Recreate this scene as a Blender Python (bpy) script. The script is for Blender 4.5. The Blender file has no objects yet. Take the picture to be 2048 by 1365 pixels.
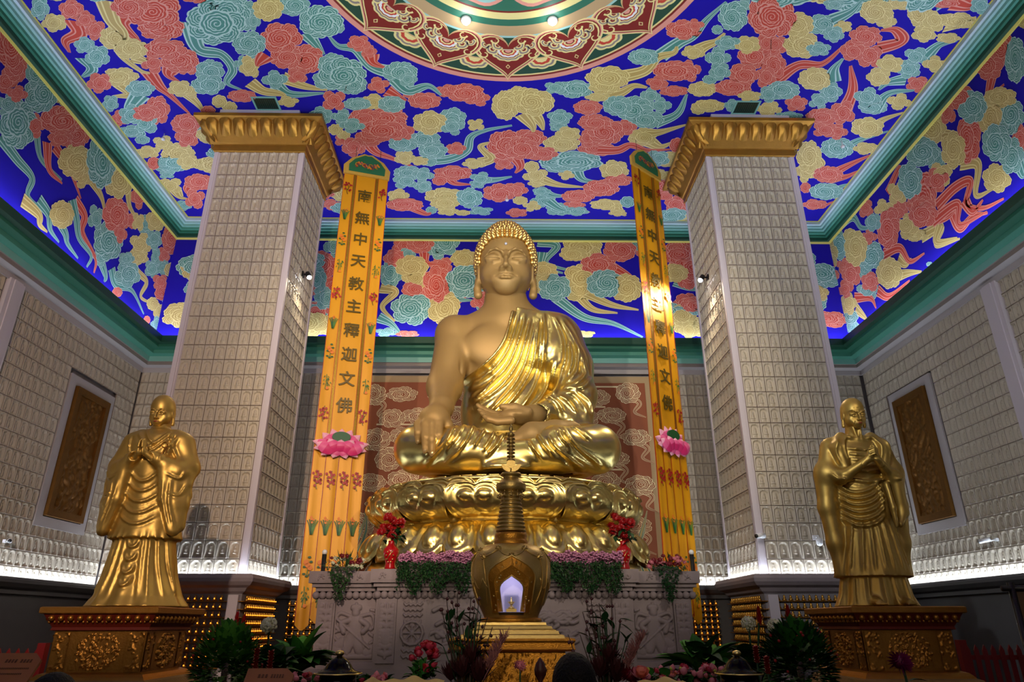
import bpy, math, random
import numpy as np
from mathutils import Vector, Matrix
PI = math.pi
sc = bpy.context.scene
COL = sc.collection
E = 1.7                                   # eye height above the floor (m)

# ------------------------------------------------------------------ camera, world, lights, exposure
FPX, PITCH, YAW, ROLL = 1371.1, math.radians(22.511), math.radians(.8607), math.radians(-.0553)
_c, _s = math.cos, math.sin
FW = np.array([_s(YAW)*_c(PITCH), _c(YAW)*_c(PITCH), _s(PITCH)])
_rt = np.array([_c(YAW), -_s(YAW), 0.]); _up = np.cross(_rt, FW)
RT = _c(ROLL)*_rt+_s(ROLL)*_up; UP = -_s(ROLL)*_rt+_c(ROLL)*_up
cd = bpy.data.cameras.new('camera'); cam = bpy.data.objects.new('camera', cd); COL.objects.link(cam)
cd.sensor_width = 36; cd.lens = FPX/2048*36; cd.clip_start = .05; cd.clip_end = 200
cam.matrix_world = Matrix(((RT[0], UP[0], -FW[0], 0), (RT[1], UP[1], -FW[1], 0), (RT[2], UP[2], -FW[2], E), (0, 0, 0, 1)))
sc.camera = cam
W = bpy.data.worlds.new('World'); sc.world = W; W.use_nodes = True
W.node_tree.nodes['Background'].inputs[0].default_value = (.75, .8, 1, 1)
W.node_tree.nodes['Background'].inputs[1].default_value = .012
sc.view_settings.view_transform = 'Standard'; sc.view_settings.look = 'None'
sc.view_settings.exposure = 0; sc.view_settings.gamma = 1; sc.view_settings.use_curve_mapping = False
cy = sc.cycles
cy.use_denoising = True; cy.max_bounces = 6; cy.diffuse_bounces = 3; cy.glossy_bounces = 4
cy.transmission_bounces = 4; cy.transparent_max_bounces = 6; cy.sample_clamp_indirect = 4
cy.caustics_reflective = False; cy.caustics_refractive = False

def lamp(name, kind, loc, target=None, power=100, color=(1, 1, 1), size=.3, angle=45, blend=.4, size_y=None):
    l = bpy.data.lights.new(name, kind); o = bpy.data.objects.new(name, l); COL.objects.link(o)
    o.location = loc; l.energy = power; l.color = color
    if kind == 'SPOT':
        l.spot_size = math.radians(angle); l.spot_blend = blend; l.shadow_soft_size = size
    elif kind == 'AREA':
        l.shape = 'RECTANGLE'; l.size = size; l.size_y = size_y or size
    else:
        l.shadow_soft_size = size
    if target is not None:
        d = Vector(target)-Vector(loc); o.rotation_euler = d.to_track_quat('-Z', 'Y').to_euler()
    return o
WARM = (1, .72, .42); SOFT = (1, .86, .68); COOL = (.86, .92, 1)
# stage spots high in the front of the hall, behind the camera, then two added fills
lamp('spot_key_left', 'SPOT', (-5.2, -1.0, E+6.8), (-.1, 14, E+5.0), 2500, (1, .80, .56), .12, 44, .5)
lamp('spot_key_right', 'SPOT', (5.6, -1.2, E+6.8), (.5, 14, E+4.6), 2600, SOFT, .12, 44, .5)
lamp('spot_pillar_left', 'SPOT', (-1.0, -4.5, E+5.2), (-5.6, 13.2, E+4.4), 4700, (1, .72, .55), .10, 42, .35)
lamp('spot_pillar_right', 'SPOT', (-4.6, -3.5, E+6.8), (5.9, 13.2, E+5.2), 3300, (.95, .98, 1), .10, 36, .5)
lamp('spot_face', 'SPOT', (0, 2.0, E+9.6), (0, 14, E+6.9), 800, SOFT, .15, 28, .6)
lamp('stupa_fill', 'SPOT', (-.5, -2.5, E+2.6), (.1, 7.5, E+1.0), 700, SOFT, .15, 25, .7)  # added spot that brightens the stupa, no fixture of the hall
lamp('front_fill', 'AREA', (0, -5, E+2.6), (0, 10, E+.4), 70, WARM, 6, size_y=1.5)  # added broad frontal fill for the pedestals and foreground
# broad glow of the hall lights further back, and an added wall fill
lamp('hall_ceiling_light', 'AREA', (0, -4, E+9.5), (0, 13, E+5), 130, (1, .93, .84), 8, size_y=4)
lamp('rear_wall_fill', 'AREA', (0, -4.5, E+6.5), (0, -9, E+3.5), 300, SOFT, 9, size_y=2)  # added: brightens the unseen front wall for gold reflections and soft bounce
# light rising to the ceiling from lamps standing on the pillar capitals, and an added ceiling fill
for sx in (-1, 1):
    lamp('capital_uplight', 'AREA', (.06+sx*5.75, 13.6, E+11.03-.03), (.06+sx*5.75, 12.2, E+20), 14, COOL, 2.6, size_y=.3)
lamp('ceiling_fill', 'AREA', (0, 6, E+3.5), (0, 10.5, E+11), 330, COOL, 6, size_y=4).data.spread = math.radians(115)  # added area light hovering mid-hall to brighten the painted ceiling

def pix(px, py):
    return (px-1024)/FPX*RT-(py-682.5)/FPX*UP+FW
def at(px, py, y):                        # the point of the vertical plane at depth y seen at a photo pixel
    d = pix(px, py); p = d*y/d[1]; return (p[0], y, p[2]+E)
def atz(px, py, z):                       # the same on a level plane (z above the floor)
    d = pix(px, py); p = d*(z-E)/d[2]; return (p[0], p[1], z)
def atx(px, py, x):
    d = pix(px, py); p = d*x/d[0]; return (x, p[1], p[2]+E)

# ------------------------------------------------------------------ materials
def lin(c):
    return tuple(((v/255)/12.92 if v/255 <= .04045 else ((v/255+.055)/1.055)**2.4) for v in c)
def mat(name, rgb, rough=.5, metal=0., var=.0, scale=8., bump=0., bscale=40., emit=None, estr=0., spec=None, srgb=True, coat=0.):
    m = bpy.data.materials.new(name); m.use_nodes = True; nt = m.node_tree; b = nt.nodes['Principled BSDF']
    c = lin(rgb) if srgb else rgb
    b.inputs['Base Color'].default_value = (*c, 1); b.inputs['Roughness'].default_value = rough; b.inputs['Metallic'].default_value = metal
    if spec is not None: b.inputs['Specular IOR Level'].default_value = spec
    if coat: b.inputs['Coat Weight'].default_value = coat
    tc = nt.nodes.new('ShaderNodeTexCoord')
    if var:
        n = nt.nodes.new('ShaderNodeTexNoise'); n.inputs['Scale'].default_value = scale; n.inputs['Detail'].default_value = 4
        nt.links.new(tc.outputs['Object'], n.inputs['Vector'])
        r = nt.nodes.new('ShaderNodeMix'); r.data_type = 'RGBA'
        r.inputs['A'].default_value = (*[v*(1-var) for v in c], 1); r.inputs['B'].default_value = (*[min(1, v*(1+var)) for v in c], 1)
        nt.links.new(n.outputs['Fac'], r.inputs['Factor']); nt.links.new(r.outputs['Result'], b.inputs['Base Color'])
    if bump:
        n = nt.nodes.new('ShaderNodeTexNoise'); n.inputs['Scale'].default_value = bscale; n.inputs['Detail'].default_value = 3
        nt.links.new(tc.outputs['Object'], n.inputs['Vector'])
        bp = nt.nodes.new('ShaderNodeBump'); bp.inputs['Strength'].default_value = bump; bp.inputs['Distance'].default_value = .02
        nt.links.new(n.outputs['Fac'], bp.inputs['Height']); nt.links.new(bp.outputs['Normal'], b.inputs['Normal'])
    if emit:
        b.inputs['Emission Color'].default_value = (*lin(emit), 1); b.inputs['Emission Strength'].default_value = estr
    return m

# ------------------------------------------------------------------ mesh tools
class MB:
    """collects shapes and links them as one mesh object"""
    def __init__(s): s.v = []; s.f = []; s.m = []; s.n = 0; s.sm = []
    def add(s, v, f, mi=0, smooth=False):
        v = np.asarray(v, float).reshape(-1, 3); s.v.append(v)
        for q in f: s.f.append(tuple(i+s.n for i in q))
        s.m += [mi]*len(f); s.sm += [smooth]*len(f); s.n += len(v); return s
    def box(s, a, b, mi=0):
        (x0, y0, z0), (x1, y1, z1) = a, b
        v = [(x0, y0, z0), (x1, y0, z0), (x1, y1, z0), (x0, y1, z0), (x0, y0, z1), (x1, y0, z1), (x1, y1, z1), (x0, y1, z1)]
        return s.add(v, [(0, 3, 2, 1), (4, 5, 6, 7), (0, 1, 5, 4), (1, 2, 6, 5), (2, 3, 7, 6), (3, 0, 4, 7)], mi)
    def lathe(s, prof, c=(0, 0, 0), n=24, mi=0, smooth=True, sx=1, sy=1, a0=0):
        prof = np.asarray(prof, float); k = len(prof); a = np.arange(n)*2*PI/n+a0
        v = np.stack([np.outer(prof[:, 0], np.cos(a))*sx+c[0], np.outer(prof[:, 0], np.sin(a))*sy+c[1], np.repeat(prof[:, 1:2], n, 1)+c[2]], -1)
        f = [(i*n+j, i*n+(j+1) % n, (i+1)*n+(j+1) % n, (i+1)*n+j) for i in range(k-1) for j in range(n)]
        f.append(tuple(range(n-1, -1, -1))); f.append(tuple((k-1)*n+j for j in range(n)))
        return s.add(v, f, mi, smooth)
    def tube(s, pts, r, n=6, mi=0, smooth=True):
        P = np.asarray(pts, float); R = np.full(len(P), r, float) if np.isscalar(r) else np.asarray(r, float)
        T = np.gradient(P, axis=0); T /= np.linalg.norm(T, axis=1, keepdims=True)+1e-9
        up = np.array([0, 0, 1.]) if abs(T[0][2]) < .9 else np.array([1., 0, 0])
        a = np.arange(n)*2*PI/n; V = []
        x = np.cross(up, T[0]); x /= np.linalg.norm(x)
        for i in range(len(P)):
            x = x-T[i]*(x@T[i]); x /= np.linalg.norm(x)+1e-9; y = np.cross(T[i], x)
            V.append(P[i]+R[i]*(np.outer(np.cos(a), x)+np.outer(np.sin(a), y)))
        k = len(P)
        f = [(i*n+j, i*n+(j+1) % n, (i+1)*n+(j+1) % n, (i+1)*n+j) for i in range(k-1) for j in range(n)]
        f.append(tuple(range(n-1, -1, -1))); f.append(tuple((k-1)*n+j for j in range(n)))
        return s.add(np.concatenate(V), f, mi, smooth)
    def ball(s, c, r, n=8, mi=0, rz=None):
        rz = rz or r; k = max(4, n//2+1); t = np.linspace(-PI/2, PI/2, k)
        return s.lathe(np.stack([np.maximum(np.cos(t), .02)*r, np.sin(t)*rz], 1), c, n, mi)
    def grid(s, V, mi=0, smooth=True, flip=False):
        nu, nv = V.shape[:2]; i = np.arange(nu*nv).reshape(nu, nv)
        q = np.stack([i[:-1, :-1], i[1:, :-1], i[1:, 1:], i[:-1, 1:]], -1).reshape(-1, 4)
        if flip: q = q[:, ::-1]
        return s.add(V.reshape(-1, 3), [tuple(t) for t in q], mi, smooth)
    def prism(s, poly, d, mi=0, smooth=False):
        """poly: list of 3-D points (planar); d: extrusion vector"""
        p = np.asarray(poly, float); n = len(p); d = np.asarray(d, float)
        f = [tuple(range(n-1, -1, -1)), tuple(range(n, 2*n))]+[(i, (i+1) % n, n+(i+1) % n, n+i) for i in range(n)]
        return s.add(np.concatenate([p, p+d]), f, mi, smooth)
    def xform(s, M):
        M = np.array(M); s.v = [v@M[:3, :3].T+M[:3, 3] for v in s.v]; return s
    def build(s, name, mats, parent=None):
        me = bpy.data.meshes.new(name)
        V = np.concatenate(s.v) if s.v else np.zeros((0, 3))
        fl = np.array([len(f) for f in s.f], np.int32); st = np.concatenate([[0], np.cumsum(fl)[:-1]]).astype(np.int32)
        me.vertices.add(len(V)); me.vertices.foreach_set('co', V.astype(np.float32).ravel())
        me.loops.add(int(fl.sum())); me.loops.foreach_set('vertex_index', np.fromiter((i for f in s.f for i in f), np.int32, int(fl.sum())))
        me.polygons.add(len(fl)); me.polygons.foreach_set('loop_start', st)
        me.polygons.foreach_set('material_index', np.array(s.m, np.int32)); me.polygons.foreach_set('use_smooth', np.array(s.sm, bool))
        return _finish(me, name, mats, parent)
def _finish(me, name, mats, parent):
    me.update(calc_edges=True); me.validate()
    for m in (mats if isinstance(mats, (list, tuple)) else [mats]): me.materials.append(m)
    o = bpy.data.objects.new(name, me); COL.objects.link(o)
    if parent is not None: o.parent = parent
    return o
def quads(name, V, F, mats, parent=None, mi=None, smooth=True):
    """fast mesh from numpy arrays, all faces of one size"""
    me = bpy.data.meshes.new(name); k = F.shape[1]
    me.vertices.add(len(V)); me.vertices.foreach_set('co', np.asarray(V, np.float32).ravel())
    me.loops.add(F.size); me.loops.foreach_set('vertex_index', F.astype(np.int32).ravel())
    me.polygons.add(len(F)); me.polygons.foreach_set('loop_start', np.arange(0, F.size, k, dtype=np.int32))
    if mi is not None: me.polygons.foreach_set('material_index', np.asarray(mi, np.int32))
    me.polygons.foreach_set('use_smooth', np.full(len(F), smooth))
    return _finish(me, name, mats, parent)
def tag(o, label=None, cat=None, group=None, kind=None):
    if label: o['label'] = label
    if cat: o['category'] = cat
    if group: o['group'] = group
    if kind: o['kind'] = kind
    return o
def empty(name, loc=(0, 0, 0), rz=0, label=None, cat=None, group=None):
    o = bpy.data.objects.new(name, None); COL.objects.link(o); o.location = loc; o.rotation_euler = (0, 0, rz); o.empty_display_size = .1
    return tag(o, label, cat, group)
def copy_tree(o, parent=None):
    c = o.copy(); COL.objects.link(c); c.parent = parent
    for ch in o.children:
        copy_tree(ch, c)
    return c
def structure(o): o['kind'] = 'structure'; return o

def seg_dist(X, Z, pts):
    """distance from grid points (X,Z) to a polyline, and the arc parameter 0..1"""
    pts = np.asarray(pts, float); best = np.full(X.shape, 1e9, np.float32); par = np.zeros(X.shape, np.float32)
    L = np.concatenate([[0], np.cumsum(np.linalg.norm(np.diff(pts, axis=0), axis=1))]); L /= L[-1]
    for i in range(len(pts)-1):
        a, b = pts[i], pts[i+1]; d = b-a; q = d@d+1e-12
        t = np.clip(((X-a[0])*d[0]+(Z-a[1])*d[1])/q, 0, 1)
        r = np.hypot(X-a[0]-t*d[0], Z-a[1]-t*d[1]); w = r < best
        best = np.where(w, r, best); par = np.where(w, L[i]+(L[i+1]-L[i])*t, par)
    return best, par
def smooth_line(pts, n=24):
    """Catmull-Rom through the points"""
    P = np.asarray(pts, float)
    if len(P) < 3: return np.stack([P[0]+(P[-1]-P[0])*t for t in np.linspace(0, 1, n)])
    Q = np.concatenate([[2*P[0]-P[1]], P, [2*P[-1]-P[-2]]]); out = []
    for t in np.linspace(0, len(P)-1-1e-6, n):
        i = int(t); u = t-i; a, b, c, d = Q[i:i+4]
        out.append(.5*(2*b+(c-a)*u+(2*a-5*b+4*c-d)*u*u+(3*b-a-3*c+d)*u**3))
    return np.array(out)

# ------------------------------------------------------------------ sculpting: signed distance fields meshed by surface nets
class SDF:
    def __init__(s, lo, hi, h):
        s.lo = np.array(lo, float); s.h = h; s.n = np.maximum(4, np.ceil((np.array(hi)-s.lo)/h).astype(int)+1)
        s.V = np.full(tuple(s.n), .6, np.float32); s.ax = [np.float32(s.lo[i])+np.float32(h)*np.arange(s.n[i], dtype=np.float32) for i in range(3)]
    def _slice(s, lo, hi):
        a = np.clip(np.floor((np.array(lo)-s.lo)/s.h).astype(int), 0, s.n); b = np.clip(np.ceil((np.array(hi)-s.lo)/s.h).astype(int)+1, 0, s.n)
        if np.any(b <= a): return None
        sl = tuple(slice(a[i], b[i]) for i in range(3))
        return sl, s.ax[0][sl[0]][:, None, None], s.ax[1][sl[1]][None, :, None], s.ax[2][sl[2]][None, None, :]
    def _merge(s, sl, d, k, op):
        a = s.V[sl]
        if op == 'cut':
            d = -d
            if k > 0: h = np.clip(.5-.5*(a-d)/k, 0, 1); s.V[sl] = a*(1-h)+d*h+k*h*(1-h)
            else: s.V[sl] = np.maximum(a, d)
        else:
            if k > 0: h = np.clip(.5+.5*(a-d)/k, 0, 1); s.V[sl] = a*(1-h)+d*h-k*h*(1-h)
            else: s.V[sl] = np.minimum(a, d)
    def cone(s, a, b, ra, rb, k=.02, op='add'):
        a = np.array(a, float); b = np.array(b, float); m = max(ra, rb)+k+3*s.h
        q = s._slice(np.minimum(a, b)-m, np.maximum(a, b)+m)
        if q is None: return s
        sl, X, Y, Z = q; d = b-a; L = d@d+1e-12
        t = np.clip(((X-a[0])*d[0]+(Y-a[1])*d[1]+(Z-a[2])*d[2])/L, 0, 1)
        D = np.sqrt((X-a[0]-t*d[0])**2+(Y-a[1]-t*d[1])**2+(Z-a[2]-t*d[2])**2)-(ra+(rb-ra)*t)
        s._merge(sl, D.astype(np.float32), k, op); return s
    def chain(s, pts, rs, k=.02, op='add'):
        for i in range(len(pts)-1): s.cone(pts[i], pts[i+1], rs[i], rs[i+1], k, op)
        return s
    def ell(s, c, r, k=.02, R=None, op='add'):
        c = np.array(c, float); r = np.array(r, float); m = (max(r) if R is not None else r)+k+3*s.h
        q = s._slice(c-m, c+m)
        if q is None: return s
        sl, X, Y, Z = q; X = X-c[0]; Y = Y-c[1]; Z = Z-c[2]
        if R is not None: X, Y, Z = (R[0][0]*X+R[1][0]*Y+R[2][0]*Z, R[0][1]*X+R[1][1]*Y+R[2][1]*Z, R[0][2]*X+R[1][2]*Y+R[2][2]*Z)
        k0 = np.sqrt((X/r[0])**2+(Y/r[1])**2+(Z/r[2])**2); k1 = np.sqrt((X/r[0]**2)**2+(Y/r[1]**2)**2+(Z/r[2]**2)**2)
        s._merge(sl, (k0*(k0-1)/np.maximum(k1, 1e-6)).astype(np.float32), k, op); return s
    def box(s, c, b, rad=.01, k=.01, R=None, op='add'):
        c = np.array(c, float); b = np.array(b, float); m = np.linalg.norm(b)+k+3*s.h
        q = s._slice(c-m, c+m)
        if q is None: return s
        sl, X, Y, Z = q; X = X-c[0]; Y = Y-c[1]; Z = Z-c[2]
        if R is not None: X, Y, Z = (R[0][0]*X+R[1][0]*Y+R[2][0]*Z, R[0][1]*X+R[1][1]*Y+R[2][1]*Z, R[0][2]*X+R[1][2]*Y+R[2][2]*Z)
        X = np.abs(X)-b[0]+rad; Y = np.abs(Y)-b[1]+rad; Z = np.abs(Z)-b[2]+rad
        D = np.sqrt(np.maximum(X, 0)**2+np.maximum(Y, 0)**2+np.maximum(Z, 0)**2)+np.minimum(np.maximum(X, np.maximum(Y, Z)), 0)-rad
        s._merge(sl, D.astype(np.float32), k, op); return s
    def loft(s, zs, rx, ry, k=.02, cx=0., cy=0., flute=None):
        """stack of ellipses along z (cx, cy may vary with z); flute(angle, z) scales the outline"""
        zs = np.array(zs, float); f = lambda v: np.broadcast_to(np.asarray(v, float), zs.shape); rx, ry, cx, cy = f(rx), f(ry), f(cx), f(cy); m = .15
        q = s._slice((min(cx-rx)*1.15-m, min(cy-ry)*1.15-m, zs[0]-m), (max(cx+rx)*1.15+m, max(cy+ry)*1.15+m, zs[-1]+m))
        sl, X, Y, Z = q; g = lambda v: np.interp(Z, zs, v)
        A, B = g(rx), g(ry); X = X-g(cx); Y = Y-g(cy); r = np.sqrt((X/A)**2+(Y/B)**2)
        if flute is not None: r = r/flute(np.arctan2(X/A, -Y/B), Z+0*X)
        D = (r-1)*np.minimum(A, B)*.9; D = np.maximum(D, np.maximum(zs[0]-Z, Z-zs[-1]))
        s._merge(sl, D.astype(np.float32), k, 'add'); return s
    def xz(s): return np.meshgrid(s.ax[0], s.ax[2], indexing='ij')
    def raise_xz(s, H, ymax=None, ymin=None):
        """add height H(x,z) to the surface, optionally only for y in a range"""
        H = H.astype(np.float32)[:, None, :]
        if ymax is None and ymin is None: s.V -= H; return s
        w = np.ones(len(s.ax[1]), np.float32)
        if ymax is not None: w *= np.clip((ymax-s.ax[1])/.1, 0, 1)
        if ymin is not None: w *= np.clip((s.ax[1]-ymin)/.1, 0, 1)
        s.V -= H*w[None, :, None]; return s
    def smooth(s, it=1):
        for _ in range(it):
            for a in range(3):
                V = s.V; n = V.shape[a]
                c = np.take(V, range(1, n-1), a); p = np.take(V, range(2, n), a); m = np.take(V, range(0, n-2), a)
                sl = [slice(None)]*3; sl[a] = slice(1, n-1); V[tuple(sl)] = .5*c+.25*(p+m)
        return s
    def mesh(s):
        V = s.V; V[0] = V[-1] = .5; V[:, 0] = V[:, -1] = .5; V[:, :, 0] = V[:, :, -1] = .5
        n = np.array(V.shape)-1; S = V < 0
        cnt = np.zeros(n, np.int8); C = [(i, j, k) for i in (0, 1) for j in (0, 1) for k in (0, 1)]
        sub = lambda A, c: A[c[0]:c[0]+n[0], c[1]:c[1]+n[1], c[2]:c[2]+n[2]]
        for c in C: cnt += sub(S, c)
        I = np.argwhere((cnt > 0) & (cnt < 8)); idx = np.full(n, -1, np.int32); idx[tuple(I.T)] = np.arange(len(I))
        val = np.stack([V[I[:, 0]+c[0], I[:, 1]+c[1], I[:, 2]+c[2]] for c in C], 1)
        acc = np.zeros((len(I), 3)); num = np.zeros(len(I))
        for i, a in enumerate(C):
            for j, b in enumerate(C):
                if j > i and sum(abs(p-q) for p, q in zip(a, b)) == 1:
                    va, vb = val[:, i], val[:, j]; m = (va < 0) != (vb < 0); t = np.where(m, va/np.where(m, va-vb, 1), 0)
                    acc += np.where(m[:, None], np.array(a)+t[:, None]*(np.array(b)-np.array(a)), 0); num += m
        P = s.lo+(I+acc/np.maximum(num, 1)[:, None])*s.h
        F = []
        for ax in range(3):
            u, v = (ax+1) % 3, (ax+2) % 3
            A = np.take(S, range(0, n[ax]), ax); B = np.take(S, range(1, n[ax]+1), ax)
            for up in (True, False):
                E_ = np.argwhere(A & ~B if up else ~A & B)
                E_ = E_[(E_[:, u] > 0) & (E_[:, v] > 0) & (E_[:, u] < n[u]) & (E_[:, v] < n[v])]
                def cell(du, dv):
                    q = E_.copy(); q[:, u] -= du; q[:, v] -= dv; return idx[q[:, 0], q[:, 1], q[:, 2]]
                f = np.stack([cell(1, 1), cell(0, 1), cell(0, 0), cell(1, 0)], 1)
                F.append(f if up else f[:, ::-1])
        F = np.concatenate(F); F = F[(F >= 0).all(1)]
        return P, F
def relax(P, F, it=2, lam=.5):
    e = np.concatenate([F[:, [0, 1]], F[:, [1, 2]], F[:, [2, 3]], F[:, [3, 0]]]); n = len(P)
    deg = np.bincount(e[:, 0], minlength=n)+np.bincount(e[:, 1], minlength=n)
    for _ in range(it):
        A = np.stack([np.bincount(e[:, 0], P[e[:, 1], i], n)+np.bincount(e[:, 1], P[e[:, 0], i], n) for i in range(3)], 1)
        P = P+lam*(A/np.maximum(deg, 1)[:, None]-P)
    return P
def join(*pf):
    V, F, o = [], [], 0
    for p, f in pf: V.append(p); F.append(f+o); o += len(p)
    return np.concatenate(V), np.concatenate(F)
def rot(ax, ang):
    return np.array(Matrix.Rotation(ang, 3, ax))

# ------------------------------------------------------------------ carved relief on a rectangle: height field
def relief(mb, o, ux, uz, nrm, H, mi=0):
    """grid over o + s*ux + t*uz raised by H[i,j] along nrm, with its own closed rim"""
    o, ux, uz, nrm = (np.asarray(t, float) for t in (o, ux, uz, nrm)); nu, nv = H.shape
    s_ = np.linspace(0, 1, nu)[:, None, None]; t_ = np.linspace(0, 1, nv)[None, :, None]
    mb.grid(o+s_*ux+t_*uz+H[..., None]*nrm, mi, True, flip=bool(np.dot(np.cross(ux, uz), nrm) < 0))
# ------------------------------------------------------------------ palette
M = {}
M['blue'] = mat('mural_blue', (28, 17, 154), .75, var=.05, scale=3, spec=.15)
M['red'] = mat('mural_red', (188, 64, 44), .75); M['red_l'] = mat('mural_pink_line', (216, 146, 128), .75); M['red_d'] = mat('mural_deep_red', (120, 28, 20), .6)
M['teal'] = mat('mural_teal', (72, 136, 122), .6); M['teal_l'] = mat('mural_pale_teal_line', (172, 206, 196), .6)
M['yel'] = mat('mural_ochre', (182, 158, 88), .6); M['yel_l'] = mat('mural_pale_yellow_line', (222, 208, 138), .6)
M['green_d'] = mat('cornice_dark_green', (20, 68, 50), .45); M['green_m'] = mat('cornice_green', (42, 104, 82), .45)
M['t1'] = mat('cornice_teal', (74, 140, 120), .45); M['t2'] = mat('cornice_mid_teal', (122, 176, 164), .45)
M['t3'] = mat('cornice_pale_teal', (150, 192, 186), .45); M['t4'] = mat('cornice_ice_blue', (186, 208, 212), .45)
M['yline'] = mat('cornice_yellow_line', (188, 178, 84), .5)
M['taupe'] = mat('cornice_taupe', (134, 122, 116), .6); M['pale'] = mat('cornice_pale_grey', (168, 160, 158), .6)
M['stone'] = mat('carved_grey_stone', (142, 130, 132), .75, var=.18, scale=5, bump=.12, bscale=60)
M['plaster'] = mat('grey_plaster', (128, 122, 124), .7, var=.08, scale=3)
M['dark_wall'] = mat('dark_grey_wainscot', (84, 84, 86), .6, var=.1, scale=2)
M['tile'] = mat('niche_tile', (180, 169, 150), .42, var=.10, scale=2.5, spec=.6)
M['grout'] = mat('tile_joint', (124, 108, 96), .8)
M['trim'] = mat('pillar_corner_trim', (196, 186, 190), .6)
M['floor'] = mat('polished_floor_stone', (70, 62, 58), .25, var=.15, scale=2)
M['led'] = mat('led_strip_white', (255, 255, 255), .5, emit=(222, 236, 255), estr=46)
M['led_blue'] = mat('cove_led_strip', (255, 255, 255), .5, emit=(225, 232, 255), estr=30)
M['gold'] = mat('satin_gold_paint', (172, 140, 84), .54, .4, var=.05, scale=3, bump=.04, bscale=18)
M['leaf'] = mat('bright_gold_leaf', (238, 214, 134), .29, 1., var=.06, scale=5, bump=.08, bscale=9)
M['old_gold'] = mat('old_gold', (192, 144, 62), .36, .9, var=.16, scale=5, bump=.12, bscale=30)
M['dark_gilt'] = mat('dark_carved_gilt', (120, 80, 30), .48, .7, var=.25, scale=9, bump=.2, bscale=50)
M['bronze_gold'] = mat('carved_gilt', (180, 126, 52), .4, .8, var=.2, scale=9, bump=.15, bscale=50)
M['brown'] = mat('mural_brown', (146, 74, 36), .6); M['cream'] = mat('mural_cream_line', (236, 216, 170), .5)
M['beige'] = mat('panel_beige_frame', (178, 150, 108), .6)
M['black'] = mat('black_metal', (18, 18, 20), .35); M['white'] = mat('white_plastic', (225, 225, 225), .4)
M['amber'] = mat('amber_lamp', (255, 170, 70), .4, emit=(255, 130, 34), estr=4.5)
M['glow'] = mat('lamp_glow', (255, 255, 255), .5, emit=(240, 246, 255), estr=60)

X0, WX, YB, YF = .06, 10.15, 18.2, -9.0        # room centre line, half width, back wall, front wall
XL, XR = X0-WX, X0+WX
ZC = E+11.13                                   # flat ceiling

# ------------------------------------------------------------------ floor, walls, ceiling
structure(MB().box((XL-.3, YF-.3, -.2), (XR+.3, YB+.3, 0)).build('floor', M['floor']))
structure(MB().box((XL-.3, YF-.3, ZC+.05), (XR+.3, YB+.3, ZC+.3)).build('roof_slab', M['plaster']))
structure(MB().box((XL-.3, YF-.3, 0), (XR+.3, YF, ZC)).build('wall_front', M['plaster']))
WL = structure(MB().box((XL-.3, YF, 0), (XL, YB, E+.85)).box((XL-.3, YF, E+.85), (XL-.10, YB, ZC), 1).build('wall_left', [M['dark_wall'], M['plaster']]))
WR = structure(MB().box((XR, YF, 0), (XR+.3, YB, E+.85)).box((XR+.10, YF, E+.85), (XR+.3, YB, ZC), 1).build('wall_right', [M['dark_wall'], M['plaster']]))
WB = structure(MB().box((XL-.3, YB, 0), (XR+.3, YB+.3, E+.85)).box((XL-.3, YB+.10, E+.85), (XR+.3, YB+.3, ZC), 1).build('wall_back', [M['dark_wall'], M['plaster']]))

def sweep(name, prof, mats, mi, sides):
    """profile of (inset, z) swept along the walls; mitred in the corners"""
    for sd in sides:
        mb = MB(); 
        for k in range(len(prof)-1):
            q = []
            for a, z in (prof[k], prof[k+1]):
                if sd == 'left': q.append(((XL+a, YF, z), (XL+a, YB-a, z)))
                elif sd == 'right': q.append(((XR-a, YB-a, z), (XR-a, YF, z)))
                else: q.append(((XL+a, YB-a, z), (XR-a, YB-a, z)))
            mb.add([q[0][0], q[0][1], q[1][1], q[1][0]], [(0, 1, 2, 3)], mi[k])
        structure(mb.build(name+'_'+sd, mats))
ALL = ('left', 'back', 'right')
z = lambda v: E+v
# lower cornice with the trough that hides the light strip
sweep('trim_1', [(0, z(6.53)), (.05, z(6.53)), (.05, z(6.66)), (.24, z(6.68)), (.24, z(6.77)), (.28, z(6.77)), (.28, z(6.92)), (.46, z(6.94)), (.46, z(7.04)), (.66, z(7.06)), (.66, z(7.13)), (.78, z(7.15)), (.78, z(7.34)), (.74, z(7.34)), (.74, z(7.18)), (.28, z(7.18))],
      [M['pale'], M['taupe'], M['t2'], M['t1'], M['green_m'], M['green_d'], M['white']], [0, 0, 0, 1, 1, 2, 3, 3, 4, 4, 5, 5, 5, 6, 6], ALL)
sweep('trim_2', [(.62, z(7.185)), (.62, z(7.22)), (.50, z(7.22)), (.50, z(7.185))], [M['led_blue']], [0, 0, 0], ALL)
# coffer moulding under the flat ceiling
cz = [(.34, 10.62), (.37, 10.62), (.40, 10.66), (.48, 10.66), (.48, 10.76), (.54, 10.76), (.54, 10.83), (.60, 10.83), (.60, 10.90), (.66, 10.90), (.66, 10.97), (.72, 10.97), (.72, 11.03), (.78, 11.03), (.78, 11.12), (.82, 11.12), (.82, 11.13)]
sweep('trim_3', [(a, E+b) for a, b in cz], [M['yline'], M['green_d'], M['green_m'], M['t1'], M['t2'], M['t3'], M['t4']], [0, 0, 1, 1, 2, 2, 3, 3, 4, 4, 5, 5, 6, 6, 0, 0], ALL)
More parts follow.
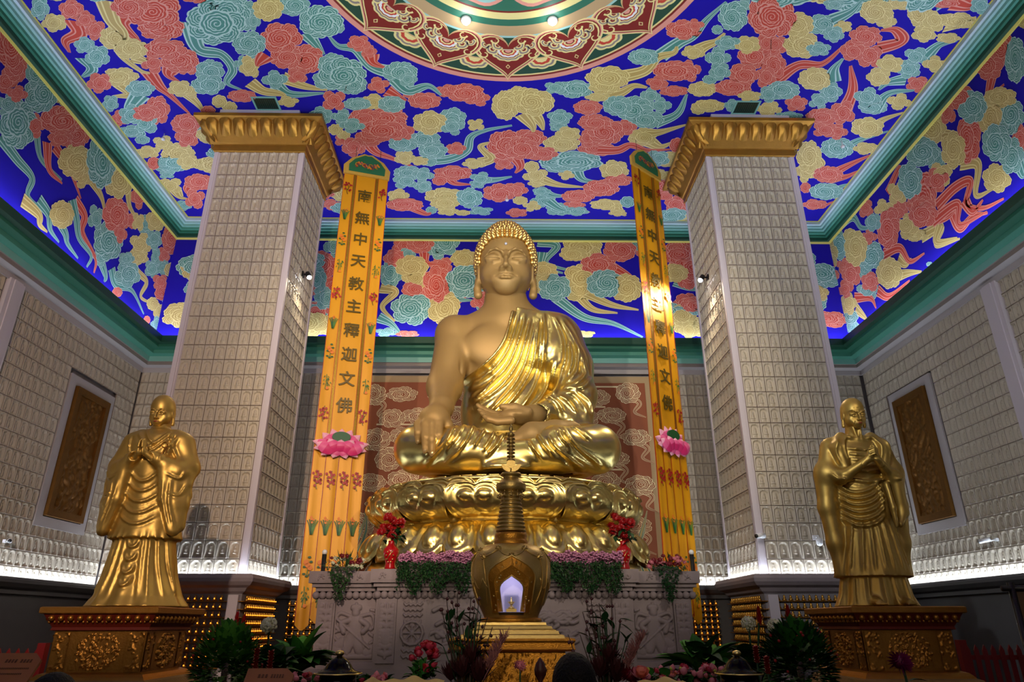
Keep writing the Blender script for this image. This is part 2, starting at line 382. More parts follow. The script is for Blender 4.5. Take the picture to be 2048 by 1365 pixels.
# wall ledge under the niche tiles, and its light strip
sweep('trim_4', [(0, z(.60)), (.10, z(.60)), (.10, z(.68)), (.20, z(.72)), (.29, z(.80)), (.30, z(.86)), (.27, z(.905)), (.22, z(.905)), (.22, z(.82)), (0, z(.82))], [M['dark_wall'], M['led']], [0]*9, ALL)
sweep('trim_5', [(.19, z(.823)), (.19, z(.845)), (.11, z(.845)), (.11, z(.823))], [M['led']], [0]*3, ALL)

# ------------------------------------------------------------------ painted mural: layered flat cloud shapes on the blue ground
CM = [M['blue'], M['red'], M['red_l'], M['teal'], M['teal_l'], M['yel'], M['yel_l'], M['brown'], M['cream'], M['green_d'], M['green_m'], M['red_d'], M['beige'], M['yline'], M['white'], M['t2'], M['taupe'], M['t3']]
CI = {'R': (1, 2), 'T': (3, 4), 'Y': (5, 6), 'C': (7, 8), 'B': (7, 8)}
class Mural:
    """flat painted shapes on a plane; coordinates are (s,t) on the plane in metres; every further shape lies a hair nearer"""
    def __init__(s, o, us, ut, nrm): s.o, s.us, s.ut, s.n = (np.array(v, float) for v in (o, us, ut, nrm)); s.mb = MB(); s.k = 0; s.flip = np.dot(np.cross(s.us, s.ut), s.n) < 0
    def P(s, st, k): st = np.asarray(st, float); return s.o+st[:, :1]*s.us+st[:, 1:2]*s.ut+s.n*(k*.0001+.002)
    def poly(s, st, mi, k):
        n = len(st); c = np.mean(st, 0, keepdims=True); f = [(n, i, (i+1) % n) for i in range(n)]
        if s.flip: f = [q[::-1] for q in f]
        s.mb.add(s.P(np.concatenate([st, c]), k), f, mi)
    def strip(s, st, w, mi, k):
        st = np.asarray(st, float); T = np.gradient(st, axis=0); T /= np.linalg.norm(T, axis=1, keepdims=True)+1e-9; N = np.stack([-T[:, 1], T[:, 0]], 1)*np.reshape(w, (-1, 1))
        V = np.concatenate([st+N, st-N]); n = len(st); f = [(i, n+i, n+i+1, i+1) for i in range(n-1)]
        if s.flip: f = [q[::-1] for q in f]
        s.mb.add(s.P(V, k), f, mi)
    def px(s, px, py):
        d = pix(px, py); o = s.o-np.array([0, 0, E]); t = (o@s.n)/(d@s.n); p = d*t-o; return np.array([p@s.us, p@s.ut])
    def lobe(s, c, A, r, rnd, col, k, line=False):
        b, l = CI[col]; n = 40; a = np.arange(n)*2*PI/n; sc_ = rnd.choice([7, 8, 9]); ph = rnd.random()*6
        rr = .87+.15*np.abs(np.sin(a*sc_/2+ph))**.6; U = np.stack([np.cos(a)*rr, np.sin(a)*rr], 1)
        def ring(q, tw): 
            R = np.array([[math.cos(tw), -math.sin(tw)], [math.sin(tw), math.cos(tw)]]); return c+(U*r*q)@R.T@A.T
        for j, (q, m) in enumerate(((1.06, l), (.93, b), (.79, l), (.71, b), (.58, l), (.50, b))): s.poly(ring(q, j*.12), m, k+j)
        t = np.linspace(0, 1, 16); th = ph+t*2*PI*1.6*rnd.choice([-1, 1]); sp = np.stack([np.cos(th), np.sin(th)], 1)*(.05+.33*t)[:, None]*r*1.15
        s.strip(c+sp@A.T, .032*r*np.linalg.norm(A[:, 0]), l, k+6); return k+7
    def cloud(s, cx, cy, rx, ry, col, seed, org=(0, 0, 1), raw=False):
        rnd = random.Random(seed)
        if raw: c = np.array([cx, cy]); A = np.diag([rx, ry]); big = 30
        else:
            ox, oy, q = org; X, Y = ox+cx/q, oy+cy/q; big = max(rx, ry)/q
            c = s.px(X, Y); A = np.stack([(s.px(X+rx/q, Y)-s.px(X-rx/q, Y))/2, (s.px(X, Y+ry/q)-s.px(X, Y-ry/q))/2], 1)
        k = (seed*13 % 17)*8
        if big < 14: s.lobe(c, A, 1.04, rnd, col, k); return
        n = rnd.choice([4, 5]) if big < 26 else rnd.choice([6, 7, 8]); a0 = rnd.random()*6
        for i in range(n):
            a = a0+i*2*PI/n; r = .42+.1*rnd.random(); d = 1-r*.85
            k = s.lobe(c+A@np.array([math.cos(a)*d, math.sin(a)*d]), A, r, rnd, col, k)
        s.lobe(c+A@np.array([rnd.uniform(-.12, .12), rnd.uniform(-.1, .1)]), A, .6, rnd, col, k)
    def ribbon(s, pts, col, w0, org=(0, 0, 1), seed=0, w1=.15, raw=False):
        b, l = CI[col]
        P = np.array(pts, float) if raw else np.array([s.px(org[0]+x/org[2], org[1]+y/org[2]) for x, y in pts])
        P = smooth_line(P, 9*len(pts)); t = np.linspace(0, 1, len(P)); w = w0*(1-(1-w1)*t); k = (seed*7 % 9)*9
        for j, (q, m) in enumerate(((1, l), (.8, b), (.5, l), (.32, b))): s.strip(P, w*q, m, k+j)
    def build(s, name, parent): return s.mb.build(name, CM, parent)

CEIL = Mural((0, 0, ZC), (1, 0, 0), (0, 1, 0), (0, 0, -1))
A_, B_, C_, D_ = (500, 0, 3.0324), (1024, 0, 3.0324), (0, 0, 2.666), (1536, 0, 2.666)
E_, F_, G_ = (0, 400, 3.412), (1536, 400, 3.412), (580, 400, 2.3814)
def paint(mu, org, txt, s0):
    """txt: colour letter followed by x,y,rx,ry groups"""
    k = s0
    for part in txt.split(';'):
        part = part.strip()
        if not part: continue
        col = part[0]
        for g in part[1:].split():
            x, y, a, b = (float(v) for v in g.split(',')); mu.cloud(x, y, a*1.06, b*1.06, col, k, org); k += 1
def tails(mu, org, txt, w):
    for i, part in enumerate(txt.split(';')):
        part = part.strip()
        if part: mu.ribbon([tuple(float(v) for v in g.split(',')) for g in part[1:].split()], part[0], w, org, i)
tails(CEIL, A_, 'T150,510 250,570 450,565;Y200,470 330,520 470,545;R730,330 750,380 820,410;T860,440 740,400 640,300 540,280 480,220;T340,200 400,270 450,330;T880,480 960,550 1080,520 1160,575;R830,550 890,580 950,608;T1040,975 1200,965 1310,915 1340,830 1430,790 1589,760;Y1400,985 1460,960 1400,890 1470,860;R1200,1060 1240,1110 1340,1120;T1380,1090 1480,1090 1589,1070;R940,1240 1060,1295 1100,1290;Y0,500 80,550 190,570 220,610;R700,840 760,920 860,960 1000,1015;R100,330 60,370 40,400', .20)
tails(CEIL, B_, 'Y120,680 170,740 190,790;Y60,690 120,760 130,800;Y640,470 800,430 880,350 980,320 1000,280;T900,340 1010,260 1100,215 1180,120 1300,10;Y1100,320 1170,280 1240,250 1290,200;T860,750 1000,690 1060,570;R520,910 640,910 720,880 820,910 970,905;Y820,810 900,800 1060,755;Y830,860 900,890 980,860;T380,1010 430,1090 560,1105;Y160,1080 280,1120 440,1135;T180,1160 250,1185 350,1190;R430,1190 380,1240 470,1290;Y620,1250 660,1290 690,1310;T220,1220 300,1270 420,1290;Y560,580 660,560 740,520 820,530;R20,950 50,1010 20,1050', .20)
tails(CEIL, C_, 'R390,110 420,180 350,220 370,280;Y560,0 600,110 650,180 640,280 740,370 800,390;R690,60 650,120 720,200 750,220;T450,310 490,370 440,410;Y640,450 690,505 600,515;T750,500 690,580 700,600;R790,380 850,460 910,510 1010,605;T1010,120 1060,260 1180,290 1240,370 1210,440 1290,480;Y960,470 1040,540 1090,600;R920,350 900,400 960,440;Y700,300 780,330 850,380;R1060,970 1000,1010 1040,1070;Y930,1010 960,1050 1000,1060;T700,690 750,710 690,730', .2)
tails(CEIL, D_, 'R40,430 160,350 290,340 415,235;T340,110 440,60 500,0;R580,260 710,220 680,160 600,160;T830,310 910,240 1010,215;T740,420 640,440 590,480;T560,590 640,500 780,480;T340,440 350,370 400,310;Y550,690 610,640 720,600;R400,600 450,480 440,350;T400,800 480,750 640,700;R350,920 450,870 560,820;R330,960 420,940 480,910;T330,1040 380,1000 430,980;R200,1080 280,1100 350,1075;Y950,130 1040,120 1110,90;R1000,10 1080,30 1130,0;Y240,850 280,880 230,900;T900,20 960,0 1000,-20', .2)
paint(CEIL, A_, 'Y110,50,85,70;T265,30,90,60 430,130,120,90 540,165,30,30;R190,230,115,85 220,350,90,60 330,360,110,80 290,455,60,45;T20,130,40,50 20,290,55,55;Y10,410,50,60;T150,480,70,50;R660,260,65,45 720,310,45,35;T500,390,80,60 560,450,130,90 620,510,80,55 480,480,90,60;T910,440,95,60 960,480,50,40;R780,515,60,45;R510,610,70,60;T650,630,75,35;Y750,620,70,45;T860,630,75,45;R700,710,90,45 820,720,120,55 880,700,60,45 800,790,120,60 920,800,70,50 720,840,80,45;T560,710,65,45 620,760,70,40;Y520,785,40,30 570,820,35,25;R560,850,45,35 630,890,65,55;T430,700,65,50;R960,570,30,20 1060,610,90,45 1190,550,60,35 1300,560,110,50 1380,600,70,40;Y1090,745,95,65;T1230,720,75,60 1230,770,65,45;Y1370,755,50,35;T930,870,80,45 1060,850,90,50 1110,910,80,45;R1250,900,55,35;T1095,980,35,25;Y940,955,60,40 1030,975,50,25;Y1360,990,65,30;R1550,880,100,80 1540,990,60,40;T960,1050,80,40 940,1100,70,40 1050,1060,60,40 1050,1130,50,35;R1230,1050,110,40 1150,1095,40,25;T1400,1080,60,35 1380,1115,45,25;Y1180,1190,110,45 1180,1230,80,35;T1330,1200,75,55;R1510,1170,90,50;Y900,1190,60,40;R940,1240,100,35 490,1240,60,30;Y1200,1280,60,25;T1100,1275,30,20 1400,1280,70,25;Y1290,1290,40,15 230,615,60,30', 11)
paint(CEIL, B_, 'Y-40,640,75,80 40,590,80,60 130,620,110,75 190,610,60,50;T260,530,60,35 380,540,110,48;Y580,470,120,65 560,525,85,40 520,590,70,25;T800,345,85,45;R1040,180,100,55 1110,150,50,35;T1340,100,80,80 1400,30,60,40 1245,180,30,25;R1530,90,90,110;Y1100,315,65,38;R990,430,120,55 1080,430,60,60 880,500,60,40 980,550,80,30;T1310,260,70,40 1250,350,70,60 1260,430,60,50 1200,480,40,25;Y1430,270,70,50;R1540,270,60,60 1470,340,90,70 1400,450,90,60 1340,530,100,45 1540,470,60,60;Y1155,540,80,42;T640,640,80,55 740,660,100,70 840,580,55,45 900,640,60,45 820,720,90,50;R460,650,80,40;T290,710,70,42 280,765,50,32;R500,740,90,45 570,800,100,70 680,770,70,45 470,840,60,50 510,900,100,45;Y340,810,70,40 300,870,100,45 240,890,50,35;Y790,830,80,50;R1000,880,40,40;Y1190,640,90,35 1130,660,40,30;T1340,640,50,35;Y1440,580,65,30;T1560,570,60,45;Y1540,660,60,35;R100,840,100,50 60,900,90,60 180,930,90,40 20,880,40,40;T360,980,170,55 300,1000,110,45;Y120,1010,40,30 140,1060,70,45 330,1060,45,28 150,1110,50,25;Y620,1030,80,55;T880,960,70,45;Y900,1060,60,30;R20,1150,70,40;R640,1090,80,35 540,1140,100,45 400,1190,90,35 380,1240,60,25;T180,1160,50,25;Y50,1215,40,22 120,1250,50,30;T190,1220,70,35 280,1270,70,35 390,1280,70,25;R30,1290,60,25;Y570,1240,90,30 640,1290,50,20;R930,1190,40,20 1000,1240,70,50;T700,1225,40,30', 211)
paint(CEIL, C_, 'T215,40,45,60;Y290,120,60,45;R380,50,60,50 450,100,50,40 510,160,50,50;R690,30,90,60 820,60,130,90 860,150,110,60;Y620,200,80,60 700,260,80,50;T450,240,50,40 520,300,60,55;Y640,410,90,45;R530,440,60,50;T750,470,70,40 590,550,40,40;R640,630,40,40;R880,260,110,50 960,320,90,60 820,340,60,45 1000,350,50,50;T1120,380,70,55 1110,450,80,50;T1150,120,140,110 1180,40,110,60 1290,80,80,80 1330,230,80,60;Y960,470,60,40 1020,490,40,30;R840,590,60,70 780,600,70,40;T700,610,60,50 780,660,60,50 700,700,60,30;R990,660,70,50 1000,730,60,50;T760,745,35,20;Y870,760,50,35 950,820,80,50 1000,860,50,40 790,810,60,30;T930,870,90,40 900,900,60,30;R1060,970,70,40 1040,1060,50,50;Y910,990,60,40;T980,1095,40,25 890,930,40,20;R820,870,30,30;Y1170,540,35,30 1225,575,35,30;R1110,590,35,25 1290,510,70,30;Y1330,350,50,50;T1290,340,40,40;Y300,-40,70,40;T520,-50,80,50;R1050,-40,90,50', 421)
paint(CEIL, D_, 'R30,90,110,100;Y160,130,75,60 180,240,90,65;T290,130,80,50 350,180,50,40 270,260,60,35;Y400,140,45,30;R40,240,60,50 30,350,60,70;T350,20,50,30;Y580,60,80,60 630,110,50,40 700,20,70,30;R520,190,80,50 450,270,60,50 545,300,65,60;Y810,60,60,80 890,110,60,50 830,180,60,40 1010,110,90,40;R960,15,90,25;T1130,30,50,40;Y650,340,65,45 590,410,60,45;T790,300,60,45 750,370,60,45;Y960,200,60,25;T530,520,65,50 560,570,70,35;R800,450,60,40;Y700,540,60,40 890,340,60,40;Y250,420,80,55;T330,490,60,50 270,540,50,40;R150,550,55,40;T80,480,80,45;Y530,680,80,50;R290,620,80,40 300,690,60,40 400,600,60,60 370,700,50,40;T370,790,80,50;Y520,790,60,30;R320,930,70,40;Y220,840,60,80 200,920,50,50;T310,1020,80,40;R200,1000,25,25 250,1090,60,25;Y20,580,50,35;T110,620,70,25;T700,-40,80,40;R350,-50,90,40', 621)

# the great medallion
MC = np.array([.09, 7.81]); RM = 4.0
def disc(mu, r, mi, k, n=96): a = np.arange(n)*2*PI/n; mu.poly(MC+np.stack([np.cos(a), np.sin(a)], 1)*r, mi, k)
for i, (r, mi) in enumerate(((4.0, 2), (3.88, 11), (3.83, 6), (3.79, 9), (2.78, 17), (2.73, 12), (2.48, 10), (2.32, 6), (2.16, 11), (2.12, 10))): disc(CEIL, r, mi, 150+i)
NH = 15
def fan(mu, c, R, r, mi, k, lob=5, span=PI*1.15, d=0.):
    a = np.linspace(-span/2, span/2, 26); rr = r*(1+.10*np.abs(np.sin((a/span+.5)*PI*lob)))
    st = np.concatenate([np.stack([np.sin(a)*rr, np.cos(a)*rr*.8], 1), [[0, -.12*r]]]); mu.poly(np.array(c)+(st+[0, d])@R.T, mi, k)
for i in range(NH):
    a = PI/2+i*2*PI/NH; er = np.array([math.cos(a), math.sin(a)]); et = np.array([-er[1], er[0]]); Rm = np.stack([et, er], 1)
    def put(st, mi, k, q=1.): CEIL.poly(MC+(np.asarray(st, float)*q)@Rm.T, mi, k)
    t = np.linspace(0, 2*PI, 44, endpoint=False)
    # heart opening to the centre, point outwards
    hx = .70*np.sin(t)**3*1.02; hy = .42*(-.85*np.cos(t)*1.15+.42*np.cos(2*t)+.16*np.cos(3*t)+.05*np.cos(4*t)); H = np.stack([hx*.98, hy*1.32], 1)
    for j, (q, mi) in enumerate(((1.06, 6), (1.01, 2), (.97, 11), (.93, 6), (.88, 11))): CEIL.poly(MC+er*3.20+(H*q)@Rm.T, mi, 165+j+(i % 3)*5)
    # little scalloped palmette between two hearts
    a2 = a+PI/NH; e2 = np.array([math.cos(a2), math.sin(a2)]); R2 = np.stack([np.array([-e2[1], e2[0]]), e2], 1)
    for j, (q, mi) in enumerate(((.34, 6), (.29, 16), (.24, 6), (.19, 1), (.12, 6))): fan(CEIL, MC+e2*3.40, R2, q, mi, 160+j, 5)
    fan(CEIL, MC+e2*2.98, R2, .20, 6, 160, 3); fan(CEIL, MC+e2*2.98, R2, .16, 11, 161, 3)
    # flower inside the heart
    for j, (q, mi, lb) in enumerate(((.34, 6, 7), (.30, 16, 7), (.26, 6, 7), (.235, 11, 7), (.21, 14, 7), (.16, 1, 5), (.125, 6, 5), (.09, 11, 3), (.06, 2, 3))): fan(CEIL, MC+er*3.12, Rm, q, mi, 186+j, lb)
    for sgn in (-1, 1):
        for (dx, dy, q) in ((.33, -.02, .15), (.22, -.12, .13), (.47, -.14, .11)):
            for j, (f, mi) in enumerate(((1, 6), (.78, 16), (.5, 6), (.3, 11))): fan(CEIL, MC+er*(3.1+dy)+et*sgn*dx, Rm@np.array(rot('Z', sgn*-.9))[:2, :2], q*f, mi, 200+j, 3, PI*1.3)
        for (r0, dx, dy) in ((.10, .50, .12), (.09, .26, -.26)):
            th = np.linspace(0, 4.6, 14); CEIL.strip(MC+er*(3.1+dy)+(np.stack([sgn*(dx+np.cos(th)*r0*(1-th/7)), np.sin(th)*r0*(1-th/7)], 1))@Rm.T, .022, 6, 206)
            CEIL.strip(MC+er*(3.1+dy)+(np.stack([sgn*(dx+np.cos(th)*r0*.6*(1-th/7)), np.sin(th)*r0*.6*(1-th/7)], 1))@Rm.T, .016, 11, 207)
    put([(0, 3.62), (-.05, 3.56), (0, 3.49), (.05, 3.56)], 6, 206); put([(0, 3.60), (-.03, 3.56), (0, 3.52), (.03, 3.56)], 11, 207)
# petals of the inner rose
for i in range(8):
    a = PI/2+(i+.5)*2*PI/8; er = np.array([math.cos(a), math.sin(a)]); Rm = np.stack([np.array([-er[1], er[0]]), er], 1); t = np.linspace(0, 2*PI, 40, endpoint=False)
    for j, (q, mi) in enumerate(((1.1, 2), (1.0, 6 if i % 2 else 17), (.88, 5 if i % 2 else 15), (.76, 12 if i % 2 else 3), (.6, 16 if i % 2 else 10))):
        CEIL.poly(MC+er*1.25+np.stack([np.sin(t)*.66*q, np.cos(t)*.86*q*(1-.18*np.cos(t)**8)], 1)@Rm.T, mi, 165+j)
ceiling = structure(MB().box((XL+.3, YF, ZC), (XR-.3, YB-.3, ZC+.05)).build('ceiling', M['blue']))

# coves
CL = Mural((XL+.34, 0, 0), (0, 1, 0), (0, 0, 1), (1, 0, 0)); CR = Mural((XR-.34, 0, 0), (0, 1, 0), (0, 0, 1), (-1, 0, 0)); CB = Mural((0, YB-.34, 0), (1, 0, 0), (0, 0, 1), (0, -1, 0))
tails(CL, E_, 'Y900,370 930,480 1000,560 960,660 1040,710;T260,0 330,100 340,200 400,290;T490,0 520,130 540,260 620,380 590,460;R510,0 575,110 560,220 650,400 640,500;T690,420 720,520 710,560;Y150,0 260,100 270,170 320,220;T360,80 440,220 460,300 530,400;T760,470 790,580 900,620 980,780;T1180,700 1230,780 1230,800', .16)
tails(CL, C_, 'T130,540 190,700 220,850 330,960;R250,760 260,900 330,980;R290,780 370,900 430,1060;T0,730 90,850 170,950 150,1050 270,1150;Y480,950 540,1050 560,1150;Y680,1000 690,1100 740,1180', .16)
paint(CL, E_, 'Y420,100,75,85;T650,120,50,80 740,280,90,120 690,390,50,60 860,400,50,40 870,510,80,80;R790,100,80,110 880,140,50,60 820,230,40,60;Y940,150,40,60 960,300,70,70 940,390,70,50;T990,170,50,60 1050,270,50,60 1060,380,30,60 1040,470,50,60 1110,460,50,50;Y1060,140,60,70;R1170,270,60,90 1120,370,40,50;T1270,300,60,40 1250,410,50,40;Y1170,480,45,45 1250,490,40,40 1260,560,40,50;R1090,560,50,50 1190,590,50,40 1100,640,40,40;T1190,660,40,25 1160,710,50,50 1235,650,30,40;Y1040,710,35,40 1085,770,35,60;R1140,810,35,30 1190,830,40,40;T1070,850,40,50;R800,630,30,30;Y1160,910,60,20;R1000,820,20,25', 821)
paint(CL, C_, 'R60,240,70,110 90,360,60,70 30,430,60,60 90,500,50,40;T190,380,50,80 220,500,80,90 40,560,60,60 100,660,90,120 170,300,40,50;R330,640,100,70 400,720,70,70 190,670,50,60 320,740,60,40;Y400,860,80,80 440,950,50,50 330,500,40,60;T540,860,70,130;Y630,960,70,90;R740,1050,40,60 20,190,40,50', 911)
tails(CR, F_, 'Y1050,250 1180,190 1150,310 1310,265;T480,190 580,120 640,190 740,180;R790,370 900,330 970,420 1070,365;Y880,520 960,500 1050,490;Y600,740 650,790 680,820;R750,620 830,660 970,550;R590,670 700,670 740,740;Y890,400 940,440 980,400;R1130,140 1240,100 1300,10;R1250,60 1310,190 1400,110 1500,90;R1340,0 1400,80 1470,0', .16)
tails(CR, D_, 'R1200,380 1180,520 1260,450;R900,1100 1000,1000 1080,970 1060,1090 1150,1110 1260,1060;R880,1180 1010,1090 1020,1200 1170,1130;Y1030,870 1120,880 1110,1040 1200,1010;Y900,720 990,730 1020,800;R640,1030 700,900 710,960;T1330,850 1360,930 1365,930;Y920,1200 900,1290 1010,1270', .16)
paint(CR, F_, 'R670,60,50,60 820,200,70,120 850,90,70,70 910,50,50,50 1060,100,90,80 1040,30,90,50;Y790,60,60,60 950,180,70,80 1010,240,80,40;Y600,330,70,110 560,240,40,40;R690,250,50,50;T490,310,60,90 720,150,50,60;Y400,380,70,100;T700,380,80,90 660,480,50,60;Y830,500,80,95;R700,560,60,60 570,510,60,80 520,450,50,50 410,500,70,70 420,580,50,40 530,610,50,60;T680,620,70,60;Y450,640,50,40 460,720,50,50 550,710,50,70;T565,800,45,40 570,870,45,50;Y470,930,40,25;T1105,440,20,15;Y850,650,20,15', 961)
paint(CR, D_, 'R1240,260,70,80 1180,350,70,70 1020,520,80,60 960,600,40,60;T1320,320,50,110 1090,570,70,80;Y1240,520,80,50 1180,620,60,100;T1290,620,70,90 1220,760,70,90 1300,830,60,90;R1070,740,60,120 1345,740,40,70;Y870,680,70,80 990,800,60,90 920,930,60,60;T820,810,80,70 900,850,50,60 760,960,60,90;R900,960,60,60 820,1060,70,130;Y1220,950,70,70 1350,100,50,50;Y690,1030,50,60', 1041)
tails(CB, G_, 'T1180,200 1270,220 1220,300 1370,345;T1200,250 1200,320 1300,350;Y1400,440 1530,500 1660,525;T1270,470 1400,560 1540,590 1680,655;R1520,310 1620,370 1690,450;T1830,390 1900,420 1970,430;Y430,420 500,440 440,510 500,580;R760,440 830,450 800,500;T420,560 480,590 530,640;T80,600 200,590 260,640;R640,250 650,300 720,310;T860,420 800,470 870,480;T1330,360 1400,330 1480,350;Y1360,440 1440,520 1560,540', .17)
paint(CB, G_, 'T210,220,45,50;R540,220,50,40 620,210,60,40;T740,200,60,60 700,240,50,40;Y830,280,60,40 580,320,70,50 600,370,60,50;R500,280,50,40 720,310,50,40 700,400,60,80 600,430,60,40;T560,260,35,30 480,350,50,60 840,390,90,70 580,520,90,70;Y730,510,70,80;R150,310,70,60 200,410,50,40;T130,380,40,60 170,470,50,50 120,620,60,20 460,630,50,20;R560,640,50,15;Y1210,340,60,40 1190,400,50,40 1390,230,90,50 1350,260,60,30;R1570,240,70,50 1470,310,80,50 1680,230,40,40;T1500,400,80,60 1260,420,70,60 1640,215,50,30;Y1390,370,80,60 1380,430,70,50 1600,420,70,60;R1860,230,60,60 1880,300,50,40 1890,500,60,50;Y1830,350,60,40 1900,620,40,40 1400,640,50,15;T930,470,50,60;R960,440,60,60 900,480,40,40', 1121)
# extra clouds on the stretches of mural that pillars and statue hide from the photo's viewpoint
rf = random.Random(4)
for i in range(46):
    sx = rf.choice([-1, 1]); CX = X0+sx*rf.uniform(4.2, 7.6); CEIL.cloud(CX, rf.uniform(13.4, 17.2), rf.uniform(.3, .6), rf.uniform(.25, .4), rf.choice('RTY'), 2000+i, raw=True)
for i in range(60):
    sx = rf.choice([-1, 1]); CX = X0+sx*rf.uniform(4.6, 9.4); CB.cloud(CX, E+rf.uniform(7.7, 10.3), rf.uniform(.35, .6), rf.uniform(.25, .4), rf.choice('RTY'), 2100+i, raw=True)

for i in range(150):
    c = (X0+rf.uniform(-9, 9), rf.uniform(-3, 9.6))
    if np.hypot(c[0]-MC[0], c[1]-MC[1]) > 4.7: CEIL.cloud(c[0], c[1], rf.uniform(.4, .75), rf.uniform(.35, .6), rf.choice('RTY'), 2300+i, raw=True)
for mu in (CL, CR):
    for i in range(60): mu.cloud(rf.uniform(-2, 8.6), E+rf.uniform(7.9, 10.2), rf.uniform(.4, .7), rf.uniform(.3, .5), rf.choice('RTY'), 2500+i, raw=True)
CEIL.build('cloud_mural', ceiling)
for nm, mu, c in (('left', CL, ((XL+.24, YF, z(7.16)), (XL+.34, YB-.3, z(10.66)))), ('right', CR, ((XR-.34, YF, z(7.16)), (XR-.24, YB-.3, z(10.66)))), ('back', CB, ((XL+.3, YB-.34, z(7.16)), (XR-.3, YB-.24, z(10.66))))):
    w = structure(MB().box(*c).build('trim_cove_'+nm, M['blue'])); mu.build('cloud_mural', w)
# ------------------------------------------------------------------ wall of small niches, each with a seated figure in relief
def niche_height(nu, nv, seed=0):
    u = np.concatenate([[-1], np.linspace(-.955, .955, nu-2), [1]])[:, None]; v = np.concatenate([[0], np.linspace(.018, .982, nv-2), [1]])[None, :]
    sm = lambda d, w: np.clip(.5-d/w, 0, 1)
    wid = np.where(v > .60, .70*np.clip(1-(np.clip(v-.60, 0, 1)/.28)**3, 0, 1)**.5, .70)
    d = np.maximum(np.abs(u)-wid, np.maximum(.09-v, v-.88)*1.5)
    H = np.where((np.abs(u) > .96)|(np.abs(v-.5) > .485), -.012, .006)+0*u*v
    H = H+.008*np.exp(-((d-.10)/.06)**2)-.026*sm(d, .03)
    q = np.minimum(np.hypot(u/.15, (v-.66)/.085), np.minimum(np.hypot(u/.26, (v-.47)/.15), np.hypot(u/.46, (v-.31)/.075)))
    H = np.maximum(H, np.where(q < 1, -.020+.026*np.sqrt(np.clip(1-q**2, 0, 1)), -1)); base = np.hypot(u/.42, (v-.18)/.055)
    H = np.maximum(H, np.where(base < 1, -.020+.018*np.sqrt(np.clip(1-base**2, 0, 1)), -1))
    return H*1.6
def niche_field(name, o, us, ut, nrm, ncol, nrow, tw, th, mats, parent, nu=12, nv=15, skip=None, cut=None, lean=.0):
    """ncol x nrow tiles from corner o; skip(col,row) leaves tiles out"""
    o, us, ut, nrm = (np.array(t, float) for t in (o, us, ut, nrm)); H = niche_height(nu, nv)
    s_ = (np.concatenate([[-1], np.linspace(-.955, .955, nu-2), [1]])*.5+.5)[:, None]*tw; t_ = np.concatenate([[0], np.linspace(.018, .982, nv-2), [1]])[None, :]*th
    cells = np.array([(i, j) for i in range(ncol) for j in range(nrow) if skip is None or not skip(i, j)], float)
    rnd = np.random.RandomState(len(cells)); q = .85+.3*rnd.rand(len(cells)); off = .004*rnd.rand(len(cells))
    S = cells[:, 0][:, None, None]*tw+s_[None]; T = cells[:, 1][:, None, None]*th+t_[None]; Z_ = H[None]*q[:, None, None]+off[:, None, None]
    V = (o+S[..., None]*us+T[..., None]*ut+Z_[..., None]*nrm).reshape(-1, 3)
    g = np.arange(nu*nv).reshape(nu, nv); F = np.stack([g[:-1, :-1], g[1:, :-1], g[1:, 1:], g[:-1, 1:]], -1).reshape(-1, 4)
    if np.dot(np.cross(us, ut), nrm) < 0: F = F[:, ::-1]
    F = (F[None]+(np.arange(len(cells))*nu*nv)[:, None, None]).reshape(-1, 4)
    e_ = np.zeros((nu-1, nv-1), int); e_[0] = e_[-1] = 1; e_[:, 0] = e_[:, -1] = 1
    return quads(name, V, F, [mats, M['grout']], parent, np.tile(e_.ravel(), len(cells)))

TZ0, TH = E+.815, .3225
NR = 18; thw = (E+6.55-TZ0)/NR; tww = .2255
# gilded relief panels hang on the side walls, flush with a pale frame
PANEL = {'left': (13.15, 15.75, E+2.05, E+4.65), 'right': (12.6, 14.7, E+2.0, E+4.7)}
pl = [atx(150, 772, XL+.05), atx(215, 805, XL+.05), atx(165, 1048, XL+.05), atx(93, 1033, XL+.05)]
pr = [atx(1791, 803, XR-.05), atx(1852, 770, XR-.05), atx(1905, 1033, XR-.05), atx(1838, 1050, XR-.05)]
PL = (np.mean([pl[0][1], pl[3][1]]), np.mean([pl[1][1], pl[2][1]]), np.mean([pl[2][2], pl[3][2]]), np.mean([pl[0][2], pl[1][2]]))
PR = (np.mean([pr[1][1], pr[2][1]]), np.mean([pr[0][1], pr[3][1]]), np.mean([pr[2][2], pr[3][2]]), np.mean([pr[0][2], pr[1][2]]))
def side_wall(wall, x, nx, pan, pil):
    y0 = 6.2; nc = int((YB-y0)/tww)
    sk = lambda i, j: (pan[0]-.30 < y0+(i+.5)*tww < pan[1]+.30 and pan[2]-.3 < TZ0+(j+.5)*thw < pan[3]+.24) or abs(y0+(i+.5)*tww-pil) < .2
    niche_field('niche_tiles', (x, y0, TZ0), (0, 1, 0), (0, 0, 1), (nx, 0, 0), nc, NR, tww, thw, M['tile'], wall, 14, 18, sk)
    mb = MB(); a, b = sorted((x-nx*.02, x+nx*.03)); c, d = sorted((x-nx*.02, x+nx*.09))
    for (q0, q1, r0, r1) in ((pan[0]-.26, pan[0]-.02, pan[2]-.24, pan[3]+.24), (pan[1]+.02, pan[1]+.26, pan[2]-.24, pan[3]+.24), (pan[0]-.02, pan[1]+.02, pan[2]-.24, pan[2]-.02), (pan[0]-.02, pan[1]+.02, pan[3]+.02, pan[3]+.24)):
        mb.box((a, q0, r0), (b, q1, r1))
    mb.build('panel_surround', M['pale'], wall)
    p = MB()
    for dy, w in ((0, .22), (.05, .12)): p.box((c-(.0 if nx > 0 else dy*.5), pil-w, TZ0), (d+(dy*.5 if nx > 0 else 0), pil+w, E+6.56))
    p.build('pilaster', M['trim'], wall)
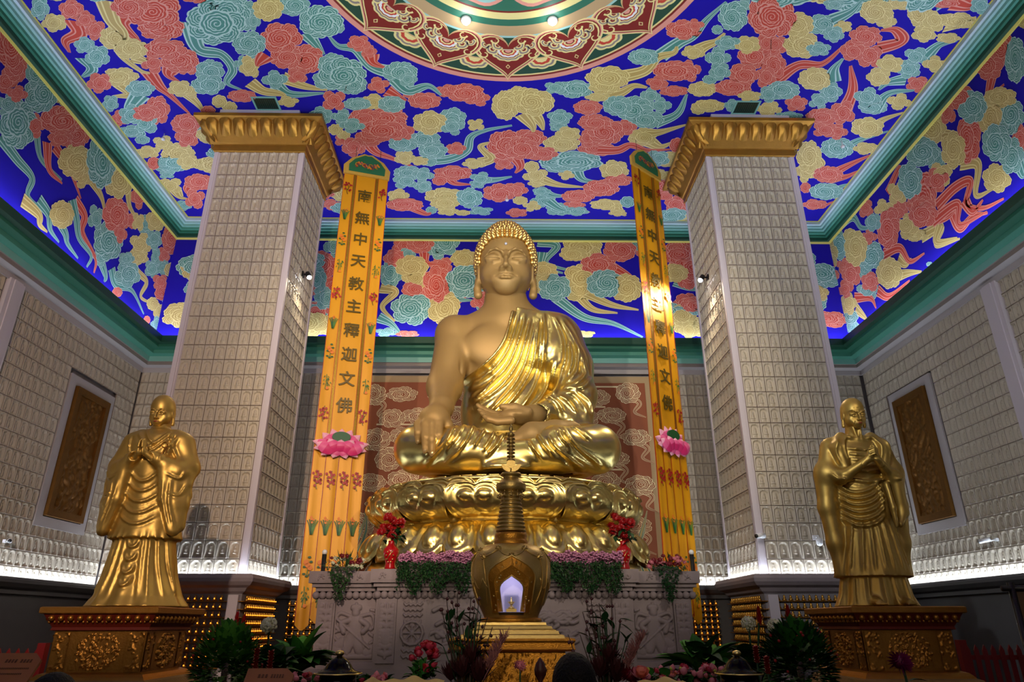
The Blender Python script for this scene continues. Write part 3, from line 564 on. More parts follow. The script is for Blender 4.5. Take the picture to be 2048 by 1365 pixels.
PIL_L, PIL_R = atx(18, 600, XL)[1], atx(1990, 600, XR)[1]
side_wall(WL, XL, 1, PL, PIL_L); side_wall(WR, XR, -1, PR, PIL_R)
nbc = int((10.1-4.18)/tww)
for sx in (-1, 1):
    x = X0-10.12 if sx < 0 else X0+4.2
    niche_field('niche_tiles', (x, YB, TZ0), (1, 0, 0), (0, 0, 1), (0, -1, 0), nbc, NR, tww, thw, M['tile'], WB, 14, 18)

def leafy(nu, nv, seed, n=60, rad=.9, asp=1.):
    """heights of a dense carved pattern of leaves, scrolls and beads"""
    r = np.random.RandomState(seed); X, Z_ = np.meshgrid(np.linspace(0, asp, nu), np.linspace(0, 1, nv), indexing='ij'); H = np.zeros_like(X)
    for _ in range(n):
        cx, cz, a, w, l = r.rand()*asp, r.rand(), r.rand()*6.3, r.uniform(.012, .03), r.uniform(.04, .10); t = np.linspace(0, 1, 7)
        p = np.stack([cx+l*t*np.cos(a+t*r.uniform(-3, 3)), cz+l*t*np.sin(a+t*r.uniform(-3, 3))], 1); d, q = seg_dist(X, Z_, p); H = np.maximum(H, (1-.5*q)*np.sqrt(np.clip(1-(d/w)**2, 0, 1)))
    return X, Z_, H
def relief_panel(x, nx, pan, label, seed):
    e = empty('relief_panel', (x, (pan[0]+pan[1])/2, pan[2]), 0, label, 'wall panel')
    w, h = pan[1]-pan[0], pan[3]-pan[2]; f = MB()
    a, b = sorted((x, x+nx*.09))
    for (q0, q1, r0, r1) in ((-w/2, -w/2+.16, 0, h), (w/2-.16, w/2, 0, h), (-w/2+.16, w/2-.16, 0, .16), (-w/2+.16, w/2-.16, h-.16, h)):
        f.box((a-x, q0, r0), (b-x, q1, r1))
    f.build('panel_frame', M['dark_gilt'], e)
    nu, nv = 70, 120; X, Z_, H = leafy(nu, nv, seed, 150, asp=w/h)
    dx = np.abs(X/(w/h)-.5)*2; dz = np.abs(Z_-.5)*2; H *= (np.hypot(dx, dz*.72) < .95)|(np.maximum(dx, dz) > .93)
    m = MB(); relief(m, (nx*.03, -w/2+.15, .15), (0, w-.3, 0), (0, 0, h-.3), (nx, 0, 0), H*.045); m.build('carved_field', M['dark_gilt'], e)
relief_panel(XL+.02, 1, PL, 'tall gilded openwork panel in the tiled wall behind the young monk statue', 3)
relief_panel(XR-.02, -1, PR, 'tall gilded openwork panel in the tiled wall behind the old monk statue', 5)

# brown panel with cream cloud drawing behind the throne, part of the back wall
bx0, bx1, bz0, bz1 = X0-4.02, X0+3.90, E+.9, E+6.22
mb = MB().box((bx0-.28, YB-.14, bz0), (bx1+.28, YB+.02, bz1+.20), 0); mb.box((bx0, YB-.17, bz0), (bx1, YB-.10, bz1), 1)
cp = mb.build('trim_panel', [M['beige'], M['brown']]); structure(cp)
BP = Mural((0, YB-.172, 0), (1, 0, 0), (0, 0, 1), (0, -1, 0)); rb = random.Random(9)
i = 0
for row in range(7):
    for col in range(9):
        c = (bx0+.45+col*.88+(.44 if row % 2 else 0)+rb.uniform(-.12, .12), bz1-.35-row*.60+rb.uniform(-.1, .1)); i += 1
        if c[0] > bx1-.3: continue
        BP.cloud(c[0], c[1], rb.uniform(.30, .42), rb.uniform(.2, .3), 'C', 3000+i, raw=True)
        if i % 2: BP.ribbon([(c[0], c[1]-.1), (c[0]+.3, c[1]-.3), (c[0]+.15, c[1]-.55), (c[0]+.45, c[1]-.7)], 'C', .09, seed=i, raw=True)
        if i % 4 == 0: BP.strip([(max(bx0+.1, c[0]-.7), c[1]+.32), (min(bx1-.1, c[0]+.6), c[1]+.32)], .022, 8, 2)
for sx in (-1, 1):        # coloured rocks and waves in the lower corners
    for i in range(16):
        bx = X0+sx*rb.uniform(2.5, 3.8); t = np.linspace(0, 1, 8); hh = rb.uniform(.8, 1.9)*(.5+.5*(abs(bx-X0)-2.5)/1.3)
        for j, (w, mi) in enumerate(((.13, 8), (.11, (10, 16, 1, 3, 5)[i % 5]), (.06, 8), (.045, (3, 11, 10, 5)[i % 4]))):
            BP.strip(np.stack([bx+.14*np.sin(t*5+i), E+1.0+t*hh], 1), w*(1-.9*t), mi, i*4+j+100)
BP.build('painted_clouds', cp)

# ------------------------------------------------------------------ pillars
CAPG = mat('capital_gold', (172, 126, 52), .42, .85, var=.2, scale=6, bump=.2, bscale=24)
def stepped_box(mb, cx, cy, hx, hy, prof, mi=0):
    """rectangular moulding: prof = (outward offset, z)"""
    R = [[(cx-hx-a, cy-hy-a, q), (cx+hx+a, cy-hy-a, q), (cx+hx+a, cy+hy+a, q), (cx-hx-a, cy+hy+a, q)] for a, q in prof]
    for i in range(len(R)-1):
        mb.add(R[i]+R[i+1], [(j, (j+1) % 4, 4+(j+1) % 4, 4+j) for j in range(4)], mi)
    mb.add(R[0], [(3, 2, 1, 0)], mi); mb.add(R[-1], [(0, 1, 2, 3)], mi); return mb
PY0, PY1, PHX = 13.2, 15.12, 1.02; PCY = (PY0+PY1)/2; PHY = (PY1-PY0)/2
ZS0, ZS1 = E+.80, E+10.22
def figure_mb(mb, c, s=1.):
    """a tiny gilt seated figure holding its lamp"""
    x, y, q = c; mb.lathe([(.045*s, 0), (.045*s, .03*s), (.030*s, .055*s), (.020*s, .075*s), (.024*s, .09*s), (.016*s, .11*s), (.004*s, .118*s)], (x, y, q), 7)
def pillar(sx):
    cx = X0+sx*5.75; left = sx < 0
    e = empty('pillar', (cx, PCY, 0), 0, ('square pillar of cream niche tiles with pinkish warm light, behind the young monk' if left else 'square pillar of white niche tiles lit from one side, behind the old monk'), 'pillar'); e['kind'] = 'thing'
    P = lambda v: (v[0]-cx, v[1]-PCY, v[2])
    # plinth, ledge and light strip
    pb = stepped_box(MB(), 0, 0, PHX, PHY, [(.10, 0), (.10, .25), (.02, .3), (.02, E+.52)]); pb.build('plinth', M['plaster'], e)
    stepped_box(MB(), 0, 0, PHX, PHY, [(.02, E+.52), (.08, E+.56), (.12, E+.62), (.20, E+.66), (.25, E+.72), (.26, E+.78), (.23, E+.845), (.19, E+.855), (.19, E+.79)]).build('ledge', M['stone'], e)
    l = MB()
    for a, b in (((-PHX-.14, -PHY-.14), (PHX+.14, -PHY-.08)), ((-PHX-.14, PHY+.08), (PHX+.14, PHY+.14)), ((-PHX-.14, -PHY-.08), (-PHX-.08, PHY+.08)), ((PHX+.08, -PHY-.08), (PHX+.14, PHY+.08))):
        l.box((a[0], a[1], E+.785), (b[0], b[1], E+.80))
    l.build('light_strip', M['led'], e)
    # shaft: core, tiles on four faces, corner trim
    MB().box((-PHX+.10, -PHY+.10, E+.7), (PHX-.10, PHY-.10, ZS1+.1)).build('shaft', M['plaster'], e)
    t = MB()
    for ax in (-1, 1):
        for ay in (-1, 1):
            for w_, p_ in ((.145, -.012), (.105, .004), (.07, .02)):
                x0, x1 = sorted((ax*(PHX-w_), ax*(PHX+p_))); y0, y1 = sorted((ay*(PHY-w_), ay*(PHY+p_))); t.box((x0, y0, ZS0), (x1, y1, ZS1-.01*(p_ < 0)))
    t.build('corner_trim', M['trim'], e)
    nr = 29; th = (ZS1-ZS0)/nr; tw = (2*PHX-.25)/8; tw2 = (2*PHY-.25)/8
    niche_field('niche_tiles', (-PHX+.125, -PHY, ZS0), (1, 0, 0), (0, 0, 1), (0, -1, 0), 8, nr, tw, th, M['tile'], e, 21, 25)
    niche_field('niche_tiles', (-sx*PHX, -PHY+.125, ZS0), (0, 1, 0), (0, 0, 1), (-sx, 0, 0), 8, nr, tw2, th, M['tile'], e, 17, 21)
    niche_field('niche_tiles', (sx*PHX, -PHY+.125, ZS0), (0, 1, 0), (0, 0, 1), (sx, 0, 0), 8, nr, tw2, th, M['tile'], e, 5, 7)
    # gilt capital: neck band, carved lotus leaf course, top slab
    cb = stepped_box(MB(), 0, 0, PHX, PHY, [(.03, ZS1-.02), (.05, ZS1), (.05, ZS1+.16), (.08, ZS1+.17), (.10, ZS1+.20), (.34, ZS1+.62), (.44, ZS1+.66), (.46, ZS1+.68), (.46, ZS1+.76), (.40, ZS1+.76)])
    cap = cb.build('capital', CAPG, e)
    lf = MB()
    def leafpiece(o, us, w):
        # one carved petal leaning outward
        nu, nv = 11, 12; u = np.linspace(-1, 1, nu)[:, None]; v = np.linspace(0, 1, nv)[None, :]
        wid = w*.5*(.80+.2*v)*np.where(v > .8, np.sqrt(np.clip(1-((v-.8)/.21)**2, .05, 1)), 1); out = .03+.40*v**1.25+.10*np.sin(PI*v)*np.sqrt(np.clip(1-u*u, 0, 1))+.05*np.exp(-((u/.35)**2+((v-.62)/.2)**2))+.03*np.exp(-((np.abs(u)-.72)/.14)**2)-.06*np.abs(u)**4
        nrm = np.array([us[1], -us[0], 0.]); V = o+(u*wid)[..., None]*us+(v*.47+.0*u)[..., None]*np.array([0, 0, 1.])+(out+0*u)[..., None]*nrm
        lf.grid(V, 0, True)
    for (o, us, L) in (((-PHX, -PHY), (1, 0), 2*PHX), ((PHX, -PHY), (0, 1), 2*PHY), ((PHX, PHY), (-1, 0), 2*PHX), ((-PHX, PHY), (0, -1), 2*PHY)):
        us3 = np.array([us[0], us[1], 0.]); n = 8; off = .22
        for i in range(n):
            s_ = -off+(i+.5)*(L+2*off)/n; leafpiece(np.array([o[0], o[1], ZS1+.2])+us3*s_, us3, (L+2*off)/n*1.08)
    for ax in (-1, 1):
        for ay in (-1, 1):
            d = np.array([ax, ay, 0.])/math.sqrt(2); us3 = np.array([-d[1], d[0], 0.]); leafpiece(np.array([ax*(PHX+.04), ay*(PHY+.04), ZS1+.2]), us3, .26)
    lf.build('leaf_course', CAPG, cap)
    MB().box((-PHX+.1, -PHY-.39, ZS1+.7), (PHX-.1, PHY-.3, ZC)).build('ceiling_block', M['trim'], e)
    # rows of little gilt votive figures round the plinth, each with a lamp in front
    lit = left; n = 0; rest = MB(); restb = MB(); proto = None
    sh = MB(); rows = 9; zz = [E+.40-i*.135 for i in range(rows)]
    for q in zz:
        stp = [(.02, q-.012), (.09, q-.012), (.09, q), (.02, q)]; stepped_box(sh, 0, 0, PHX, PHY, stp)
    sh.build('shelf', M['bronze_gold'], e)
    fm = MB(); figure_mb(fm, (0, 0, 0), .85); bm = MB().ball((0, -.035, .04), .012, 6)
    faces = [((-PHX+.03, -PHY-.055), (1, 0), 2*PHX-.06, 0), ((-sx*(PHX+.055), -PHY+.1), (0, 1), 2*PHY-.2, -sx)]
    for fi, (o, us, L, nx) in enumerate(faces):
        k = 17
        for q in zz:
            for i in range(k):
                s_ = (i+.5)*L/k; x, y = o[0]+us[0]*s_, o[1]+us[1]*s_
                if fi == 0 and (abs(s_-L+.11) < .10): continue
                ang = 0 if fi == 0 else (-PI/2 if nx < 0 else PI/2)
                if n < 96 and fi == 0:
                    if proto is None:
                        proto = fm.build('votive_figure', M['old_gold'], e); b_ = bm.build('lamp_bulb', M['amber'] if lit else M['old_gold'], proto); proto.location = (x, y, q)
                    else:
                        c = copy_tree(proto, e); c.location = (x, y, q)
                    n += 1
                else:
                    figure_mb(rest, (x, y, q), .85); bx, by = (x, y-.035) if fi == 0 else (x+nx*.035, y); restb.ball((bx, by, q+.04), .012, 6)
    tag(rest.build('votive_figure_rows', M['old_gold'], e), kind='stuff'); tag(restb.build('lamp_bulb_rows', M['amber'] if lit else M['old_gold'], e), kind='stuff')
    MB().box((-sx*(PHX-.10)-.09, -PHY-.12, .3), (-sx*(PHX-.10)+.09, -PHY+.02, E+.5)).build('corner_post', M['trim'], e)
    return e
PILL, PILR = pillar(-1), pillar(1)
# rows of small lit figures in the wainscot of the back wall beside the pillars
for sx in (-1, 1):
    e = empty('lamp_shelf', (X0+sx*4.55, YB, 0), 0, ('rack of small amber votive lamps on the back wall behind the left banner foot' if sx < 0 else 'rack of small amber votive lamps on the back wall right of the altar'), 'lamp rack')
    s_ = MB(); zz = [E+.45-i*.135 for i in range(9)]
    for q in zz: s_.box((-.75, -.16, q-.012), (.75, -.005, q))
    s_.build('shelf', M['bronze_gold'], e); n = 0; proto = None
    for q in zz:
        for i in range(11):
            x = -.7+i*.14
            if proto is None:
                fm = MB(); figure_mb(fm, (0, 0, 0)); proto = fm.build('votive_figure', M['old_gold'], e); MB().ball((0, -.045, .04), .013, 6).build('lamp_bulb', M['amber'], proto); proto.location = (x, -.09, q)
            else: c = copy_tree(proto, e); c.location = (x, -.09, q)
# ------------------------------------------------------------------ the great seated Buddha
def crop(pts, org, y):
    """points read off the photo, taken to the plane at depth y: (x, z)"""
    ox, oy, q = org; out = [at(ox+a/q, oy+b/q, y) for a, b in pts]; return [(p[0], p[2]) for p in out]
def txt_lines(t): return [[tuple(float(v) for v in g.split(',')) for g in part.split()] for part in t.split(';') if part.strip()]
def ridge_map(X, Z_, lines, amp, w, taper=True):
    H = np.zeros(X.shape, np.float32)
    for l in lines:
        p = smooth_line(l, 14); lo, hi = p.min(0)-5*w, p.max(0)+5*w
        i0, i1 = np.searchsorted(X[:, 0], [lo[0], hi[0]]); j0, j1 = np.searchsorted(Z_[0], [lo[1], hi[1]])
        if i1 <= i0 or j1 <= j0: continue
        d, q = seg_dist(X[i0:i1, j0:j1], Z_[i0:i1, j0:j1], p)
        f = (np.clip(np.minimum(q, 1-q)*5+.25, 0, 1) if taper else 1)
        H[i0:i1, j0:j1] += f*amp*(np.exp(-(d/w)**2)-.45*np.exp(-((d-2.1*w)/(1.2*w))**2))
    return H
Q1 = (700, 430, 2.575)
HC = np.array([at(1011.3, 540, 14.4)[0], 14.4, E+7.85])
BUD = empty('buddha_statue', (X0, 14.2, E+2.5), 0, 'colossal golden seated Buddha in one-shouldered robe, right hand reaching down over the knee', 'statue')
OB = np.array([X0, 14.2, E+2.5])

class Scaled:
    """an SDF seen through a scale about a centre, so one head can be modelled in several sizes"""
    def __init__(s, sdf, C, S, R=None): s.d = sdf; s.C = np.array(C, float); s.S = S; s.R = np.eye(3) if R is None else R
    def P(s, *v): return s.C+s.S*(s.R@np.array(v, float))
    def ell(s, c, r, k=.02, op='add'): s.d.ell(c, np.array(r)*s.S, k*s.S, s.R, op)
    def chain(s, p, r, k=.02, op='add'): s.d.chain(p, [q*s.S for q in r], k*s.S, op)
    def cone(s, a, b, ra, rb, k=.02, op='add'): s.d.cone(a, b, ra*s.S, rb*s.S, k*s.S, op)
def face(s, P, stern=False):
    s.ell(P(0, 0, .12), (.645, .76, .80), 0); s.ell(P(0, -.20, -.36), (.585, .52, .53), .14)
    s.ell(P(0, -.53, -.80), (.23, .15, .14), .16)
    for x in (-1, 1):
        s.ell(P(x*.30, -.47, -.40), (.23, .20, .25), .14)
        s.chain([P(x*.05, -.78, -.12), P(x*.10, -.79, .0), P(x*.22, -.765, .09), P(x*.36, -.69, .085), P(x*.50, -.55, -.02)], [.026, .028, .024, .020, .014], .05)
        s.ell(P(x*.29, -.83, -.06), (.20, .13, .085), .045, op='cut')
        lid = lambda dx, dz: P(x*(.285+dx), -.60-.15*math.sqrt(max(.02, 1-(dx/.205)**2-(dz/.12)**2)), -.095+dz)
        s.ell(P(x*.285, -.60, -.095), (.205, .150, .120), .03)
        s.chain([lid(-.165, -.035), lid(-.10, -.047), lid(0, -.052), lid(.09, -.045), lid(.17, -.02)], [.015, .020, .022, .020, .014], .010, 'cut')
        s.chain([P(x*.145, -.70, -.20), P(x*.28, -.70, -.225), P(x*.42, -.62, -.185)], [.010, .014, .010], .06)
    s.chain([P(0, -.755, .0), P(0, -.85, -.20), P(0, -.965, -.41)], [.040, .046, .056], .055)
    s.ell(P(0, -.935, -.43), (.075, .075, .050), .03)
    for x in (-1, 1): s.ell(P(x*.082, -.85, -.445), (.055, .080, .046), .038); s.ell(P(x*.048, -.90, -.495), (.030, .045, .026), .01, op='cut')
    s.ell(P(0, -.66, -.63), (.30, .12, .14), .22)
    for x in (-1, 1):
        s.chain([P(0, -.825, -.607), P(x*.06, -.832, -.600), P(x*.13, -.80, -.608), P(x*.225, -.745, -.622)], [.022, .028, .026, .012], .02)
        s.chain([P(0, -.825, -.680), P(x*.09, -.81, -.672), P(x*.205, -.755, -.642)], [.036, .032, .012], .02)
        s.chain([P(0, -.872, -.638), P(x*.08, -.862, -.636), P(x*.15, -.83, -.632), P(x*.25, -.76, -.614)], [.019, .019, .019, .018], .010, 'cut')
    for x in (-1, 1):
        s.ell(P(x*.635, .02, -.12), (.065, .22, .36), .04); s.ell(P(x*.70, -.05, -.12), (.03, .12, .24), .03, op='cut')
        s.chain([P(x*.65, -.03, -.35), P(x*.66, -.06, -.60), P(x*.64, -.07, -.76)], [.075, .085, .10], .04)
        s.cone(P(x*.73, -.07, -.42), P(x*.73, -.08, -.66), .02, .02, .02, 'cut')
    if stern:
        for x in (-1, 1):
            s.chain([P(x*.06, -.79, -.06), P(x*.16, -.80, .04), P(x*.36, -.72, .14), P(x*.52, -.55, .10)], [.035, .045, .04, .02], .03)
            s.chain([P(x*.16, -.80, -.45), P(x*.24, -.75, -.58), P(x*.26, -.70, -.74)], [.02, .026, .02], .03, 'cut')
            s.chain([P(x*.05, -.775, .10), P(x*.045, -.77, .28)], [.016, .012], .02, 'cut')
        for q in (.30, .42): s.chain([P(-.3, -.66, q), P(0, -.745, q-.02), P(.3, -.66, q)], [.012, .018, .012], .03, 'cut')
def buddha_head():
    d = SDF(HC-(.95, 1.15, 1.35), HC+(.95, .95, 1.15), .0145); s = Scaled(d, HC, 1.); P = s.P
    face(s, P)
    s.cone(P(0, .10, -.55), P(0, .12, -1.32), .46, .50, .10)
    for q in (-.93, -1.06): s.chain([P(-.5, .0, q+.03), P(-.25, -.34, q), P(.25, -.34, q), P(.5, .0, q+.03)], [.016]*4, .02, 'cut')
    P_, F = d.mesh(); return relax(P_, F, 2, .5), F
SH = at(912, 672, 14.55); LS = at(1126, 668, 14.55)
def torso(s, g):
    cx = at(1018, 700, 14.6)[0]
    s.ell((cx, 14.65, E+5.75), (1.18+g, .74+g, 1.15+g), .0)
    s.ell((cx, 14.7, E+4.35), (1.02+g, .76+g, 1.25+g), .3)
    s.ell((cx, 14.62, E+6.45), (1.05+g, .50+g, .42+g), .3)
    s.cone((cx, 14.52, E+6.5), (HC[0], 14.5, E+7.05), .58+g, .50+g, .2)
    for x in (-1, 1): s.ell((cx+x*.52, 14.06, E+5.72), (.48+g, .17+g, .42+g), .2)
def buddha_body():
    s = SDF((X0-2.75, 12.2, E+2.5), (X0+2.55, 15.6, E+7.2), .029)
    torso(s, 0)
    el = at(889, 775, 13.95); wr = at(883, 815, 13.12)
    s.chain([(SH[0]+.3, 14.6, SH[2]+.05), SH, el, wr], [.40, .45, .36, .235], .16)
    # right hand over the knee
    s.ell(at(868, 838, 12.80), (.30, .17, .27), .10); s.cone(wr, at(868, 840, 12.82), .23, .22, .10)
    for (a, b, y) in (((836, 849), (836, 884), 12.70), ((850, 848), (850, 903), 12.60), ((864, 848), (864, 910), 12.58), ((879, 849), (878, 893), 12.62)):
        k0 = at(*a, y+.06); k1 = at(a[0]*.5+b[0]*.5, a[1]*.5+b[1]*.5, y-.06); k2 = at(*b, y-.02)
        s.chain([at(a[0]*.6+868*.4, 838, y+.16), k0, k1, k2], [.085, .085, .075, .058], .03)
    s.chain([at(890, 838, 12.95), at(897, 852, 12.82), at(893, 874, 12.75)], [.11, .09, .065], .05)
    # left hand, palm up in the lap
    s.chain([at(1095, 828, 13.55), at(1066, 831, 13.2), at(1040, 832, 13.02)], [.21, .20, .19], .08)
    s.ell(at(1030, 833, 12.98), (.33, .26, .12), .08)
    for (pts, y) in (([(1022, 828), (990, 830), (968, 821), (955, 811)], 13.08), ([(1020, 833), (988, 836), (968, 828), (959, 821)], 12.95), ([(1020, 838), (990, 840), (972, 833), (963, 827)], 12.82), ([(1022, 842), (995, 844), (977, 839), (969, 834)], 12.70)):
        s.chain([at(*p, y) for p in pts], [.085, .078, .07, .05], .025)
    s.chain([at(1055, 824, 12.9), at(1030, 815, 12.86), at(1003, 814, 12.86)], [.10, .085, .062], .04)
    # right foot on the left thigh
    s.chain([at(1030, 884, 12.62), at(1065, 872, 12.62), at(1110, 862, 12.78), at(1140, 856, 12.92)], [.17, .25, .20, .15], .08)
    for i, (x, y) in enumerate(((1146, 849), (1152, 851), (1157, 854), (1160, 858), (1161, 862))): s.cone(at(1130, 857, 12.9), at(x, y, 12.88+.03*i), .10, .065-.005*i, .02)
    # crease under the breast, and the armpit
    cx = at(1018, 700, 14.6)[0]
    s.chain([at(927, 705, 13.85), at(945, 722, 13.70), at(975, 727, 13.65), at(1000, 718, 13.65)], [.02, .03, .03, .02], .05, 'cut')
    s.chain([at(925, 665, 13.95), at(926, 700, 13.85), at(921, 745, 13.9)], [.02, .035, .04], .05, 'cut')
    P_, F = s.mesh(); return relax(P_, F, 2, .5), F
def buddha_robe():
    s = SDF((X0-2.75, 12.1, E+2.35), (X0+2.85, 15.7, E+7.1), .024); cx = at(1018, 700, 14.6)[0]
    torso(s, .055)
    s.ell(at(1090, 655, 14.5), (.62, .5, .36), .2)
    # open right shoulder: drop the robe left of its hem
    hem = crop([(855, 455), (838, 490), (820, 560), (795, 640), (742, 715), (665, 772), (575, 806)], Q1, 13.75)
    X, Z_ = s.xz(); hz = np.array([p[1] for p in hem])[::-1]; hx = np.array([p[0] for p in hem])[::-1]
    xb = np.interp(Z_[0], hz, hx, left=-9, right=99); xb = np.where(Z_[0] < hz[0], -9, xb)
    q = (xb[None, :]-X)*.8; s.V = np.maximum(s.V, q[:, None, :].astype(np.float32))
    # left sleeve
    s.chain([at(1120, 680, 14.5), at(1138, 735, 14.35), at(1150, 788, 14.05)], [.52, .51, .44], .18)
    s.chain([at(1152, 790, 14.05), at(1115, 815, 13.6), at(1082, 829, 13.3)], [.42, .33, .24], .12)
    s.chain([at(1155, 800, 13.95), at(1160, 838, 13.6)], [.40, .28], .15); s.chain([at(1120, 822, 13.55), at(1140, 845, 13.4)], [.28, .2], .12)
    s.cone(at(1090, 828, 13.35), at(1050, 831, 12.95), .20, .17, .02, 'cut')
    # legs
    K1 = at(838, 899, 13.30); K2 = at(1192, 899, 13.30)
    for K, sx in ((K1, -1), (K2, 1)): s.cone((cx+sx*.55, 14.7, E+3.25), K, .66, .47, .2)
    s.chain([K1, at(930, 902, 12.72), at(1035, 918, 12.70)], [.47, .46, .36], .10)
    s.chain([K2, at(1110, 900, 12.68), at(1010, 922, 12.66)], [.47, .44, .30], .10)
    s.ell((cx, 13.6, E+3.15), (1.3, .9, .45), .15)
    s.ell(at(1012, 935, 12.42), (.42, .18, .12), .10)
    L = lambda t, y: [crop(l, Q1, y) for l in txt_lines(t)]
    tor = L('870,490 850,580 820,670 760,760 680,820 600,852;900,500 890,570 850,690 800,780 720,850 620,895;930,520 910,620 880,720 820,820 740,900 630,960;960,510 935,640 900,760 840,870 760,960 670,1040;985,480 962,620 950,740 900,850 830,950 750,1020;1000,690 980,800 940,900 880,985;1050,740 1030,830 990,920 930,985;1090,760 1075,850 1050,930 1020,975;1000,480 1003,560 1000,670;620,830 690,800 720,780;640,920 710,870 760,820', 13.75)
    arm = L('1060,500 1090,560 1112,650 1105,760 1085,850;1100,520 1150,600 1180,700 1170,800 1110,870;1140,640 1146,740 1120,825;1210,740 1215,820 1160,880 1095,892;1245,830 1200,895 1100,905;1100,930 1160,960 1215,1040;1050,960 1110,990 1160,1055;1150,915 1230,975 1250,1050;1000,955 1060,1000 1095,1060;1170,640 1200,720 1205,790', 13.7)
    leg = L('550,1090 505,1190 430,1255 385,1285;590,1088 560,1170 490,1240;640,1090 612,1180 560,1250 500,1285;700,1090 682,1150 640,1225;750,1092 730,1170 690,1240;795,1110 765,1200 710,1265;470,1100 440,1180 400,1230;915,1185 940,1230 985,1285;955,1150 990,1215 1035,1265;1010,1160 1050,1230 1130,1285 1205,1305;1090,1110 1112,1170 1180,1230 1295,1278;1140,1092 1180,1122 1235,1170;1060,1130 1080,1180 1130,1230', 12.72)
    zb = at(1000, 848, 13.0)[2]
    H = np.where(Z_ > zb-.1, ridge_map(X, Z_, tor, .050, .037)+ridge_map(X, Z_, arm, .046, .036), 0)+np.where(Z_ < zb+.02, ridge_map(X, Z_, leg, .052, .027), 0)
    hemr = ridge_map(X, Z_, [hem[1:]], .07, .05, False)*(Z_ > hz[0]-.1)
    s.raise_xz((H+hemr).astype(np.float32), ymax=14.6)
    s.V = np.maximum(s.V, (E+2.605-s.ax[2])[None, None, :].astype(np.float32))
    P_, F = s.mesh(); return relax(P_, F, 2, .45), F
hp, hf = buddha_head(); bp_, bf = buddha_body(); V, F = join((hp, hf), (bp_, bf))
quads('body', V-OB, F, M['gold'], BUD)
V, F = buddha_robe(); quads('robe', V-OB, F, M['leaf'], BUD)
# hair: rows of snail curls
mb = MB(); rr = random.Random(1); curl = [(.064, -.04), (.068, .01), (.050, .038), (.040, .045), (.041, .066), (.030, .084), (.010, .092)]
zl = lambda x: float(np.interp(abs(x), [0, .30, .45, .55, .62, .70], [.46, .44, .37, .26, .0, -.30]))
def curl_at(p, n):
    n = n/np.linalg.norm(n); q = Vector(n).to_track_quat('Z', 'Y').to_matrix(); m = MB().lathe(curl, (0, 0, 0), 7); m.v = [v@np.array(q).T+p for v in m.v]; mb.add(np.concatenate(m.v), m.f, 0, True)
def hair_r(th):                                     # half profile by polar angle from the top
    return 1
RX, RY, RZ = .685, .80, .84
k = 0
for j in range(1, 20):
    th = j*PI/27; n = max(1, int(2*PI*math.sin(th)*.76/.116))
    for i in range(n):
        a = (i+.5*(j % 2))*2*PI/n; d = np.array([math.sin(th)*math.cos(a), math.sin(th)*math.sin(a), math.cos(th)]); p = d*(RX, RY, RZ)
        top = math.exp(-(th/.62)**2); p = p*(1+.20*top)+np.array([0, .02, .14])
        if (p[1] < .06 and p[2] < zl(p[0])) or p[2] < -.42: continue
        if p[1] < .25 and p[2] < -.20 and abs(p[0]) > .5: continue
        curl_at(HC+p-OB, d/(np.array([RX, RY, RZ])))
mb.add(np.concatenate([MB().lathe([(.05, .99), (.25, .96), (.45, .84), (.58, .66)], HC-OB+np.array([0, .02, .02]), 20, 0, True, 1, 1.15).v[0]]), MB().lathe([(.05, .99), (.25, .96), (.45, .84), (.58, .66)], (0, 0, 0), 20).f, 0, True)
mb.build('hair', mat('curl_gold', (236, 198, 118), .3, .95, var=.1, scale=12), BUD)
MB().ball(HC-OB+np.array([0, -.765, .215]), .036, 10).build('forehead_jewel', mat('clear_jewel', (200, 205, 220), .05, .3, coat=1), BUD)
nm = MB()
for (x, y, d) in ((836, 881, 12.64), (850, 899, 12.54), (864, 906, 12.52), (878, 889, 12.56)):
    p = np.array(at(x, y, d))-OB; nm.lathe([(.004, -.055), (.026, -.045), (.036, 0), (.034, .03), (.02, .045)], p, 10, 0, True, 1, .55)
nm.build('finger_nails', mat('nail_gold', (236, 206, 150), .25, .7), BUD)
# ------------------------------------------------------------------ lotus throne
TC = np.array([X0, 14.2]); TSX, TSY = 1.0, .85
THR = empty('lotus_throne', (TC[0], TC[1], E+.80), 0, 'huge round golden lotus throne carrying the seated Buddha, two tiers of petals', 'throne')
def ring_prof(prof, name, m, n=96):
    return MB().lathe([(r, q-.80) for r, q in prof], (0, 0, 0), n, 0, True, TSX, TSY).build(name, m, THR)
ring_prof([(2.66, .825), (2.66, 1.02), (2.60, 1.06)], 'base_drum', M['leaf'])
ring_prof([(2.50, 1.0), (2.55, 1.3), (2.42, 1.62), (2.30, 1.66), (2.26, 1.70), (2.26, 1.80), (2.30, 1.84), (2.45, 1.95), (2.55, 2.1), (2.48, 2.36)], 'core', M['leaf'])
ring_prof([(2.30, 2.30), (2.46, 2.36), (2.50, 2.40), (2.49, 2.45), (2.38, 2.47), (2.2, 2.50), (1.9, 2.56), (1.7, 2.58), (.02, 2.58)], 'seat', M['leaf'])
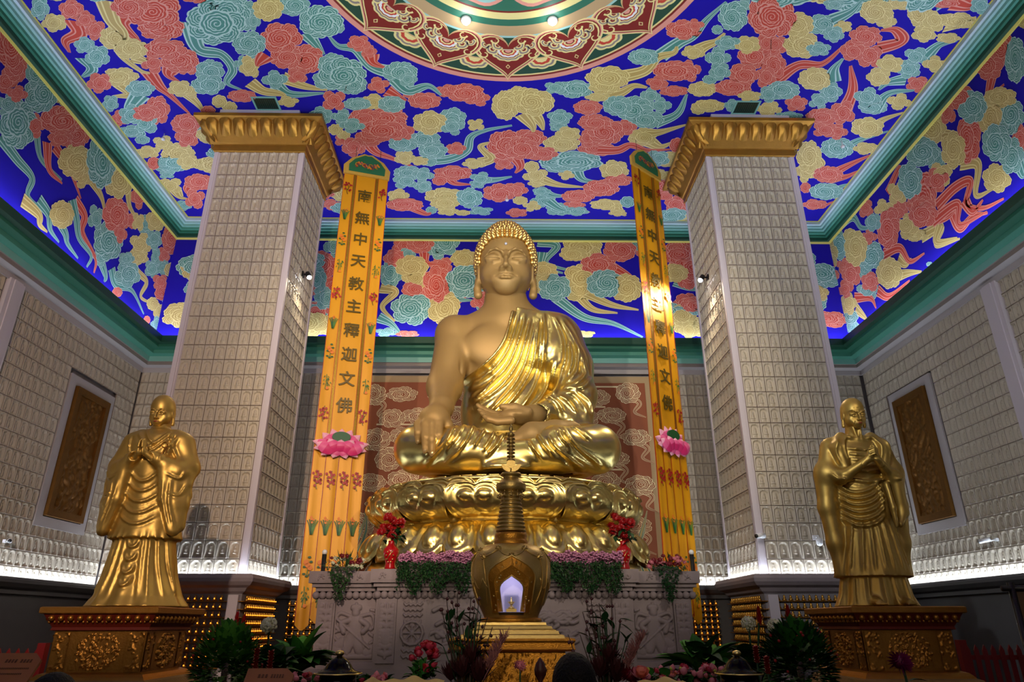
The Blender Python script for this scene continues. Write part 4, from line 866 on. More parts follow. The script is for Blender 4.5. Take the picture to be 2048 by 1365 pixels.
def petal_mesh(prof, half, topf, offf, nu=33, nv=30):
    """grid over angle u in -1..1 and profile v; returns local points for petal centred on angle 0 (towards -y)"""
    pr = smooth_line(prof, 60); u = np.linspace(-1, 1, nu)[:, None]; v = np.linspace(0, 1, nv)[None, :]*topf(u)
    r = np.interp(v, np.linspace(0, 1, 60), pr[:, 0]); q = np.interp(v, np.linspace(0, 1, 60), pr[:, 1])
    dr = np.gradient(pr[:, 0]); dz = np.gradient(pr[:, 1]); L = np.hypot(dr, dz); nr = np.interp(v, np.linspace(0, 1, 60), dz/L); nz = np.interp(v, np.linspace(0, 1, 60), -dr/L)
    o = offf(u, v, topf(u)); sg = 1 if prof[-1][1] > prof[0][1] else -1
    r = r+sg*nr*o; q = q+sg*nz*o; wid = half(u, v)
    return r, wid, q-.80
def petals(name, n, a0, prof, half, topf, offf, flip):
    r, w, q = petal_mesh(prof, half, topf, offf)
    for k in range(n):
        a = (k+a0)*2*PI/n; ph = a+w
        V = np.stack([np.sin(ph)*r*TSX, -np.cos(ph)*r*TSY, q], -1)
        MB().grid(V, 0, True, flip).build(name, M['leaf'], THR)
hw = PI/16
g = lambda x, c, s: np.exp(-((x-c)/s)**2)
def off_low(u, v, t):
    bd = np.hypot((np.abs(u)-.46)/.30, (v-.56)/.26); e = np.minimum(1-np.abs(u), (t-v)*1.5)
    lob = np.hypot((np.abs(u)-.46)/.50, (v-.50)/.48)
    return .015+.13*np.sqrt(np.clip(1-bd**2, 0, 1))+.022*g(lob, .78, .05)+.022*g(lob, .93, .04)-.03*g(u, 0, .07)*(v > .3)-.05*np.clip(1-e/.12, 0, 1)
petals('lower_petal', 16, 0, [(2.26, 1.68), (2.40, 1.64), (2.56, 1.52), (2.70, 1.36), (2.80, 1.20), (2.88, 1.06)], lambda u, v: u*hw*1.0+0*v,
       lambda u: 1-.20*g(u, 0, .13)-.22*np.abs(u)**5, off_low, False)
def off_up(u, v, t):
    e = np.minimum((1-np.abs(u))*.9, (t-v)*1.1); bd = np.hypot((np.abs(u)-.30)/.24, (v-.60)/.13)
    heart = np.hypot((np.abs(u)-.34)/.60, (v-.58)/.42)
    return .02+.035*g(e, .03, .03)+.022*g(heart, .85, .045)+.022*g(heart, .64, .05)-.05*np.clip(1-heart, 0, 1)+.075*np.sqrt(np.clip(1-bd**2, 0, 1))
petals('upper_petal', 16, .5, [(2.24, 1.74), (2.50, 1.80), (2.68, 1.93), (2.74, 2.08), (2.72, 2.22), (2.70, 2.31)], lambda u, v: u*hw*(.80+.22*np.clip(v*2.2, 0, 1)),
       lambda u: 1-.13*g(u, 0, .14)-.30*np.abs(u)**6, off_up, True)
petals('inner_petal', 16, 0, [(2.30, 1.80), (2.55, 1.95), (2.63, 2.15), (2.62, 2.30), (2.60, 2.42)], lambda u, v: u*hw*(.85+.17*np.clip(v*2, 0, 1)),
       lambda u: 1-.12*g(u, 0, .14)-.30*np.abs(u)**6, lambda u, v, t: off_up(u, v*1.0, t)*.8, True)
# ripples of cloth over the front of the seat
rz_ = random.Random(2)
for i in range(14):
    a = rz_.uniform(-.75, .75); a = -.75+i*.11; r0 = rz_.uniform(2.12, 2.36); t = np.linspace(-.045, .045, 9); q = float(np.interp(r0, [1.9, 2.2, 2.38], [2.56, 2.50, 2.47]))
    MB().tube(np.stack([np.sin(a+t)*r0, -np.cos(a+t)*r0*TSY, 0*t+q-.80+.004], 1), .018, 6).build('cloth_ripple', M['leaf'], THR)

# ------------------------------------------------------------------ carved stone altar
AY, AYC = 11.6, 11.42
ALT = empty('stone_altar', (X0, AY, 0), 0, 'long grey stone altar with carved panels, carrying the lotus throne', 'altar')
HWW, HWC = 3.13, 2.12
def slab(mb, hx, y0, y1, z0, z1): mb.box((-hx, y0-AY, E+z0), (hx, y1-AY, E+z1))
b = MB(); slab(b, HWW-.14, AY+.14, 13.2, -1.0, .45); slab(b, HWC-.10, AYC+.12, 13.2, -1.0, .45); slab(b, 2.62, 13.2, 17.0, -1.0, .70); b.build('body', M['stone'], ALT)
b = MB(); slab(b, HWW+.1, AY-.1, 13.2, -E, -.62); slab(b, HWW, AY, 13.2, -.62, -.52); slab(b, 2.7, 13.2, 17.0, -E, -1.0); b.build('plinth', M['stone'], ALT)
b = MB()
for hx, y0 in ((HWW, AY), (HWC, AYC)):
    slab(b, hx, y0, 13.3, .62, .80 if hx == HWW else .82); slab(b, hx-.05, y0+.05, 13.2, .56, .62); slab(b, hx-.10, y0+.10, 13.2, .50, .56)
slab(b, 2.62, 13.3, 17.0, .70, .80); b.build('top_slab', M['stone'], ALT)
b = MB()
for hx, y0 in ((HWW-.06, AY+.06), (HWC-.06, AYC+.06)):
    n = int(2*hx/.105)
    for i in range(n):
        x = -hx+(i+.5)*2*hx/n
        if hx < 2.5 or abs(x) > HWC-.1: b.ball((x, y0+.05-AY, E+.44), .06, 12)
    if hx > 2.5:
        for sx in (-1, 1):
            for i in range(14): b.ball((sx*(hx-.05), .12+i*.105, E+.44), .06, 12)
b.build('bead_course', M['stone'], ALT)
def hmap(w, h, lines, nu=None, soft=.32):
    """relief heights from strokes given in unit-height coordinates: (width, height scale, points)"""
    nu = nu or int(96*w/h)+8; nv = 100; X, Z_ = np.meshgrid(np.linspace(0, w/h, nu), np.linspace(0, 1, nv), indexing='ij'); H = np.zeros_like(X)
    for wd, hs, p in lines:
        d, q = seg_dist(X, Z_, smooth_line(p, 12) if len(p) > 2 else p); H = np.maximum(H, hs*np.clip(1-(d/wd)**2, 0, 1)**soft)
    return H
def scrolls(asp, seed, n=9):
    r = random.Random(seed); L = []
    for i in range(n):
        cx = (i+.5)/n*asp; cy = .5+.12*(-1)**i; t = np.linspace(0, 4.6, 10); sg = (-1)**i
        L.append((.07, 1, [(cx+(.34-.06*a)*math.cos(sg*a+i), cy+(.34-.06*a)*math.sin(sg*a+i)) for a in t])); L.append((.09, .8, [(cx-.3, .2), (cx, .75+.1*sg), (cx+.3, .3)]))
    return L
def warrior(asp, m=1):
    c = asp/2; f = lambda x, z_: (c+m*x, z_)
    return [(.075, 1, [f(0, .80), f(0, .84)]), (.06, .8, [f(-.05, .90), f(.05, .90)]), (.03, .7, [f(0, .9), f(0, .97)]), (.13, .9, [f(0, .66), f(-.01, .45)]), (.10, .8, [f(-.02, .42), f(-.12, .18)]), (.10, .8, [f(.02, .42), f(.13, .18)]),
            (.055, 1, [f(-.1, .68), f(-.24, .58), f(-.16, .48)]), (.055, 1, [f(.1, .68), f(.25, .62), f(.2, .48)]), (.03, 1, [f(.34, .70), f(-.3, .20)]), (.035, .7, [f(-.1, .75), f(-.3, .78), f(-.36, .60), f(-.3, .52)]), (.035, .7, [f(.1, .75), f(.3, .8), f(.38, .62), f(.28, .5)]),
            (.03, .6, [f(.3, .5), f(.4, .44), f(.32, .34)]), (.03, .6, [f(-.28, .45), f(-.4, .36), f(-.3, .28)]), (.09, .7, [f(-.25, .13), f(-.33, .17)]), (.08, .7, [f(.25, .13), f(.34, .18)]), (.05, .6, [f(-.38, .06), f(.38, .06)]), (.03, .6, [f(-.38, .84), f(-.28, .86)]), (.09, .65, [f(.3, .24), f(.22, .30)]),
            (.025, .8, [f(-.05, .55), f(.1, .5), f(.17, .3), f(.1, .1)]), (.025, .8, [f(.02, .55), f(-.12, .4), f(-.2, .2)])]
def wheel(asp):
    c = asp/2; L = [(.03, 1, [(c+.20*math.cos(a), .46+.20*math.sin(a)) for a in np.linspace(0, 2*PI, 24)]), (.05, 1, [(c, .45), (c, .47)])]
    L += [(.018, .8, [(c, .46), (c+.19*math.cos(a), .46+.19*math.sin(a))]) for a in np.arange(8)*PI/4]
    for k, zz in enumerate((.06, .16, .76, .86, .95)): L.append((.022, .7, [(.08+i*(asp-.16)/8, zz+.02*(-1)**i) for i in range(9)]))
    for zz in (.30, .62): L += [(.02, .6, [(x, zz-.04), (x, zz+.06)]) for x in np.linspace(.1, asp-.1, 6)]
    return L
def vine(asp):
    c = asp/2; L = [(.03, .8, [(c, .05+.1*i) for i in range(10)])]
    for i in range(7): L += [(.05, .9, [(c, .1+.12*i), (c+s_*.16, .16+.12*i), (c+s_*.1, .21+.12*i)]) for s_ in (-1, 1)]
    L.append((.13, 1, [(c, .36), (c, .42)])); return L
def cloudp(asp, seed):
    r = random.Random(seed); L = []
    for i in range(12):
        x, z_ = r.uniform(.1, asp-.1), r.uniform(.1, .9); L.append((.04, .9, [(x-.2, z_), (x-.05, z_+.06), (x+.1, z_-.02), (x+.25, z_+.04)])); L.append((.07, .8, [(x, z_), (x+.05, z_+.03)]))
    return L
AXC = lambda px, y: at(px, 1250, y)[0]-X0
pil = MB(); car = MB(); pan = None
for sx in (-1, 1):
    yw, yc = .14, AYC+.12-AY
    for (x0, x1, y, kind) in ((2.72, 2.93, yw, 'v'), (2.02-.08, 1.72, yc, 'v'), (2.06, 2.66, yw, 'w'), (1.23, 1.64, yc, 'h'), (.42, 1.15, yc, 'c')):
        a, b_ = sorted((sx*x0, sx*x1)); w, h = b_-a, .84; z0 = E-.50
        L = {'v': vine, 'w': lambda s_: warrior(s_, sx), 'h': wheel, 'c': lambda s_: cloudp(s_, 5+sx)}[kind](w/h); H = hmap(w, h, L)
        fr = MB()
        if kind == 'v': fr.box((a-.03, y-.05, z0-.04), (b_+.03, y+.01, z0+h+.04)); dy = -.052
        else: dy = -.006
        relief(fr, (a, y+dy, z0), (w, 0, 0), (0, 0, h), (0, -1, 0), H*(.035 if kind == 'v' else .075)-(.0 if kind == 'v' else .0))
        fr.build('carved_pilaster' if kind == 'v' else 'carved_panel', M['stone'], ALT)
for (x0, x1, y) in ((-HWW+.04, -HWC-.04, 0), (HWC+.04, HWW-.04, 0), (-HWC+.04, HWC-.04, AYC-AY)):
    w, h = x1-x0, .13; zt = E+(.645 if y == 0 else .655); n = max(3, int(w/.28)); f = MB(); relief(f, (x0, y-.004, zt), (w, 0, 0), (0, 0, h), (0, -1, 0), hmap(w, h, scrolls(w/h, 3, n*1), nu=int(w/.010))*.026); f.build('scroll_frieze', M['stone'], ALT)

# ------------------------------------------------------------------ long embroidered banners
M['silk'] = mat('yellow_silk', (214, 150, 16), .44, .1, var=.04, scale=3, spec=.4); M['silk_gold'] = mat('gold_brocade', (150, 116, 30), .35, .6, var=.5, scale=60, bump=.3, bscale=90)
M['board'] = mat('banner_gold_border', (208, 168, 70), .5, .2, var=.15, scale=20); M['felt'] = mat('banner_green_ground', (30, 106, 66), .7)
M['orange'] = mat('thread_orange', (222, 120, 24), .5); M['crim'] = mat('thread_crimson', (170, 26, 30), .5); M['lgreen'] = mat('thread_green', (70, 120, 44), .5); M['dgreen'] = mat('thread_dark_green', (20, 84, 40), .5)
M['pink'] = mat('lotus_pink', (208, 40, 110), .5); M['ppink'] = mat('lotus_pale_pink', (240, 170, 196), .5); M['thread'] = mat('thread_bronze', (92, 74, 20), .4, .3); M['redline'] = mat('red_piping', (176, 36, 18), .5); M['violet'] = mat('thread_violet', (86, 50, 110), .5)
TM = [M['crim'], M['lgreen'], M['dgreen'], M['orange'], M['thread'], M['silk'], M['violet'], M['silk_gold'], M['felt'], M['pink'], M['ppink']]
def motif(mu, kind, c, s_, k0=6):
    cx, cz = c; r = random.Random(int(cz*100)); S = lambda pts, w, mi, k=k0: mu.strip(smooth_line([(cx+a*s_, cz+b*s_) for a, b in pts], 8), w*s_, mi, k)
    def dot(a, b, q, mi, k=k0+2, n=7, sq=1): t = np.arange(n)*2*PI/n; mu.poly(np.array([cx+a*s_, cz+b*s_])+np.stack([np.cos(t), np.sin(t)*sq], 1)*q*s_, mi, k)
    if kind == 0:      # plum blossom
        S([(.05, -1), (-.1, -.4), (.15, .1), (-.05, .6), (.1, 1)], .05, 4); S([(.0, -.3), (-.35, .1), (-.3, .5)], .035, 4); S([(.1, .1), (.4, .5)], .03, 4)
        for i in range(15): dot(r.uniform(-.5, .5), r.uniform(-.65, .95), .15, 0); 
    elif kind == 1:    # orchid
        for a in (-.5, -.3, -.12, .1, .3, .5): S([(a*.2, -1), (a*.6, -.1), (a*1.1, .7-abs(a)*.5)], .05, 1 if a > 0 else 2)
        for i in range(4): dot(r.uniform(-.2, .3), r.uniform(.2, .8), .12, 3)
    elif kind == 2:    # chrysanthemum
        S([(0, -.9), (.05, 0), (0, .6)], .04, 1)
        for a, b in ((0, .15), (.25, -.1), (-.2, .45)): dot(a, b, .26, 3, k0+2, 9)
        for a, b in ((-.3, -.7), (.3, -.75), (.0, -.9), (.3, .5), (-.3, .0), (.1, .95)): dot(a, b, .2, 2, k0+1, 5, .6)
    else:              # bamboo
        S([(-.15, -1), (-.05, 0), (-.1, 1)], .04, 1); S([(.15, -.8), (.12, .3)], .03, 1); dot(.1, -.85, .2, 3)
        for i in range(12):
            a, b = r.uniform(-.4, .4), r.uniform(-.4, .9); S([(a, b), (a+.12*(1 if a > 0 else -1), b-.2)], .05, 1 if i % 3 else 2)
def glyph(ch, size, m, parent, name='character'):
    cu = bpy.data.curves.new('t', 'FONT'); cu.body = ch; cu.size = size; cu.align_x = 'CENTER'; cu.extrude = .006; cu.offset = size*.012; cu.resolution_u = 3
    o = bpy.data.objects.new('t', cu); COL.objects.link(o); dg = bpy.context.evaluated_depsgraph_get(); me = bpy.data.meshes.new_from_object(o.evaluated_get(dg)); bpy.data.objects.remove(o)
    return _finish(me, name, m, parent)
def banner(ang, c, left):
    e = empty('silk_banner', (c[0], c[1], 0), ang, 'long yellow silk banner with embroidered characters, hanging beside the '+('left pillar' if left else 'right pillar'), 'banner', 'yellow ritual banners')
    wv = lambda x, q: .003*np.sin(q*5+x*7)+.007*np.sin(x*19+q*.4)+.006*np.sin(x*33+q*.7)
    def sheet(name, x0, x1, z0, z1, y, m, nx=6, nz=120, point=False):
        X, Z_ = np.meshgrid(np.linspace(x0, x1, nx), np.linspace(z0, z1, nz), indexing='ij')
        if point: Z_ = Z_-(1-np.abs((X-(x0+x1)/2)/((x1-x0)/2)))*.12*(1-(Z_-z0)/(z1-z0))
        f = np.stack([X, y+wv(X, Z_), E+Z_], -1); m_ = MB(); m_.grid(f, 0, True); b_ = f.copy(); b_[..., 1] += .012; m_.grid(b_, 0, True, True); return m_.build(name, m, e)
    zt, zl = 10.36, 3.5
    for s_, x0, x1, y in (('side_strip', -.53, -.30, 0), ('side_strip', .30, .53, 0), ('centre_strip', -.23, .23, 0)): sheet(s_, x0, x1, zl, zt, y, M['silk'])
    for x0 in (-.30, .23): sheet('brocade_band', x0, x0+.07, zl, zt, -.004, M['silk_gold'], 3)
    for x0 in (-.535, -.304, -.234, .228, .298, .528): sheet('red_piping', x0, x0+.009, zl, zt, -.009, M['redline'], 2)
    bot = (0.0, .12, .05, .18) if left else (.15, .05, .2, .1)
    for i in range(4):
        x0 = -.53+i*.265; sheet('tail_strip', x0+.004, x0+.258, bot[i], zl, .0, M['silk'], 6, 70, True); sheet('red_piping', x0-.002, x0+.008, bot[i]+.05, zl, -.008, M['redline'], 2, 70)
    mu = Mural((0, -.034, 0), (1, 0, 0), (0, 0, 1), (0, -1, 0))
    def put(*a): mu.mb = MB(); motif(mu, *a); mu.mb.build('embroidered_flower', TM, e)
    for i, q in enumerate(np.linspace(9.85, 4.15, 9)):
        for x in (-.415, .415): put(i % 4, (x, E+q+(0 if x < 0 else -.03)), .17)
    for i, q in enumerate((2.75, 1.85, 1.05, .5)):
        for j in range(4): put((0, 1, 2, 3)[i], (-.40+j*.265, E+q), .19)
    txt = '\u5357\u7121\u4e2d\u5929\u6559\u4e3b\u91cb\u8fe6\u6587\u4f5b'; py = (392, 436, 478, 521, 567, 612, 660, 708, 757, 810)
    for ch, p in zip(txt, py):
        q = at(733-(p-392)*.093, p, 14.2)[2]; o = glyph(ch, .36, M['thread'], e); o.rotation_euler = (PI/2, 0, 0); o.location = (0, -.034, q-.15)
    # scalloped green head piece
    t = [(-.56, 0), (.56, 0), (.57, .26), (.40, .50), (.22, .62), (.10, .70), (0, .68), (-.10, .70), (-.22, .62), (-.40, .50), (-.57, .26)]
    hb = MB().prism([(x, -.05, E+zt-.08+q*.92) for x, q in t], (0, .06, 0)).build('head_board', M['board'], e)
    MB().prism([(x*.78, -.06, E+zt+.0+q*.74) for x, q in t], (0, .012, 0)).build('green_ground', M['felt'], hb)
    mu = Mural((0, -.062, 0), (1, 0, 0), (0, 0, 1), (0, -1, 0))
    for i in range(9): x = -.26+i*.065; motif(mu, 2 if i % 3 else 0, (x, E+zt+.2+.05*math.sin(i)), .09); 
    for i in range(7): tt = np.linspace(0, 5, 9); mu.strip(np.stack([-.24+i*.08+.05*np.cos(tt), E+zt+.22+.05*np.sin(tt)], 1), .008, 6 if i % 2 else 5, 12)
    mu.mb.build('embroidered_crest', TM, hb)
    MB().tube([(-.30, -.02, E+zt+.42), (-.30, -.02, ZC)], .006).tube([(.30, -.02, E+zt+.42), (.30, -.02, ZC)], .006).build('hanging_cord', M['black'], e)
    # lotus applique
    lo = empty('lotus_flower', (0, -.05, E+3.45)); lo.parent = e
    def lp(a, L, w, tilt, dy, k):
        nu, nv = 9, 10; u = np.linspace(-1, 1, nu)[:, None]; v = np.linspace(0, 1, nv)[None, :]; wd = w*np.sin(PI*(.12+.88*v)**.9)**.8
        x = u*wd; q = v*L; dpt = -dy-.05*np.sin(PI*v)*(1-u*u)
        ca, sa = math.cos(a), math.sin(a); X = x*ca+q*sa; Z_ = -x*sa+q*ca
        V = np.stack([X, dpt+0*X, Z_*tilt], -1); mi = 1; m_ = MB()
        idx = np.arange(nu*nv).reshape(nu, nv)
        for i in range(nu-1):
            for j in range(nv-1): m_.f.append((idx[i, j], idx[i+1, j], idx[i+1, j+1], idx[i, j+1])); m_.m.append(0 if j < 4 else (1 if j < 7 else 2)); m_.sm.append(True)
        m_.v.append(V.reshape(-1, 3)); m_.n = nu*nv; return m_.build('petal', [M['pink'], M['rose'], M['ppink']], lo)
    for a in (-1.25, -.8, -.4, 0, .4, .8, 1.25): lp(a, .50+.06*abs(a), .15, .95, 0, 0).location = (0, 0, -.08)
    for a in (-1.75, -1.3, -.8, -.3, .3, .8, 1.3, 1.75):
        p_ = lp(PI-a, .36+.12*min(1, abs(a)), .13, .72, .05, 0); p_.location = (a*.06, 0, .02)
    for a in (-1.1, -.55, 0, .55, 1.1): lp(a, .30+.1*abs(a), .15, .85, .10, 0).location = (a*.12, 0, -.12)
    t = np.linspace(0, 2*PI, 20, endpoint=False); MB().prism(np.stack([.19*np.cos(t), 0*t-.03, .20+.11*np.sin(t)], 1), (0, -.05, 0)).build('seed_head', M['dgreen'], lo)
    return e
M['rose'] = mat('lotus_rose', (226, 92, 148), .5)
banner(math.radians(16), (-3.40, 14.22), True); banner(math.radians(40), (3.50, 13.97), False)

# small spot lamps clamped to the inner faces of the pillars, trained on the statue and the banners
def spot_fixture(p, wallx, label, tgt, power):
    e = empty('wall_spotlight', p, 0, label, 'spotlight'); sx = 1 if wallx > p[0] else -1
    MB().tube([(wallx-p[0], .05, .05), (0, .03, .03)], .018).box((wallx-p[0]-.02*sx-.01, -.02, -.02), (wallx-p[0]-.02*sx+.03, .1, .1)).build('bracket', M['black'], e)
    d = Vector(tgt)-Vector(p); q = d.to_track_quat('Z', 'Y').to_matrix(); m_ = MB().lathe([(.03, -.09), (.055, -.08), (.06, .05), (.058, .06)], (0, 0, 0), 14); m_.xform(np.block([[np.array(q), np.zeros((3, 1))], [np.zeros((1, 3)), 1]])); m_.build('lamp_housing', M['black'], e)
    m_ = MB().ball((0, 0, .065), .052, 12); m_.xform(np.block([[np.array(q), np.zeros((3, 1))], [np.zeros((1, 3)), 1]])); m_.build('lens', M['glow'], e)
    v = d.normalized()*.16; return lamp('spot_fixture_light', 'SPOT', Vector(p)+v, Vector(tgt), power, (1, .86, .62), .05, 135, .5)
pL = atx(617, 551, X0-5.75+1.02+.17); pR = atx(1403, 557, X0+5.75-1.02-.17)
spot_fixture(pL, X0-5.75+1.02, 'small bright spotlight on the inner face of the left pillar', (-2.6, 13.3, E+3.6), 110)
spot_fixture(pR, X0+5.75-1.02, 'small bright spotlight on the inner face of the right pillar', (2.2, 13.2, E+3.6), 240)
# ------------------------------------------------------------------ the two standing monks on carved pedestals
M['tan'] = mat('tan_cloth', (150, 116, 66), .7, var=.12, scale=12, bump=.4, bscale=45)
M['statue'] = mat('statue_gold', (190, 158, 82), .46, .8, var=.08, scale=4, bump=.08, bscale=12); M['lip'] = mat('red_lip_paint', (150, 40, 30), .5)
M['ped_red'] = mat('pedestal_red_ground', (110, 34, 16), .5, .2)
def hand_prayer(d, c, side):
    """one upright palm of a praying pair, c = heel of the hand; five fingers"""
    x, y, q = c; s_ = side
    d.ell((x+s_*.024, y-.02, q+.055), (.022, .045, .062), .01)
    for i, (dy, L, r) in enumerate(((-.052, .085, .0115), (-.027, .105, .0125), (-.002, .112, .0125), (.022, .095, .012))):
        b = (x+s_*.020, y+dy-.015, q+.095); m = (x+s_*.016, y+dy-.012, q+.095+L*.55); t = (x+s_*.011, y+dy-.006, q+.095+L)
        d.chain([b, m, t], [r*1.1, r, r*.78], .003)
    d.chain([(x+s_*.03, y+.025, q+.03), (x+s_*.026, y+.048, q+.085), (x+s_*.018, y+.046, q+.118)], [.016, .0135, .010], .006)
def monk_head(C, S, stern=False, tilt=.0):
    R = rot('X', tilt); d = SDF(np.array(C)-S*1.45, np.array(C)+S*1.2, S*.021); s = Scaled(d, C, S, R); face(s, s.P, stern)
    s.ell(s.P(0, .06, .28), (.63, .74, .74), .1); s.cone(s.P(0, .10, -.55), s.P(0, .16, -1.40), .42, .44, .10)
    P_, F = d.mesh(); return relax(P_, F, 2, .5), F
def young_monk():
    d = SDF((-.78, -.62, -.02), (.78, .62, 2.42), .0135)
    fl = lambda a, z_: 1+.055*np.clip(1-z_/.9, 0, 1)*np.cos(9*a+1.2*np.sin(a))+.020*np.cos(13*a)*np.clip(1-z_/1.4, 0, 1)
    d.loft([0, .03, .12, .35, .7, 1.0], [.57, .55, .49, .42, .365, .34], [.48, .46, .41, .35, .30, .28], 0, flute=fl)
    # outer robe, hem at the knee, dipping in front
    d.loft([.78, .86, 1.1, 1.4, 1.7, 1.95, 2.08, 2.16], [.44, .42, .37, .35, .38, .40, .36, .22], [.36, .345, .31, .29, .30, .28, .22, .15], .03, flute=lambda a, z_: 1+.012*np.cos(11*a))
    d.cone((-.24, .0, 2.02), (.24, .0, 2.02), .155, .155, .08); d.cone((0, 0, 2.05), (0, -.01, 2.26), .14, .10, .06)
    for x in (-1, 1):
        # upper arm, forearm, wide hanging sleeve
        d.chain([(x*.33, .0, 2.0), (x*.43, -.03, 1.68), (x*.36, -.17, 1.60)], [.135, .14, .13], .06); d.chain([(x*.38, -.14, 1.60), (x*.11, -.36, 1.76)], [.125, .072], .05)
        d.chain([(x*.42, -.10, 1.55), (x*.44, -.14, 1.2), (x*.47, -.16, .93)], [.12, .10, .07], .05); d.chain([(x*.24, -.28, 1.64), (x*.30, -.27, 1.25), (x*.40, -.26, .88)], [.08, .07, .05], .05)
        d.chain([(x*.33, -.20, 1.55), (x*.37, -.21, 1.2), (x*.44, -.22, .86)], [.10, .09, .055], .06)
        d.chain([(x*.52, -.05, 1.62), (x*.50, -.12, 1.45), (x*.53, -.10, 1.30)], [.05, .045, .03], .03)
        d.ell((x*.10, -.42, 1.74), (.045, .06, .05), .01, op='cut')
    X, Z_ = d.xz()
    cres = [[(-a, b+.05), (-a*.5, b-.03), (0, b-.06), (a*.5, b-.03), (a, b+.05)] for a, b in ((.16, 1.52), (.18, 1.40), (.20, 1.27), (.21, 1.13), (.22, 1.0))]
    cres += [[(-.07, b+.07), (-.05, b), (0, b-.03), (.05, b), (.07, b+.07)] for b in (.70, .55, .40, .26)]
    vee = [[(.20, 2.12), (.10, 1.98), (-.06, 1.84), (-.18, 1.74)], [(-.20, 2.12), (-.08, 1.97), (.05, 1.86)], [(.26, 2.1), (.14, 1.93), (-.02, 1.79)], [(-.12, 2.16), (-.02, 2.02), (.06, 1.95)], [(.30, 2.06), (.24, 1.85), (.22, 1.70)], [(.22, 2.1), (.28, 1.9), (.36, 1.75)], [(-.3, 2.06), (-.27, 1.88), (-.22, 1.75)]]
    slv = [[(x*.50, 1.60), (x*.44, 1.50), (x*.30, 1.55)] for x in (-1, 1)]+[[(x*.52, 1.45), (x*.46, 1.30), (x*.34, 1.32)] for x in (-1, 1)]+[[(x*.36, 1.5), (x*.38, 1.2), (x*.45, .92)] for x in (-1, 1)]+[[(x*.28, 1.45), (x*.31, 1.2), (x*.40, .90)] for x in (-1, 1)]
    skirt = [[(a*.8, .85), (a, .45), (a*1.35, .08)] for a in (-.32, -.22, .22, .32, .40, -.40, .13, -.13)]
    d.raise_xz(ridge_map(X, Z_, cres, .020, .016)+ridge_map(X, Z_, vee, .020, .015)+ridge_map(X, Z_, slv, .015, .014)+ridge_map(X, Z_, skirt, .014, .02), ymax=.02)
    P_, F = d.mesh(); b = (relax(P_, F, 2, .5), F)
    h = SDF((-.14, -.56, 1.66), (.14, -.26, 2.06), .0052)
    for x in (-1, 1): hand_prayer(h, (x*.004, -.40, 1.76), x); h.cone((x*.10, -.34, 1.74), (x*.028, -.41, 1.80), .048, .036, .02)
    P_, F = h.mesh(); return join(b, (relax(P_, F, 1, .4), F), monk_head((0, -.02, 2.43), .225, False, .16))
